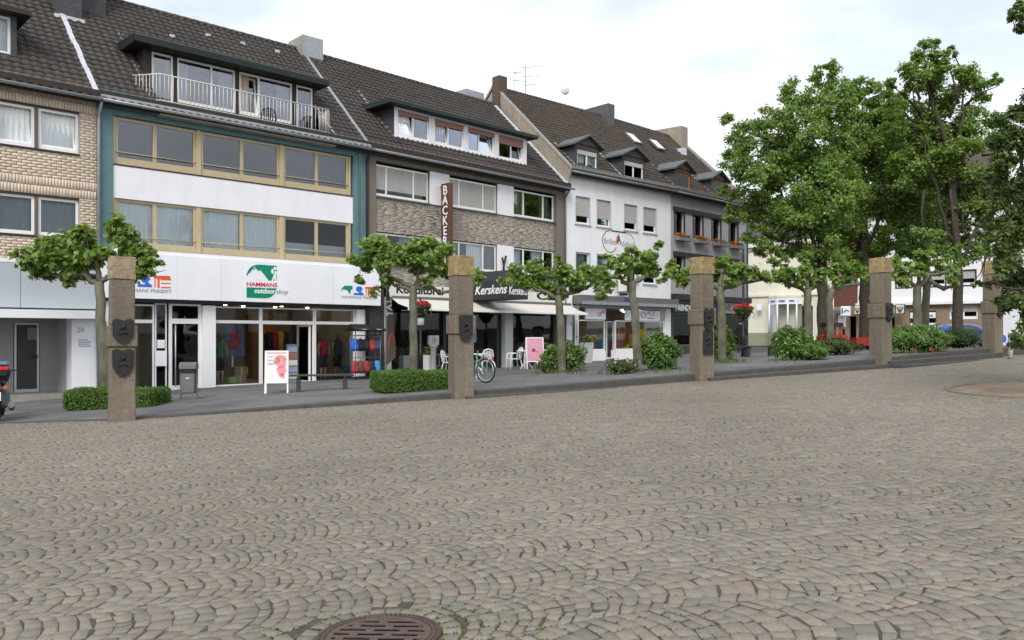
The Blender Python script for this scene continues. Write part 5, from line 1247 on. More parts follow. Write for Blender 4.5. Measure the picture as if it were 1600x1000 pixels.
u_, _, z_ = q7(262, 305); u2_, _, _ = q7(308, 310); lettering('A', .62, m_inkblack, b.root, (u_, -.006, z_), (1, 0, 0), (0, 0, 1), fit=u2_ - u_, bold=.01)
u_, _, z_ = q7(247, 322); u2_, _, _ = q7(285, 325); lettering('A', .66, m_red, b.root, (u_, -.004, z_), (1, 0, 0), (0, 0, 1), fit=u2_ - u_, bold=.012)
# box sign on brackets
u_ = b.u(975, -.5); bz = MB().bbox(u_ - .09, u_ + .09, -.80, -.16, b.z(975, 457, -.5), b.z(975, 424, -.5), .02).build('box_sign', m_black, b.root)
MB().box(u_ - .094, u_ - .091, -.76, -.20, b.z(975, 455.5, -.5), b.z(975, 426, -.5)).build('sign_face', M('ivory_sign_face', (.66, .66, .58), .5, .05), bz)
for z in (b.z(975, 458, -.5),): MB().box(u_ - .05, u_ + .05, -.7, -.25, z - .12, z - .0).build('sign_lamp', m_black, bz)
# shop
sh0 = b.z(896, 475)
MB().box(U(895), b.L - .02, -.55, .02, sh0, zsf).build('shop_fascia', M('dark_grey_fascia', (.13, .135, .14), .6, .08, 4), b.root)
MB().box(U(896), b.L - .03, -.58, -.552, sh0 - .02, sh0 + .14).build('fascia_trim', m_zinc, b.root)
u_, z_ = b.uv(975, 471, -.55); lettering('Ahlefeld', .26, m_inkblue, b.root, (u_, -.554, z_), (1, 0, 0), (0, 0, 1), fit=.62)
zfl = .46; zst = sh0 - .15
MB().box(.0, U(893), -.05, .4, ZB, sh0 + .5).build('pier', m_white, b.root); MB().box(U(901.5), U(904), -.02, .4, ZB, sh0 + .0).build('pier', m_white, b.root)
ns_ = window(b, U(893.3), U(901.3), zfl - .1, sh0 - .05, .05, (), .06, .06, m_whitepaint, m_shopglass, name='side_light')
lettering('22', .20, m_inkgrey, b.root, (U(888.4), -.054, b.z(890, 508)), (1, 0, 0), (0, 0, 1), name='house_number')
MB().box(U(1040), b.L - .01, -.02, .4, ZB, sh0 - .05).build('pier', m_white, b.root)
MB().box(U(904.2), U(1040), -.02, .5, zst - .0, sh0 - .02).build('soffit', m_greypanel, b.root)
zsb = b.z(930, 547)
for px0, px1 in ((905, 947), (963, 1039.5)):
    MB().box(U(px0), U(px1), .02, .35, ZB, zsb - .01).build('window_base', m_whitepaint, b.root)
    window(b, U(px0), U(px1), zsb, b.z((px0 + px1) / 2, 500 if px0 < 940 else 501.5), .08, (), .045, .06, m_whitepaint, m_shopglass, name='shop_window')
MB().box(U(915), U(946.5), .0, .06, b.z(930, 499), b.z(930, 482)).build('window_sign', m_panelwhite, b.root); MB().box(U(977), U(1031.5), .0, .06, b.z(1000, 501), b.z(1000, 485)).build('window_sign', m_panelwhite, b.root)
def glasses(pa, pb_, r, w_):
    g_ = MB()
    for px, py in (pa, pb_):
        u, z = b.uv(px, py, w_); g_.tube([(u + r * math.cos(a), w_ - .01, z + r * .8 * math.sin(a)) for a in np.linspace(.2, 2 * math.pi + .2, 8)], .016, 5, False)
    (u1, z1), (u2, z2) = b.uv(*pa, w_), b.uv(*pb_, w_); g_.tube([(u1 + r, w_ - .01, z1 + .05), (u2 - r, w_ - .01, z2 + .03)], .014, 5)
    g_.build('painted_glasses', m_red, b.root)
glasses((1005, 493), (1018, 489), .19, -.003); glasses((936.5, 491), (943, 487.5), .10, -.003)
u_, z_ = b.uv(1011, 498, -.002); MB().box(u_, u_ + .62, -.004, -.001, z_, z_ + .05).build('printed_line', m_inkgrey, b.root)
df = MB(); ud0, ud1 = b.u(947.5, .5), b.u(963, .5); zt_ = b.z(955, 502, .5); zb_ = b.z(955, 561, .5)
df.box(ud0, ud0 + .06, .5, .56, zb_, zt_); df.box(ud1 - .06, ud1, .5, .56, zb_, zt_); df.box(ud0 + .06, ud1 - .06, .5, .56, zt_ - .06, zt_); df.box(ud0 + .06, ud1 - .06, .5, .56, zb_, zb_ + .1); df.box((ud0 + ud1) / 2 + .12, (ud0 + ud1) / 2 + .18, .498, .56, zb_ + .1, zt_ - .06)
dd = df.build('door', m_whitepaint, b.root); MB().box(ud0 + .06, ud1 - .06, .525, .532, zb_ + .1, zt_ - .06).build('pane', m_shopglass, dd); MB().tube([((ud0 + ud1) / 2, .44, zb_ + .9), ((ud0 + ud1) / 2, .44, zb_ + 1.4)], .02, 6).build('handle', m_alu, dd)
MB().box(ud0, ud1, .1, 1.2, ZB, zb_ - .002).build('threshold', m_concrete, b.root)
room(b, U(904), b.L - .02, zfl - .1, zst, .15, 4.2, M('optician_interior', (.46, .42, .37), .9, .1))
for px, w in ((925, .9), (940, 1.4), (972, .8), (985, 1.2), (1000, .8), (1015, 1.3), (1030, .9), (975, 2.4), (1000, 2.6), (1020, 2.4)): MB().lathe([(.07, 0), (.07, .04)], (b.u(px, w), w, zst - .06), 10).build('ceiling_spot', lampm, b.root)

# ================================================================ GREY HOUSE WITH FLOWER BOXES
b = grey; U = lambda px, w=0.: grey.u(px, w)
cg = [(1052.5, 1069), (1082, 1098), (1111, 1126), (1138, 1152.5)]; t1, s1 = b.z(1052.5, 329), b.z(1052.5, 367); t2, s2 = b.z(1054, 399), b.z(1054, 436)
zsf = b.z(1054, 470)
ops = [(U(a), U(c), s, t) for s, t in ((s1, t1), (s2, t2)) for a, c in cg]
mb = MB(); wall_sheet(mb, .0, b.L, zsf - .1, ZE2 + .1, ops, 0, .28); mb.build('wall', m_greyrender, b.root)
for row, (zb, zt) in enumerate(((s1, t1), (s2, t2))):
    MB().box(U(1051.5), U(1155), -.10, -.002, zt, zt + .22).build('window_beam', m_darkwood, b.root)
    for a, c in cg:
        f = window(b, U(a) + .004, U(c) - .004, zb + .004, zt - .004, .16, (), .05, .06, m_darkwood, m_glass, curtain=[(.75, .97)], cmat=m_curtain)
        MB().box(U(c) - .06, U(c) + .02, -.06, .0 - .002, zb, zt - .002).build('shutter_rail', m_darkwood, f)
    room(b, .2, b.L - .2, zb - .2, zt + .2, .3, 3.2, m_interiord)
MB().prism_x([(-.36, ZE2 - .03), (-.36, ZE2 - .17), (-.03, ZE2 - .43), (-.003, ZE2 - .43), (-.003, ZE2 - .03)], .005, b.L).build('cornice', M('dark_cornice', (.12, .12, .12), .7, .12, 5), b.root)
shell(b, ZB, ZE2, D2, ZR2, m_greyrender)
b.rt = (ZE2, (ZR2 - ZE2) / D2, D2, .4)
h1 = gable_dormer(b, 1055, 1080, 292, 251, 1071, 268, m_orangewood, M('brown_dormer_board', (.07, .045, .035), .6, .1), m_slate, m_droof, False, False)
h2 = gable_dormer(b, 1112, 1134.5, 303, 266.5, 1123.5, 281, m_orangewood, M('brown_dormer_board', (.07, .045, .035), .6, .1), m_slate, m_droof, False, False)
roof(b, .0, b.L, ZE2, D2, ZR2, m_tile2, .4, holes=[h1, h2])
gutter(b, .02, b.L + .05, ZE2 - .30, -.47)
MB().prism_x([(-.4, ZE2 - .25), (-.4, ZE2 - .02), (D2, ZR2 + .18), (2 * D2, ZE2), (2 * D2, ZE2 - .25), (D2, ZR2 - .05)], b.L - .02, b.L + .22).build('gable_verge', m_concrete, b.root)
qv = b.u(1073, D2 - .8); MB().prism_x([(D2 - 1.0, ZR2 - 1.6), (D2 - 1.0, b.z(1073, 199, D2 - 1)), (D2 + 2.2, b.z(1073, 199, D2 - 1) + .1), (D2 + 2.2, ZR2 - 2.6)], b.L - .75, b.L - .03).build('parapet_chimney', m_gablerender, b.root)
q = roofpt(b, 1065, 241); MB().bbox(q[0] - .2, q[0] + .2, q[1] - .25, q[1] + .25, q[2] - .1, q[2] + .35).build('skylight', m_zincl, b.root)
# green shop front
zs1 = b.z(1054, 468); zs0 = b.z(1054, 487)
MB().box(.02, b.L - .02, -.30, .02, b.z(1050, 468), b.z(1050, 459)).build('blind_box', m_black, b.root)
m_dgreen = M('dark_green_shop_paint', (.02, .045, .045), .5, .1)
MB().box(.02, b.L - .01, -.12, .03, zs0 - .02, zs1 - .01).build('shop_fascia', m_dgreen, b.root)
u_, z_ = b.uv(1054.5, 484.5, -.12); u2_, _ = b.uv(1082, 485, -.12); lettering('TRENDH', .44, m_panelwhite, b.root, (u_, -.124, z_), (1, 0, 0), (0, 0, 1), fit=u2_ - u_, bold=.008)
MB().box(U(1127), U(1156), -.16, -.122, b.z(1140, 490), b.z(1140, 474)).build('sign_board', M('grey_sign_board', (.36, .36, .35), .6, .05), b.root)
u_, z_ = b.uv(1132.5, 485.5, -.16); lettering('NE', .5, m_inkblack, b.root, (u_, -.164, z_), (1, 0, 0), (0, 0, 1), fit=.62)
for px0, px1 in ((1048.5, 1052), (1098, 1106), (1163, 1168)): MB().box(U(px0) + .01, U(px1) - .005, -.05, .3, ZB, zs0 - .03).build('pier', m_dgreen, b.root)
MB().box(U(1166.6), b.L - .005, -.055, .0, ZB, ZE2 - .5).build('corner_pipe', m_teald, b.root)
for px0, px1 in ((1052.3, 1097.8), (1106.3, 1162.8)):
    zz = b.z((px0 + px1) / 2, 540); MB().box(U(px0), U(px1), .0, .3, ZB, zz - .01).build('window_base', m_charcoal, b.root)
    window(b, U(px0), U(px1), zz, zs0 - .04, .08, (), .06, .06, M('grey_green_frame', (.12, .13, .12), .5, .1), m_shopglass, name='shop_window')
room(b, .1, b.L - .1, .4, zs0, .16, 3.5, m_interior)

# ================================================================ HOUSES CLOSING THE FAR SIDE OF THE SQUARE
y_ = 56.0; pr = ((1548 - CX) / FPX * y_, y_)
def on_far(px): yy = 56. * (1548 + 640) / (px + 640); return ((px - CX) / FPX * yy, yy)
def mkfar(name, a, c, label):
    p, q = on_far(a), on_far(c); return Bld(name, p, math.atan2(q[1] - p[1], q[0] - p[0]), math.hypot(q[0] - p[0], q[1] - p[1]), label)
cream = mkfar('cream_corner_house', 1150, 1303, 'cream rendered corner house with projecting shop bay and olive plinth')
redh = mkfar('red_brick_house', 1303.3, 1340, 'narrow red brick house between the cream and white houses')
farw = mkfar('white_stone_based_house', 1340.3, 1549, 'white house over a brown stone ground floor at the far end')
m_creamr = M('cream_render', (.70, .67, .56), .85, .04, 3, .2, 50, dirt=.1); m_olive = M('olive_plinth', (.27, .27, .19), .85, .08, 4)
b = cream; zt = b.z(1172, 383); U = lambda px, w=0.: b.u(px, w)
wz = [(1218, 1232, 413, 428), (1262, 1282, 402, 421)]
mb = MB(); wall_sheet(mb, 0, b.L, ZB, zt, [(U(a), U(c), b.z(a, d), b.z(a, e)) for a, c, e, d in wz] + [(U(1252), U(1270), ZB, b.z(1260, 478))], 0, .2); mb.build('wall', m_creamr, b.root)
for a, c, e, d in wz: window(b, U(a) + .004, U(c) - .004, b.z(a, d) + .004, b.z(a, e) - .004, .1, ((U(a) + U(c)) / 2,), .06, .06, m_darkwood, m_glass)
room(b, .2, b.L - .2, .5, zt - .5, .22, 3., m_interiord)
MB().box(-.02, U(1206), -.05, -.002, ZB, b.z(1180, 520)).build('plinth', m_olive, b.root)
for py in (464, 392): MB().box(-.02, b.L, -.14, -.003, b.z(1180, py), b.z(1180, py) + .22).build('string_course', m_creamr, b.root)
MB().box(-.1, b.L + .05, -.35, .0, zt - .25, zt + .06).build('cornice', m_creamr, b.root)
mb = MB(); zz = zt + .06; mb.add([(-.2, -.35, zz), (b.L, -.35, zz), (b.L, 6, zz + 4.6), (-.2, 6, zz + 4.6), (-.2, 12, zz), (b.L, 12, zz)], [(0, 1, 2, 3), (3, 2, 5, 4), (0, 3, 4), (1, 5, 2)]); mb.build('roof', m_tile, b.root)
for u in (0.01, b.L - .01): MB().add([(u, .02, ZB), (u, 12, ZB), (u, 12, zt), (u, .02, zt)], [(0, 1, 2, 3)]).build('side_wall', m_creamr, b.root)
# faceted shop bay
zb0, zb1, zb2 = b.z(1225, 519), b.z(1225, 476), b.z(1225, 466); ba = [(U(1202), 0), (U(1208), -.75), (U(1224), -1.2), (U(1240), -1.2), (U(1250), -.7), (U(1254), 0)]
MB().prism_z([(p[0], p[1]) for p in ba], ZB, zb0).build('bay_base', m_olive, b.root); bm_ = MB().prism_z(ba, zb2, zb2 + .18).build('bay_roof', m_creamr, b.root)
bay_ = MB(); bay_.prism_z([(p[0], p[1] + .03) for p in ba], zb1, zb2 - .002); by = bay_.build('bay_fascia', m_whitepaint, b.root)
for i in range(5):
    (x0, y0), (x1, y1) = ba[i], ba[i + 1]; d = math.hypot(x1 - x0, y1 - y0); tx, ty = (x1 - x0) / d, (y1 - y0) / d
    MB().tube([(x0 + tx * .05, y0 + ty * .05, zb0), (x0 + tx * .05, y0 + ty * .05, zb1)], .065, 6).build('bay_post', m_whitepaint, by)
    MB().add([(x0, y0, zb0), (x1, y1, zb0), (x1, y1, zb1), (x0, y0, zb1)], [(0, 1, 2, 3)]).build('pane', m_shopglass, by)
    if 1 <= i <= 3 or i == 0:
        l = lettering(('Bä', 'cker', 'mobil', 'eis')[i] if False else '~~', .5, m_blue, by, (x0 + tx * d * .2 + ty * .02, y0 + ty * d * .2 - tx * .02, zb1 + .12), (tx, ty, 0), (0, 0, 1), fit=d * .6, bold=.03)
MB().add([(U(1206), -.3, zb0), (U(1214), -.75, zb0), (U(1214), -.75, zb0 + 1.5), (U(1206), -.3, zb0 + 1.5)], [(0, 1, 2, 3)]).build('blue_poster', M('blue_poster', (.05, .18, .38), .6), b.root)
MB().bbox(U(1187), U(1194), -.5, -.36, b.z(1190, 485), b.z(1190, 475)).build('box_sign', m_panelwhite, b.root); MB().box(U(1189.5), U(1190.5), -.36, .0, b.z(1190, 481), b.z(1190, 480)).build('sign_arm', m_black, b.root)
b = redh; zt = b.z(1320, 360); m_redb = M('dark_red_brick', (.13, .055, .042), .9, .25, 8, .4, 40)
zz = b.z(1320, 479)
mb = MB(); wall_sheet(mb, 0, b.L, zz, zt, [], 0, .1); mb.build('wall', m_redb, b.root)
m_bstone = M('brown_stone_tile', (.26, .19, .13), .85, .15, 6, .3, 40)
mb = MB(); wall_sheet(mb, 0, b.L, ZB, zz - .002, [(b.u(1327), b.L - .1, ZB, b.z(1330, 494))], 0, .3); mb.build('ground_floor', m_bstone, b.root)
MB().box(b.u(1310), b.u(1322), -.06, -.003, b.z(1316, 511), b.z(1316, 491)).build('window', m_panelwhite, b.root); MB().box(b.u(1307), b.u(1324), -.7, -.0, b.z(1316, 490), b.z(1316, 485)).build('small_awning', m_greymetal, b.root)
sb = MB().bbox(b.u(1321), b.u(1336), -1.0, -.85, b.z(1328, 494), b.z(1328, 479), .03).build('box_sign', m_panelwhite, b.root); MB().box(b.u(1322.5), b.u(1325), -1.006, -1.001, b.z(1324, 491), b.z(1324, 482)).build('green_mark', m_green, sb); MB().tube([(b.u(1327), -1.008, b.z(1330, 488)), (b.u(1330), -1.008, b.z(1330, 484)), (b.u(1334), -1.008, b.z(1330, 487))], .05, 5).build('arc_mark', m_inkgrey, sb)
room(b, .1, b.L - .1, ZB, zz - .2, .32, 3, m_interiord)
mb = MB(); mb.add([(0, -.3, zt), (b.L, -.3, zt), (b.L, 6, zt + 4), (0, 6, zt + 4)], [(0, 1, 2, 3)]); mb.build('roof', m_tile, b.root)
b = farw; zt = b.z(1440, 330); zz = b.z(1437, 473); U = lambda px, w=0.: b.u(px, w)
fw = [(1362, 1384), (1399, 1426), (1453, 1479), (1500, 1526)]
rows_ = [(b.z(1512, 447), b.z(1512, 421)), (b.z(1512, 396), b.z(1512, 370))]
ops = [(U(a), U(c), z0, z1) for z0, z1 in rows_ for a, c in fw]
mb = MB(); wall_sheet(mb, 0, b.L, zz, zt, ops, 0, .15); mb.build('wall', m_white, b.root)
for z0, z1 in rows_:
    for a, c in fw:
        f = window(b, U(a) + .08, U(c) - .08, z0 + .08, z1 - .08, .06, (), .07, .06, shutter=.55, bottom=.16); s_ = MB()
        for x0, x1, y0, y1 in ((U(a) - .0, U(a) + .08, z0, z1), (U(c) - .08, U(c), z0, z1), (U(a) + .08, U(c) - .08, z1 - .08, z1), (U(a) + .08, U(c) - .08, z0, z0 + .08)): s_.box(x0, x1, -.03, .12, y0, y1)
        s_.build('surround', m_darkwood, f)
room(b, .2, b.L - .2, 1, zt - .3, .18, 3, m_interiord)
go = [(U(1342), U(1362), ZB, b.z(1350, 493)), (U(1378), U(1398), ZB, b.z(1390, 492)), (U(1421), U(1463), b.z(1440, 520), b.z(1440, 486)), (U(1483), U(1528), b.z(1500, 499), b.z(1500, 475.5))]
mb = MB(); wall_sheet(mb, 0, b.L, ZB, zz - .15, go, 0, .25); mb.build('ground_floor', m_bstone, b.root)
MB().box(-.05, b.L + .05, -.35, .05, zz - .148, zz + .05).build('ledge', m_spandrel, b.root)
window(b, go[3][0] + .01, go[3][1] - .01, go[3][2] + .01, go[3][3] - .01, .08, ((go[3][0] + go[3][1]) / 2,), .10, .08, shutter=.5, bottom=.2)
f = window(b, go[2][0] + .01, go[2][1] - .01, go[2][2] + .01, go[2][3] - .01, .08, ((go[2][0] + go[2][1]) / 2,), .10, .08, m_charcoal)
for k in range(2):
    MB().box(go[2][0] + .05, go[2][1] - .05, .0, .06, go[2][3] - .6 - k * .75 + .1, go[2][3] - .1 - k * .75).build('sign_strip', m_panelwhite, f)
    for (x0, x1) in ((.12, .42), (.58, .88)):
        d_ = go[2][1] - go[2][0]; MB().box(go[2][0] + d_ * x0, go[2][0] + d_ * x1, -.006, -.001, go[2][3] - .42 - k * .75, go[2][3] - .28 - k * .75).build('printed_line', m_inkgrey, f)
for px0, px1, kind in ((1341, 1352, 0), (1394, 1403, 1), (1405, 1420, 0)):
    s_ = MB().bbox(U(px0), U(px1), -.9, -.7, b.z(1400, 491 if kind == 0 else 490), b.z(1400, 476 if kind == 0 else 480), .03).build('box_sign', m_panelwhite if kind else m_teald, b.root)
    d_ = U(px1) - U(px0); uc = (U(px0) + U(px1)) / 2; zc_ = (b.z(1400, 491) + b.z(1400, 476)) / 2
    if kind == 0:
        MB().box(U(px0) + .06, U(px1) - .06, -.908, -.901, zc_ - .30, zc_ + .30).build('sign_face', M('ivory_face', (.6, .6, .5), .5), s_)
        MB().prism([(uc - d_ * .38, zc_ + .12), (uc + d_ * .38, zc_ + .12), (uc + d_ * .2, zc_ - .15), (uc, zc_ - .3), (uc - d_ * .2, zc_ - .15)], -.914, -.909).build('crest', m_teald, s_)
        MB().prism([(uc + .14 * math.cos(a), zc_ + .05 + .12 * math.sin(a)) for a in np.linspace(0, 6.28, 11)[:-1]], -.92, -.915).build('crest_centre', M('ochre', (.45, .32, .08), .6), s_)
    else:
        for k in range(3): MB().box(U(px0) + .06 + k * d_ * .28, U(px0) + d_ * .24 + k * d_ * .28, -.906, -.901, zc_ - .16, zc_ + .16).build('sign_mark', m_inkgrey, s_)
room(b, .2, b.L - .2, ZB, zz - .3, .3, 3, m_interiord)
mb = MB(); mb.add([(-.2, -.4, zt), (b.L + .2, -.4, zt), (b.L + .2, 6, zt + 5), (-.2, 6, zt + 5)], [(0, 1, 2, 3)]); mb.build('roof', m_tile2, b.root)
for u in (b.L - .005,): MB().add([(u, .02, ZB), (u, 12, ZB), (u, 12, zt), (u, .02, zt)], [(0, 1, 2, 3)]).build('side_wall', m_white, b.root)
MB().tube([(b.L - .1, -.08, 1.5), (b.L - .1, -.08, zt)], .06, 6).build('downpipe', m_darkwood, b.root)
# ================================================================ PLANTS
def limb(mb, pts, r0, r1, seg=7, wob=.02):
    n = len(pts); out_ = []
    for i in range(n - 1):
        a, c = Vector(pts[i]), Vector(pts[i + 1]); k = 4
        for j in range(k): out_.append(a.lerp(c, j / k) + Vector(rng.normal(0, wob, 3)) * (0 if (i == 0 and j == 0) else 1))
    out_.append(Vector(pts[-1])); m = len(out_)
    mb.tube(out_, [r0 + (r1 - r0) * i / (m - 1) for i in range(m)], seg)
def clump_leaves(lobes, dens, twigs, spread=.34, flat=1.):
    """leaf positions: every lobe (centre, radius) carries twigs, every twig a spray of leaves"""
    P_, N_ = [], []
    for c, r in lobes:
        c = np.array(c); k = max(4, int(twigs * (r ** 1.2) + 4))
        d = rng.normal(size=(k, 3)); d /= np.linalg.norm(d, axis=1)[:, None]; rad = r * rng.uniform(.25, 1., (k, 1)) ** .6
        tw = c + d * rad * [1, 1, flat]
        n = max(3, int(dens * min(r * r, .22 if dens > 5000 else 9) / k)); q = np.repeat(tw, n, 0) + rng.normal(0, spread * r * .55, (k * n, 3)) * [1, 1, .8]
        nn = (q - c); nn /= np.linalg.norm(nn, axis=1)[:, None] + 1e-6
        P_.append(q); N_.append(nn * .55 + [0, -.15, .75])
    return np.concatenate(P_), np.concatenate(N_)
def pollard(base, trunk, arms, lobes, label, r=.115, dens=900, lsize=(.11, .21)):
    y0 = base.y; o = empty('pollarded_plane_tree', base, 0, label, 'tree', 'pollarded plane trees on the pavement'); k = y0 / FPX; B = np.array(base)
    def W(px, py, dy=0.): return np.array(at(px, py, y0 + dy) * 1.0) - B
    tr = MB(); pts = [(0, 0, -.1)] + [tuple(W(*p)) for p in trunk]; limb(tr, pts, r * 1.15, r * .95, 10, .012)
    tr.build('trunk', m_bark, o)
    for a in arms:
        am = MB(); q = [tuple(W(*p)) for p in a]; limb(am, q, r * .62, r * .36, 8, .022)
        kn = q[-1]; am.lathe([(.01, -.1), (r * .62, -.05), (r * .72, .03), (r * .5, .1), (.01, .14)], kn, 8); am.build('limb', m_bark, o)
    L = [(W(p[0], p[1], (p[3] if len(p) > 3 else rng.uniform(-.45, .45))), p[2] * k) for p in lobes]
    tw = MB()
    for c, rr in L:
        for _ in range(3):
            e = c + rng.normal(0, rr * .45, 3); a0 = c + np.array([rng.normal(0, .1), rng.normal(0, .1), -rr * .8]); tw.tube([tuple(a0), tuple((a0 + e) / 2 + rng.normal(0, .04, 3)), tuple(e)], [.014, .010, .005], 5)
    tag(tw.build('twigs', m_bark, o), kind='stuff')
    q, n = clump_leaves(L, dens, 16, .42); leaf_mesh('crown', q, rot_up(len(q), .55, n), rng.uniform(*lsize, len(q)), LEAF_LOBED, m_leafA, o)
    return o
pollard(pav(167, 630), [(163, 560), (158, 500), (155, 440)], [[(155, 445), (130, 430), (100, 431), (55, 424)], [(157, 440), (185, 418), (200, 398)], [(156, 440), (150, 410), (130, 385)]],
        [(58, 408, 26), (40, 400, 18), (85, 385, 28), (98, 405, 28), (125, 372, 24), (140, 400, 26), (70, 425, 16), (118, 425, 16), (140, 435, 12), (182, 360, 20), (200, 372, 26), (190, 398, 22), (222, 405, 22), (212, 425, 16), (238, 415, 14), (165, 395, 14), (108, 442, 8)],
        'pollarded plane tree rising from the hedge beside the leftmost stone post', .125, 2300, (.11, .20))
pollard(pav(647, 597), [(646, 540), (645, 480), (646, 446)], [[(646, 450), (620, 437), (596, 436), (586, 405)], [(644, 455), (622, 446), (600, 446)], [(648, 450), (672, 432), (682, 402)], [(650, 450), (672, 448), (690, 457), (738, 452)], [(648, 446), (655, 425)]],
        [(590, 395, 24), (570, 412, 20), (605, 412, 20), (596, 385, 18), (562, 435, 10), (600, 440, 12), (660, 392, 24), (688, 388, 20), (680, 412, 18), (640, 402, 18), (655, 415, 16), (632, 385, 14), (668, 440, 10), (700, 428, 12), (735, 432, 16), (748, 440, 10), (720, 436, 12), (585, 455, 9)],
        'pollarded plane tree inside the box hedge in front of the cafe', .115, 2600, (.10, .18))
pollard(pav(878, 582), [(877, 540), (876, 500), (872, 462)], [[(872, 468), (850, 455), (826, 448)], [(873, 466), (900, 455), (935, 442)], [(872, 464), (876, 440)]],
        [(830, 428, 20), (806, 430, 16), (850, 440, 20), (878, 420, 18), (900, 436, 20), (925, 425, 20), (945, 440, 16), (938, 458, 12), (865, 456, 12), (822, 448, 12), (792, 436, 9), (885, 448, 14), (842, 412, 9)], 'pollarded plane tree with a slightly leaning trunk before the pink board', .13, 2700, (.10, .18))
pollard(pav(997, 581), [(994, 530), (991, 480), (986, 440)], [[(986, 446), (964, 432), (946, 436), (936, 452)], [(987, 444), (1008, 432), (1022, 426)], [(986, 442), (988, 415)]],
        [(960, 408, 16), (985, 398, 15), (1003, 408, 16), (972, 424, 14), (946, 428, 9), (1018, 394, 13), (1030, 385, 8), (1022, 420, 14), (1036, 432, 10), (950, 448, 9), (1000, 424, 12), (940, 460, 8)], 'slender pollarded plane tree in front of the optician', .125, 2700, (.10, .18))
pollard(pav(1128, 566), [(1128, 520), (1127, 480), (1126, 448)], [[(1126, 452), (1095, 440), (1062, 436)], [(1127, 452), (1160, 442), (1196, 436)], [(1126, 450), (1128, 425)]],
        [(1062, 428, 15), (1045, 418, 11), (1082, 425, 14), (1100, 432, 12), (1130, 415, 15), (1152, 420, 15), (1175, 424, 13), (1195, 430, 11), (1143, 434, 12), (1115, 428, 12), (1165, 435, 9), (1068, 442, 9)], 'pollarded plane tree half hidden behind the middle stone post', .14, 2700, (.11, .19))
pollard(pav(1263, 556), [(1263, 520), (1262, 480), (1262, 452)], [[(1262, 456), (1238, 446), (1216, 438)], [(1262, 455), (1284, 442)], [(1262, 454), (1263, 430)]],
        [(1214, 430, 11), (1234, 426, 12), (1258, 424, 13), (1280, 430, 11), (1248, 440, 9), (1228, 438, 9), (1268, 438, 10), (1258, 412, 8)], 'pollarded plane tree before the cream house bay window', .14, 2700, (.11, .19))
pollard(pav(1298, 552), [(1297, 500), (1296, 468), (1299, 452)], [[(1298, 458), (1315, 448), (1340, 444)], [(1297, 456), (1290, 440)], [(1299, 454), (1312, 432)]],
        [(1292, 430, 11), (1312, 422, 13), (1332, 418, 12), (1350, 424, 10), (1306, 440, 10), (1326, 436, 10), (1345, 436, 8)], 'pollarded plane tree beside the toy train cab', .13, 2700, (.11, .19))
pollard(pav(1432, 548), [(1433, 510), (1433, 475), (1434, 446)], [[(1434, 450), (1452, 430), (1482, 424)], [(1452, 436), (1474, 452), (1496, 444)], [(1434, 448), (1412, 436)], [(1434, 447), (1440, 415)]],
        [(1404, 430, 14), (1420, 416, 13), (1444, 404, 14), (1468, 414, 12), (1486, 432, 10), (1490, 418, 10), (1398, 412, 10), (1436, 424, 11), (1412, 442, 9), (1494, 446, 6), (1455, 395, 8)], 'pollarded plane tree behind the wide flowering shrub', .14, 2700, (.11, .19))
def big_tree(px, y0, trunk, limbs, lobes, label, r, mat=m_barkd, leaf=m_leafB, dens=2300, ls=(.12, .215), name='plane_tree', base=None, tpl=LEAF_KITE, twigs=9, group='tall trees at the end of the square'):
    z = float(P(at(px, HY, y0).x, y0)); B = np.array((at(px, HY, y0).x, y0, z)) if base is None else np.array(base); k = y0 / FPX
    o = empty(name, B, 0, label, 'tree', group)
    def W(px, py, dy=0.): return np.array(at(px, py, y0 + dy)) - B
    t = MB(); limb(t, [(0, 0, -.2)] + [tuple(W(*p)) for p in trunk], r * 1.2, r * .6, 10, .03); t.build('trunk', mat, o)
    for a in limbs:
        l = MB(); limb(l, [tuple(W(*p)) for p in a], r * (.5 if y0 > 20 else .3), r * (.14 if y0 > 20 else .05), 7, .08 if y0 > 20 else .03); l.build('limb', mat, o)
    L = [(W(p[0], p[1], rng.uniform(-1.4, 1.4) if len(p) < 4 else p[3]), p[2] * k) for p in lobes]
    br = MB(); top = W(*trunk[-1])
    for c, rr in L:
        f_ = .5 if y0 > 20 else .15; s = top * f_ + c * (1 - f_) + rng.normal(0, .3 if y0 > 20 else .1, 3); g_ = 1 if y0 > 20 else .22
        br.tube([tuple(s), tuple((s + c) / 2 + rng.normal(0, .15 * g_, 3)), tuple(c + rng.normal(0, rr * .3, 3))], [.07 * g_, .045 * g_, .015 * g_], 5)
    tag(br.build('branches', mat, o), kind='stuff')
    q, n = clump_leaves(L, dens, twigs, .36); leaf_mesh('crown', q, rot_up(len(q), .6, n), rng.uniform(*ls, len(q)), tpl, leaf, o)
    return o
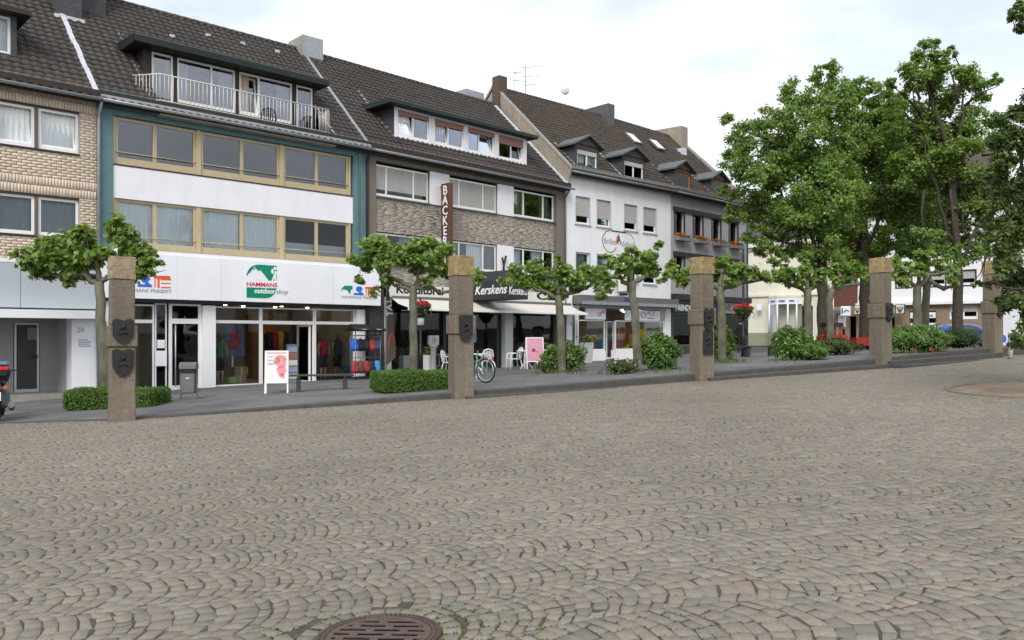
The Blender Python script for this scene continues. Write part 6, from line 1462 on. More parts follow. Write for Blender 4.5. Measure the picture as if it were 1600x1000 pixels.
big_tree(1285, 40, [(1285, 480), (1284, 420), (1280, 340), (1275, 260)], [[(1284, 400), (1250, 350), (1215, 300), (1180, 250)], [(1284, 410), (1310, 340), (1320, 250)], [(1280, 340), (1262, 230), (1255, 160)], [(1284, 420), (1240, 385), (1190, 365)]],
         [(1160, 212, 26), (1140, 190, 16), (1145, 245, 24), (1195, 188, 26), (1215, 235, 34), (1170, 275, 32), (1242, 150, 26), (1230, 185, 28), (1288, 120, 22), (1300, 105, 14), (1270, 160, 28), (1262, 215, 38), (1300, 175, 32), (1195, 300, 30), (1235, 290, 38), (1175, 330, 26), (1222, 345, 32), (1280, 280, 38), (1270, 345, 34), (1205, 378, 18), (1305, 235, 36), (1138, 300, 14), (1150, 335, 18), (1240, 385, 22), (1285, 385, 26), (1312, 140, 20), (1190, 395, 12), (1250, 250, 34), (1210, 265, 30), (1300, 320, 34), (1245, 325, 32), (1285, 420, 14), (1215, 400, 16), (1255, 400, 18), (1300, 385, 26), (1310, 410, 14), (1180, 365, 18), (1320, 290, 32)],
         'tall dark trunked plane tree overhanging the cream corner house', .24)
big_tree(1352, 43, [(1352, 480), (1350, 420), (1348, 330), (1346, 240)], [[(1350, 400), (1375, 340), (1390, 260)], [(1350, 400), (1325, 340), (1320, 240)], [(1348, 330), (1345, 200), (1335, 150)]],
         [(1325, 160, 26), (1345, 135, 18), (1352, 200, 34), (1342, 262, 38), (1335, 325, 36), (1362, 380, 26), (1312, 360, 30), (1368, 150, 18), (1382, 245, 34), (1388, 315, 34), (1325, 215, 32), (1365, 300, 32), (1345, 385, 26), (1378, 195, 24), (1320, 400, 16), (1388, 375, 24), (1385, 172, 24), (1402, 205, 26), (1372, 222, 30), (1360, 175, 22), (1395, 270, 30), (1375, 405, 18), (1335, 410, 18), (1410, 300, 32), (1392, 140, 16)],
         'tall plane tree right behind the fourth stone post', .26)
big_tree(1446, 44, [(1445, 500), (1448, 440), (1440, 340), (1428, 250)], [[(1446, 430), (1420, 360), (1405, 280)], [(1446, 420), (1462, 330), (1470, 250)]],
         [(1410, 215, 32), (1418, 275, 36), (1398, 345, 30), (1430, 375, 24), (1440, 320, 34), (1400, 160, 20), (1445, 240, 34), (1470, 350, 28), (1412, 395, 16), (1440, 395, 20), (1465, 380, 24), (1405, 250, 30), (1425, 345, 30), (1455, 300, 32)], 'plane tree with a pale grey trunk beside the pollarded one', .20, m_bark)
big_tree(1497, 38, [(1497, 480), (1497, 420), (1492, 330), (1480, 230)], [[(1497, 420), (1515, 385), (1535, 340), (1550, 280)], [(1495, 400), (1465, 320), (1445, 220)], [(1490, 320), (1500, 200), (1510, 130)], [(1480, 240), (1455, 150), (1445, 95)]],
         [(1447, 85, 22), (1428, 112, 22), (1470, 95, 20), (1455, 68, 12), (1498, 125, 28), (1488, 80, 10), (1460, 145, 34), (1530, 140, 22), (1555, 128, 12), (1520, 190, 32), (1482, 200, 36), (1432, 180, 32), (1500, 255, 36), (1452, 255, 36), (1540, 225, 26), (1480, 310, 32), (1530, 290, 32), (1425, 130, 16), (1450, 365, 22), (1500, 365, 24), (1402, 165, 18), (1425, 240, 30), (1555, 180, 18), (1515, 340, 28), (1545, 330, 26), (1385, 130, 12), (1470, 395, 14), (1520, 395, 18), (1565, 250, 22), (1408, 200, 26), (1415, 265, 28), (1475, 260, 34), (1545, 375, 22), (1490, 400, 18), (1560, 300, 24), (1462, 200, 34)],
         'tallest plane tree with a forked dark trunk above the blue car', .21)
big_tree(1652, 16.5, [(1652, 500), (1655, 380), (1650, 250), (1648, 120)], [[(1652, 420), (1610, 360), (1570, 330)], [(1652, 380), (1600, 260), (1575, 215)], [(1650, 250), (1640, 120), (1606, 28)], [(1652, 440), (1600, 450), (1540, 440)], [(1652, 430), (1620, 480), (1596, 520)], [(1650, 350), (1700, 280), (1740, 240)]],
         [(1578, 195, 20), (1562, 225, 18), (1592, 235, 26), (1560, 275, 20), (1588, 290, 30), (1548, 300, 12), (1578, 335, 28), (1545, 345, 14), (1592, 385, 34), (1565, 375, 18), (1585, 430, 26), (1560, 425, 14), (1595, 478, 26), (1580, 460, 18), (1600, 520, 20), (1590, 535, 12), (1560, 470, 9), (1606, 170, 26), (1530, 444, 6), (1545, 446, 6), (1520, 446, 4), (1592, 18, 14), (1604, 30, 16), (1580, 22, 7), (1592, 44, 8), (1628, 8, 16), (1648, 190, 40), (1655, 290, 60), (1660, 400, 55), (1720, 250, 70), (1690, 110, 45), (1690, 20, 45), (1720, 120, 70), (1720, 380, 70), (1640, 500, 30), (1570, 255, 16), (1552, 320, 12), (1575, 400, 20), (1570, 300, 18), (1583, 365, 22)],
         'dense linden tree drooping into the picture beside the last stone post', .22, m_barkd, m_leafC, 13000, (.065, .125), 'linden_tree', (PIT.x + .02, 16.5, G(PIT.x, 16.5) + .05), LEAF_OVAL, 24, None)
# ---------------------------------------------------------------- hedges and shrubs
def hedge(px0, px1, pyb, hgt, dep, ang, label):
    a, c = pav(px0, pyb), pav(px1, pyb); mid = pav((px0 + px1) / 2, pyb); wid = (Vector((c.x - a.x, c.y - a.y, 0)).length) / 1.0
    ez = Vector((math.cos(ang), math.sin(ang), 0)); nn = Vector((-math.sin(ang), math.cos(ang), 0)); wid = (px1 - px0) / FPX * mid.y / math.cos(ang) * .97
    o = empty('box_hedge', mid + nn * dep / 2, ang, label, 'hedge', 'clipped box hedges round the trees'); t = .5
    core = MB(); bars = [(-wid / 2, wid / 2, -dep / 2, -dep / 2 + t), (-wid / 2, wid / 2, dep / 2 - t, dep / 2), (-wid / 2, -wid / 2 + t, -dep / 2 + t, dep / 2 - t), (wid / 2 - t, wid / 2, -dep / 2 + t, dep / 2 - t)]
    for x0, x1, y0, y1 in bars: core.bbox(x0 + .05, x1 - .05, y0 + .05, y1 - .05, -.1, hgt - .05, .10)
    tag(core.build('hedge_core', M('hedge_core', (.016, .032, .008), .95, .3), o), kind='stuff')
    pts = []; nr = []
    for x0, x1, y0, y1 in bars:
        A = [('z', (x1 - x0) * (y1 - y0)), ('y0', (x1 - x0) * hgt), ('y1', (x1 - x0) * hgt), ('x0', (y1 - y0) * hgt), ('x1', (y1 - y0) * hgt)]
        for nm, ar in A:
            n = int(ar * 2600); x = rng.uniform(x0, x1, n); y = rng.uniform(y0, y1, n); z = rng.uniform(0, hgt, n); m = np.zeros((n, 3))
            if nm == 'z': z[:] = hgt; m[:, 2] = 1
            elif nm == 'y0': y[:] = y0; m[:, 1] = -1
            elif nm == 'y1': y[:] = y1; m[:, 1] = 1
            elif nm == 'x0': x[:] = x0; m[:, 0] = -1
            else: x[:] = x1; m[:, 0] = 1
            pts.append(np.stack([x, y, z], 1)); nr.append(m)
    q = np.concatenate(pts); m = np.concatenate(nr)
    # round the upper edges and corners
    c3 = np.clip(q, [-wid / 2 + .12, -dep / 2 + .12, -1], [wid / 2 - .12, dep / 2 - .12, hgt - .10]); d = q - c3; ln = np.linalg.norm(d, axis=1); f = np.where(ln > .12, .12 / np.maximum(ln, 1e-6), 1); q = c3 + d * f[:, None]
    q += m * (.02 * np.sin(q[:, :1] * 5 + q[:, 1:2] * 4) + rng.normal(0, .018, (len(q), 1)))
    leaf_mesh('foliage', q, rot_up(len(q), .7, m), rng.uniform(.028, .055, len(q)), LEAF_OVAL, m_leafH, o)
hedge(97, 236, 639.5, .43, 1.45, R(5), 'low clipped box hedge behind the leftmost stone post')
hedge(598, 724, 611.5, .44, 1.7, R(20), 'low clipped box hedge beside the second stone post')
def shrub(px0, px1, pyt, pyb, label, leaf, tpl, ls, n, name='laurel_bush', depth=None, flowers=None, group='bushes in the pavement beds', yoff=0., lumps=10):
    mid = pav((px0 + px1) / 2, pyb - (pyb - pyt) * .06); k = mid.y / FPX; rx = (px1 - px0) / 2 * k; h = (pyb - pyt) * k; ry = depth or min(rx * .9, 1.3)
    o = empty(name, mid + Vector((0, ry * .5, 0)), 0, label, 'shrub', group)
    cs = [(np.array([0, 0, h * .45]), min(rx, h * .5) * .8)]
    for i in range(lumps):
        a = rng.uniform(0, 6.28); rr = rng.uniform(.35, .8); z = rng.uniform(.22, .78); cs.append((np.array([rx * rr * math.cos(a), ry * rr * math.sin(a), h * z]), h * rng.uniform(.2, .3)))
    core = MB(); seg = 14; vs = []; fs = []
    for i in range(8):
        ph = math.pi * i / 7
        for j in range(seg):
            a = 2 * math.pi * j / seg; w_ = 1 + .12 * math.sin(3 * a + i) ; vs.append((rx * .6 * math.sin(ph) * math.cos(a) * w_, ry * .6 * math.sin(ph) * math.sin(a) * w_, h * .42 - h * .38 * math.cos(ph)))
    for i in range(7):
        for j in range(seg): fs.append((i * seg + j, i * seg + (j + 1) % seg, (i + 1) * seg + (j + 1) % seg, (i + 1) * seg + j))
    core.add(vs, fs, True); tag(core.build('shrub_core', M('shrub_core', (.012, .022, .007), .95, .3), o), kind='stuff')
    st = MB()
    for i in range(6): a = rng.uniform(0, 6.28); st.tube([(.05 * math.cos(a), .05 * math.sin(a), -.05), (rx * .4 * math.cos(a), ry * .4 * math.sin(a), h * .5)], .012, 5)
    tag(st.build('stems', m_barkd, o), kind='stuff')
    m = n; d = rng.normal(size=(m, 3)); d[:, 2] = np.abs(d[:, 2]) * np.where(rng.uniform(size=m) < .3, -.6, 1); d /= np.linalg.norm(d, axis=1)[:, None]
    ph = rng.uniform(0, 6.28, 4); lump = 1 + .10 * np.sin(d[:, 0] * 5 + ph[0]) * np.sin(d[:, 1] * 4 + ph[1]) + .09 * np.sin(d[:, 2] * 7 + d[:, 0] * 6 + ph[2]) + .07 * np.sin(d[:, 0] * 13 + ph[3])
    q = d * (lump * rng.uniform(.62, 1.06, m))[:, None] * [rx, ry, h * .56] + [0, 0, h * .46]; nn = d * .7 + [0, 0, .6]
    ok = (q[:, 2] > .02); q, nn = q[ok], nn[ok]
    leaf_mesh('foliage', q, rot_up(len(q), .45, nn), rng.uniform(*ls, len(q)), tpl, leaf, o)
    if flowers:
        fm, nf, zlo, zhi = flowers; m = nf; d = rng.normal(size=(m, 3)); d[:, 1] = -np.abs(d[:, 1]); d /= np.linalg.norm(d, axis=1)[:, None]
        q = np.array([0, 0, h * .4]) + d * [rx * 1.0, ry * 1.0, h * .5]; q[:, 2] = rng.uniform(zlo * h, zhi * h, m); leaf_mesh('blossoms', q, rot_up(m, .5, d), rng.uniform(.06, .10, m), LEAF_LOBED, fm, o)
    return o
shrub(846, 917, 538, 584, 'laurel bush beside the pink advertising board', m_leafL, LEAF_OVAL, (.07, .13), 3600)
shrub(1000, 1064, 525, 581, 'bright laurel bush just left of the middle stone post', m_leafL, LEAF_OVAL, (.08, .15), 3600)
shrub(1112, 1150, 513, 567, 'laurel bush just right of the middle stone post', m_leafL, LEAF_OVAL, (.08, .15), 2600)
shrub(1209, 1276, 515, 565, 'large rounded laurel bush below the cream house bay', m_leafL, LEAF_OVAL, (.08, .15), 3600, flowers=(m_petalw, 14, .1, .4))
shrub(1248, 1300, 536, 564, 'low spreading shrub in front of the toy train', m_leafH, LEAF_OVAL, (.07, .13), 2400, 'low_shrub', depth=1.)
shrub(1288, 1346, 531, 556, 'low shrub under the toy train wagon', m_leafD, LEAF_OVAL, (.07, .12), 2200, 'low_shrub', depth=1., flowers=(m_petalr, 14, .3, .8))
shrub(1390, 1498, 511, 553, 'wide shrub with red and white blossoms along its foot', m_leafL, LEAF_OVAL, (.07, .13), 5200, 'flowering_shrub', depth=1.3, flowers=(m_petalr, 26, .02, .2), lumps=16)
shrub(1478, 1545, 516, 546, 'dark evergreen shrub in front of the blue car', m_leafD, LEAF_OVAL, (.06, .11), 3000, 'dark_shrub', depth=1., lumps=12)
shrub(838, 872, 564, 584, 'small dark tuft of leaves left of the laurel bush', m_leafD, LEAF_OVAL, (.05, .09), 900, 'low_shrub', depth=.5)
shrub(944, 1002, 562, 586, 'thin low plants with small blossoms around the slender tree', m_leafD, LEAF_OVAL, (.05, .09), 800, 'low_shrub', depth=.6, flowers=(m_petalw, 12, .3, .9))
# low grass fringes at the feet of the beds
gq = []
for px0, px1, py, n in ((842, 868, 584, 70), (880, 915, 584, 30), (950, 1000, 584, 80), (1015, 1050, 582, 40), (1125, 1160, 567, 90), (1215, 1260, 565, 40), (1400, 1440, 553, 40)):
    for i in range(n):
        p = pav(rng.uniform(px0, px1), py + rng.normal(0, .8)) if i % 6 == 0 else p; gq.append((p.x + rng.normal(0, .25), p.y + rng.normal(0, .12) + .1, 0))
gq = np.array(gq); gq[:, 2] = P(gq[:, 0], gq[:, 1]); rt = rot_up(len(gq), .5, np.tile([0, -1, .2], (len(gq), 1))); rt = np.stack([np.cross([0, 0, 1.], rt[:, :, 2]), np.tile([0, 0, 1.], (len(gq), 1)) + rng.normal(0, .35, (len(gq), 3)), rt[:, :, 2]], -1)
leaf_mesh('grass_tufts', gq, rt, rng.uniform(.08, .2, len(gq)), BLADE * [1.6, 1, 1], ramp_mat('grass_blade', [(.06, .10, .02), (.10, .14, .035), (.13, .13, .05)], .6, .1, 8, 0, 1, .1, 1, .2))
# ================================================================ STREET FURNITURE AND SMALL THINGS
TH = teal.th
def place(name, px, py, ang, label, cat, group=None, dy=0.):
    p = pav(px, py); return empty(name, p + Vector((0, dy, 0)), ang, label, cat, group)
# litter bin
o = place('litter_bin', 295, 624, R(8), 'grey metal litter bin with a hooded lid outside the shop door', 'litter bin')
MB().bbox(-.17, .17, -.13, .13, .16, .70, .02).build('body', m_greymetal, o)
MB().prism_x([(-.17, .80), (-.17, .90), (-.06, .97), (.06, .97), (.17, .90), (.17, .80)], -.21, .21).build('lid', m_greymetal, o)
MB().box(-.19, .19, -.15, .15, .702, .798).build('opening', m_black, o)
for s in (-1, 1): MB().box(s * .185, s * .215, -.03, .03, -.02, .80).build('post', m_greymetal, o)
MB().box(-.20, .20, -.14, .14, -.01, .03).build('foot', m_greymetal, o)
MB().bbox(-.05, .05, -.15, -.131, .52, .58).build('ashtray', m_alu, o)
# advertising boards
def a_board(px, py, ang, label, face, marks, wid=.62, hgt=1.16):
    o = place('advertising_board', px, py, ang, label, 'advertising board'); t = .17
    for s in (-1, 1):
        def L(x, z, k=0.): return (x, s * (t * (1 - z / hgt) + .012 + k), z)
        fr = MB()
        for x0, x1, z0, z1 in ((-wid / 2, -wid / 2 + .035, 0, hgt), (wid / 2 - .035, wid / 2, 0, hgt), (-wid / 2 + .035, wid / 2 - .035, .28, .315), (-wid / 2 + .035, wid / 2 - .035, hgt - .035, hgt)):
            fr.add([L(x, z, k) for k in (0, .02) for x, z in ((x0, z0), (x1, z0), (x1, z1), (x0, z1))], [(0, 1, 2, 3), (4, 5, 6, 7), (0, 1, 5, 4), (1, 2, 6, 5), (2, 3, 7, 6), (3, 0, 4, 7)])
        fr.build('leg_frame', m_whitepaint, o)
        pn = MB().add([L(x, z, k) for k in (.004, .016) for x, z in ((-wid / 2 + .035, .315), (wid / 2 - .035, .315), (wid / 2 - .035, hgt - .035), (-wid / 2 + .035, hgt - .035))], [(0, 1, 2, 3), (4, 5, 6, 7), (0, 1, 5, 4), (1, 2, 6, 5), (2, 3, 7, 6), (3, 0, 4, 7)]).build('poster_panel', face if s < 0 else m_greymetal, o)
        if s < 0:
            for (x, z, r, sides, mt) in marks:
                v = [L(x + r * math.cos(a) * rng.uniform(.7, 1.2), z + r * math.sin(a) * rng.uniform(.7, 1.2), .0175) for a in np.linspace(0, 2 * math.pi, sides + 1)[:-1]]
                MB().add(v, [tuple(range(sides))]).build('printed_patch', mt, pn)
    return o, L
m_pinkp = M('pink_print', (.75, .27, .30), .7, .15, 12); m_peach = M('peach_print', (.80, .50, .36), .7, .1, 12); m_pinkface = M('pink_poster', (.56, .29, .38), .6, .08, 6)
o, _ = a_board(432.5, 614.5, R(12), 'white advertising board with a pink flower print before the outdoor shop', M('white_poster', (.76, .74, .73), .6, .03), [(.12, .85, .17, 13, m_pinkp), (.02, .90, .09, 11, m_peach), (.12, .62, .14, 11, m_pinkp), (.15, .48, .08, 9, m_pinkp), (.20, .95, .07, 9, m_peach)])
for i in range(7): MB().box(-.25, -.25 + (.5 if i == 0 else rng.uniform(.12, .24)), -.155 + i * .017 + (-.0), -.150 + i * .017, 1.085 - i * .095 - (.0), 1.10 - i * .095 + (.012 if i == 0 else 0)).build('printed_line', M('red_print', (.62, .16, .14), .7) if i == 0 else m_inkgrey, o)
a_board(835, 576.5, R(14), 'pink poster on a slanted advertising board outside the cafe', m_pinkface, [(-.06, .74, .08, 9, M('dark_purple_print', (.16, .03, .10), .7)), (.17, 1.05, .05, 7, m_pinkp), (.20, .93, .04, 7, m_pinkp), (-.22, 1.08, .04, 7, m_pinkp), (-.20, .52, .06, 8, m_pinkp), (-.02, .50, .07, 8, m_pinkp), (.16, .53, .06, 8, m_pinkp), (.1, .68, .04, 7, m_red)], .72, 1.25)
# benches
def bench(px, py, ang, label, L_=1.55):
    o = place('bench', px, py, ang, label, 'bench', 'dark backless benches')
    for i in range(3): MB().bbox(-L_ / 2, L_ / 2, -.20 + i * .138, -.20 + i * .138 + .122, .40, .445, .008).build('slat', m_charcoal, o)
    for s in (-1, 1):
        MB().bbox(s * L_ * .36 - .06, s * L_ * .36 + .06, -.13, .13, -.03, .36, .01).build('leg', m_charcoal, o)
        MB().box(s * L_ * .36 - .03, s * L_ * .36 + .03, -.18, .18, .361, .399).build('bearer', m_charcoal, o)
bench(503, 610, R(14), 'dark backless bench outside the outdoor shop entrance', 1.75)
bench(1186, 557, R(8), 'dark backless bench to the right of the flower basket lamp post', 1.35)
bench(1150, 558.5, R(8), 'dark backless bench partly behind the flower basket lamp post', 1.2)
# hanging rack of rucksacks
o = place('rucksack_rack', 571, 592, TH - R(6), 'black shop rack with a slanted header hung with rucksacks', 'display rack')
for x in (-.5, .5):
    for y in (-.2, .2): MB().tube([(x, y, 0), (x, y, 1.75)], .018, 6).build('upright', m_greymetal, o)
for z in (.55, 1.35): MB().tube([(-.55, 0, z + .22), (.55, 0, z + .22)], .018, 6).build('rail', m_greymetal, o)
MB().bbox(-.58, .58, -.25, .25, .03, .09).build('base', m_blackp, o)
hd = MB().prism_x([(-.42, 1.72), (-.45, 1.76), (0, 1.98), (.42, 1.72)], -.62, .62).build('header', m_blackp, o)
for x in (-.35, .25): MB().box(x, x + .2, -.40, -.36, 1.785, 1.80).build('header_mark', m_panelwhite, hd)
cols_ = [((.02, .12, .55), 'blue'), ((.02, .02, .025), 'black'), ((.03, .03, .035), 'charcoal'), ((.40, .06, .03), 'red'), ((.05, .08, .18), 'navy')]
def rucksack(loc, rz, col, label, s=1.):
    r = empty('rucksack', loc, rz, label, 'rucksack', 'rucksacks hanging on the rack'); m = M('rucksack_cloth', col, .7, .15, 10)
    n = 12; vs = []; fs = []
    prof = [(.02, -.02), (.13, .0), (.155, .10), (.15, .25), (.13, .38), (.09, .46), (.02, .48)]
    for (rr, z) in prof:
        for k in range(n): a = 2 * math.pi * k / n; cx_ = math.copysign(abs(math.cos(a)) ** .6, math.cos(a)); sy_ = math.copysign(abs(math.sin(a)) ** .6, math.sin(a)); vs.append((rr * cx_ * s, rr * .75 * sy_ * s, z * s))
    for i in range(len(prof) - 1):
        for k in range(n): fs.append((i * n + k, i * n + (k + 1) % n, (i + 1) * n + (k + 1) % n, (i + 1) * n + k))
    MB().add(vs, fs, True).build('body', m, r)
    MB().bbox(-.09 * s, .09 * s, -.165 * s, -.095 * s, .06 * s, .24 * s, .025).build('pocket', m, r)
    MB().tube([(-.03, 0, .47 * s), (0, 0, .56 * s), (.03, 0, .47 * s)], .008, 5).build('loop', m_blackp, r)
base_m = Matrix.Translation(o.location) @ Matrix.Rotation(o.rotation_euler.z, 4, 'Z')
lab = ['bright blue rucksack at the upper left of the rack', 'black rucksack in the upper row next to the blue one', 'charcoal rucksack in the middle of the upper row', 'red rucksack in the upper row of the rack', 'navy rucksack at the upper right of the rack']
for i in range(5): rucksack(base_m @ Vector((-.46 + i * .23, -.05, 1.02)), TH + rng.uniform(-.3, .3), cols_[i][0], lab[i], .95 if i == 0 else .9)
low = [((.35, .04, .04), 'dark red rucksack at the lower left of the rack'), ((.10, .07, .05), 'brown rucksack in the lower row of the rack'), ((.30, .03, .04), 'crimson rucksack in the middle of the lower row'), ((.02, .03, .05), 'near black rucksack in the lower row of the rack'), ((.05, .25, .55), 'light blue rucksack at the lower right of the rack')]
for i in range(5): rucksack(base_m @ Vector((-.44 + i * .22, -.06, .22)), TH + rng.uniform(-.3, .3), low[i][0], low[i][1], .92)
# feather flag
o = place('feather_flag', 603, 596, R(30), 'tall dark brown feather flag with red mark beside the rack', 'flag'); H_ = 3.3
MB().tube([(0, 0, 0), (0, 0, 2.6), (.02, 0, 3.2), (-.12, 0, 3.62)], .016, 6).build('pole', m_greymetal, o)
MB().lathe([(.25, 0), (.25, .03), (.05, .05), (.03, .15)], (0, 0, -.02), 16).build('foot', m_black, o)
fp = [(.025, .52), (.34, .78), (.33, 1.2), (.28, 1.8), (.18, 2.5), (.04, 3.35), (-.05, 3.55), (.02, 2.9), (.025, 1.6)]
m_flag = M('dark_brown_flag_cloth', (.075, .058, .052), .8, .12, 3)
fl_ = MB().prism([(x, z) for x, z in fp], -.004, .004).build('cloth', m_flag, o)
lettering('TAT', .30, M('pale_flag_print', (.55, .53, .50), .8), fl_, (.235, -.006, 2.12), (-.10, 0, 1), (-1, 0, -.10), shear=.1, bold=.006)
e = MB()
tri = [(.09, .85), (.08, 1.15), (.13, 1.42), (.20, 1.55), (.26, 1.42), (.29, 1.2)]
e.tube([(x, -.008, z) for x, z in tri], [.010, .016, .022, .02, .014, .006], 5); e.build('flag_mark', M('red_flag_print', (.55, .06, .03), .7), fl_)
# lamp posts with flower baskets
def flower_post(px, py, pyb, label, hgt, r=.045, br=.36, clock=False):
    o = place('flower_basket_post', px, py, 0, label, 'lamp post', 'lamp posts carrying flower baskets'); zb = EYE + (HY - pyb) / FPX * o.location.y - o.location.z
    MB().lathe([(.10, -.05), (.10, .9), (.085, .95), (r, 1.0), (r, hgt - .3), (r * .7, hgt)], (0, 0, 0), 14).build('post', m_black, o)
    MB().lathe([(.05, zb - .32), (.20, zb - .30), (br * .75, zb - .12), (br, zb + .02), (br, zb + .05), (br * .6, zb + .06)], (0, 0, 0), 18).build('basket', M('dark_green_basket', (.012, .035, .022), .5, .1), o)
    n = 420; a = rng.uniform(0, 6.28, n); rr = br * np.sqrt(rng.uniform(0, 1, n)) * 1.1; q = np.stack([rr * np.cos(a), rr * np.sin(a), zb + .05 + .16 * np.cos(rr / br * 1.4) * rng.uniform(.4, 1.2, n)], 1); low_ = rng.uniform(0, 1, n) < .22; q[low_, 2] -= rng.uniform(.1, .38, low_.sum()); q[low_, :2] *= 1.12 * br / np.maximum(np.hypot(q[low_, 0], q[low_, 1])[:, None], .1)
    leaf_mesh('leaves', q, rot_up(n, .6), rng.uniform(.06, .11, n), LEAF_OVAL, m_leafH, o)
    m_ = 340; a = rng.uniform(0, 6.28, m_); rr = br * np.sqrt(rng.uniform(0, 1, m_)) * 1.12; q = np.stack([rr * np.cos(a), rr * np.sin(a), zb + .10 + .20 * np.cos(rr / br * 1.3) * rng.uniform(.5, 1.2, m_)], 1); lw_ = rng.uniform(0, 1, m_) < .12; q[lw_, 2] -= rng.uniform(.15, .42, lw_.sum())
    leaf_mesh('blossoms', q, rot_up(m_, .7), rng.uniform(.05, .10, m_), LEAF_LOBED, m_petalr, o)
    return o, zb
o, zb = flower_post(657, 588, 482, 'dark lamp post with trailing red flower basket behind the cafe tree', 2.9)
MB().lathe([(.10, zb - .62), (.13, zb - .60), (.14, zb - .36), (.08, zb - .33)], (0, 0, 0), 12).build('lantern', M('lantern_glass', (.5, .5, .48), .2, .05), o)
flower_post(1161.5, 557, 486, 'black lamp post with red geranium basket in front of the grey house', 4.6, .05, .40)
# cafe terrace
def table(px, py, label, r=.42):
    o = place('terrace_table', px, py, R(20), label, 'table', 'white plastic terrace tables')
    MB().lathe([(r * .96, .70), (r, .715), (r, .735), (r * .97, .74)], (0, 0, 0), 24).build('table_top', m_plasticw, o); MB().lathe([(.05, .1), (.035, .4), (.045, .7)], (0, 0, 0), 10).build('stem', m_plasticw, o)
    for k in range(4): a = k * math.pi / 2 + .4; MB().tube([(0, 0, .28), (.22 * math.cos(a), .22 * math.sin(a), .16), (.34 * math.cos(a), .34 * math.sin(a), 0)], .022, 6).build('foot', m_plasticw, o)
def make_chair(loc, rz, label, mat=None, group='white plastic terrace chairs', name='terrace_chair'):
    m = mat or m_plasticw; o = empty(name, loc, rz, label, 'chair', group)
    MB().bbox(-.24, .24, -.24, .22, .40, .435, .015).build('seat', m, o)
    for sx in (-1, 1):
        MB().tube([(sx * .22, -.21, .62), (sx * .225, -.215, .40), (sx * .25, -.25, 0)], [.02, .022, .026], 6).build('leg', m, o); MB().tube([(sx * .21, .2, .42), (sx * .25, .29, 0)], [.022, .026], 6).build('leg', m, o)
        MB().tube([(sx * .225, -.22, .62), (sx * .26, -.05, .655), (sx * .23, .24, .64)], .022, 6).build('armrest', m, o)
    bk = MB(); n = 9
    bk.tube([(-.23, .21, .43), (-.245, .27, .66), (-.18, .31, .84), (0, .325, .89), (.18, .31, .84), (.245, .27, .66), (.23, .21, .43)], .022, 6); b_ = bk.build('backrest', m, o)
    for i in range(5): x = -.14 + i * .07; MB().box(x - .018, x + .018, .275, .290, .44, .86 - abs(x) * .15).build('slat', m, b_)
    return o
table(686, 581, 'white plastic table left of the second stone post'); table(745, 584, 'white plastic table behind the green bicycle'); table(823, 576.5, 'white plastic table behind the pink advertising board'); table(862, 577, 'white plastic table beside the laurel bush')
make_chair(pav(703, 583), R(75), 'white plastic chair half hidden by the second stone post'); make_chair(pav(757, 581), R(-150), 'white plastic chair behind the bicycle saddle')
make_chair(pav(803, 577), R(-68), 'white plastic chair standing free at the cafe pier'); make_chair(pav(829, 574), R(-170), 'white plastic chair behind the pink advertising board'); make_chair(pav(870, 578), R(40), 'white plastic chair half behind the laurel bush')
for px, lb in ((637, 'white planter box with yellow flowers left of the cafe tree trunk'), (669, 'narrow white planter box right of the black lamp post')):
    o = place('planter_box', px, 584, TH, lb, 'planter', 'white planter boxes of the cafe'); w_ = .32 if px == 637 else .16
    MB().bbox(-w_, w_, -.16, .16, 0, .74, .01).build('box', m_plasticw, o); MB().box(-w_ + .03, w_ - .03, -.13, .13, .741, .76).build('earth', m_darksoil, o)
    n = 130; q = np.stack([rng.uniform(-w_, w_, n), rng.uniform(-.16, .16, n), rng.uniform(.74, 1.05, n)], 1); leaf_mesh('leaves', q, rot_up(n, .7), rng.uniform(.06, .12, n), LEAF_OVAL, ramp_mat('lime_leaf', [(.14, .22, .03), (.22, .30, .04), (.30, .34, .04)], .5, .1, 8, 0, 1, .1, 1, .3), o)
o = place('stone_sundial', 677, 584, R(25), 'grey stone pedestal with square dial head on the cafe terrace', 'sundial')
MB().lathe([(.20, 0), (.20, .10), (.14, .16), (.11, .3), (.12, 1.0), (.17, 1.06), (.17, 1.12)], (0, 0, 0), 16).build('pedestal', M('pale_grey_stone', (.34, .35, .35), .85, .15, 6), o); hd = MB().bbox(-.21, .21, -.10, .10, 1.121, 1.50, .02).build('head', M('pale_grey_stone_head', (.34, .35, .35), .85, .15, 6), o)
MB().prism([(.13 * math.cos(a), 1.31 + .13 * math.sin(a)) for a in np.linspace(0, 6.28, 13)[:-1]], -.108, -.101).build('dial', m_concrete, hd); MB().prism([(-.01, 1.29), (.06, 1.31), (.0, 1.37)], -.13, -.109).build('gnomon', m_greymetal, hd)
o = place('tall_planter', 917, 567, white.th, 'tall pale planter with dark red flowers at the optician corner', 'planter'); MB().add([(-.17, -.17, 0), (.17, -.17, 0), (.17, .17, 0), (-.17, .17, 0), (-.22, -.22, .92), (.22, -.22, .92), (.22, .22, .92), (-.22, .22, .92)], [(0, 3, 2, 1), (4, 5, 6, 7), (0, 1, 5, 4), (1, 2, 6, 5), (2, 3, 7, 6), (3, 0, 4, 7)]).build('pot', M('pale_grey_pot', (.45, .46, .47), .7, .08, 5), o)
n = 260; q = np.stack([rng.normal(0, .2, n), rng.normal(0, .18, n), rng.uniform(.9, 1.2, n)], 1); leaf_mesh('leaves', q, rot_up(n, .7), rng.uniform(.07, .13, n), LEAF_OVAL, m_leafD, o); leaf_mesh('blossoms', q[:22] + [0, 0, .08], rot_up(22, .6), rng.uniform(.05, .08, 22), LEAF_LOBED, m_petalr, o)
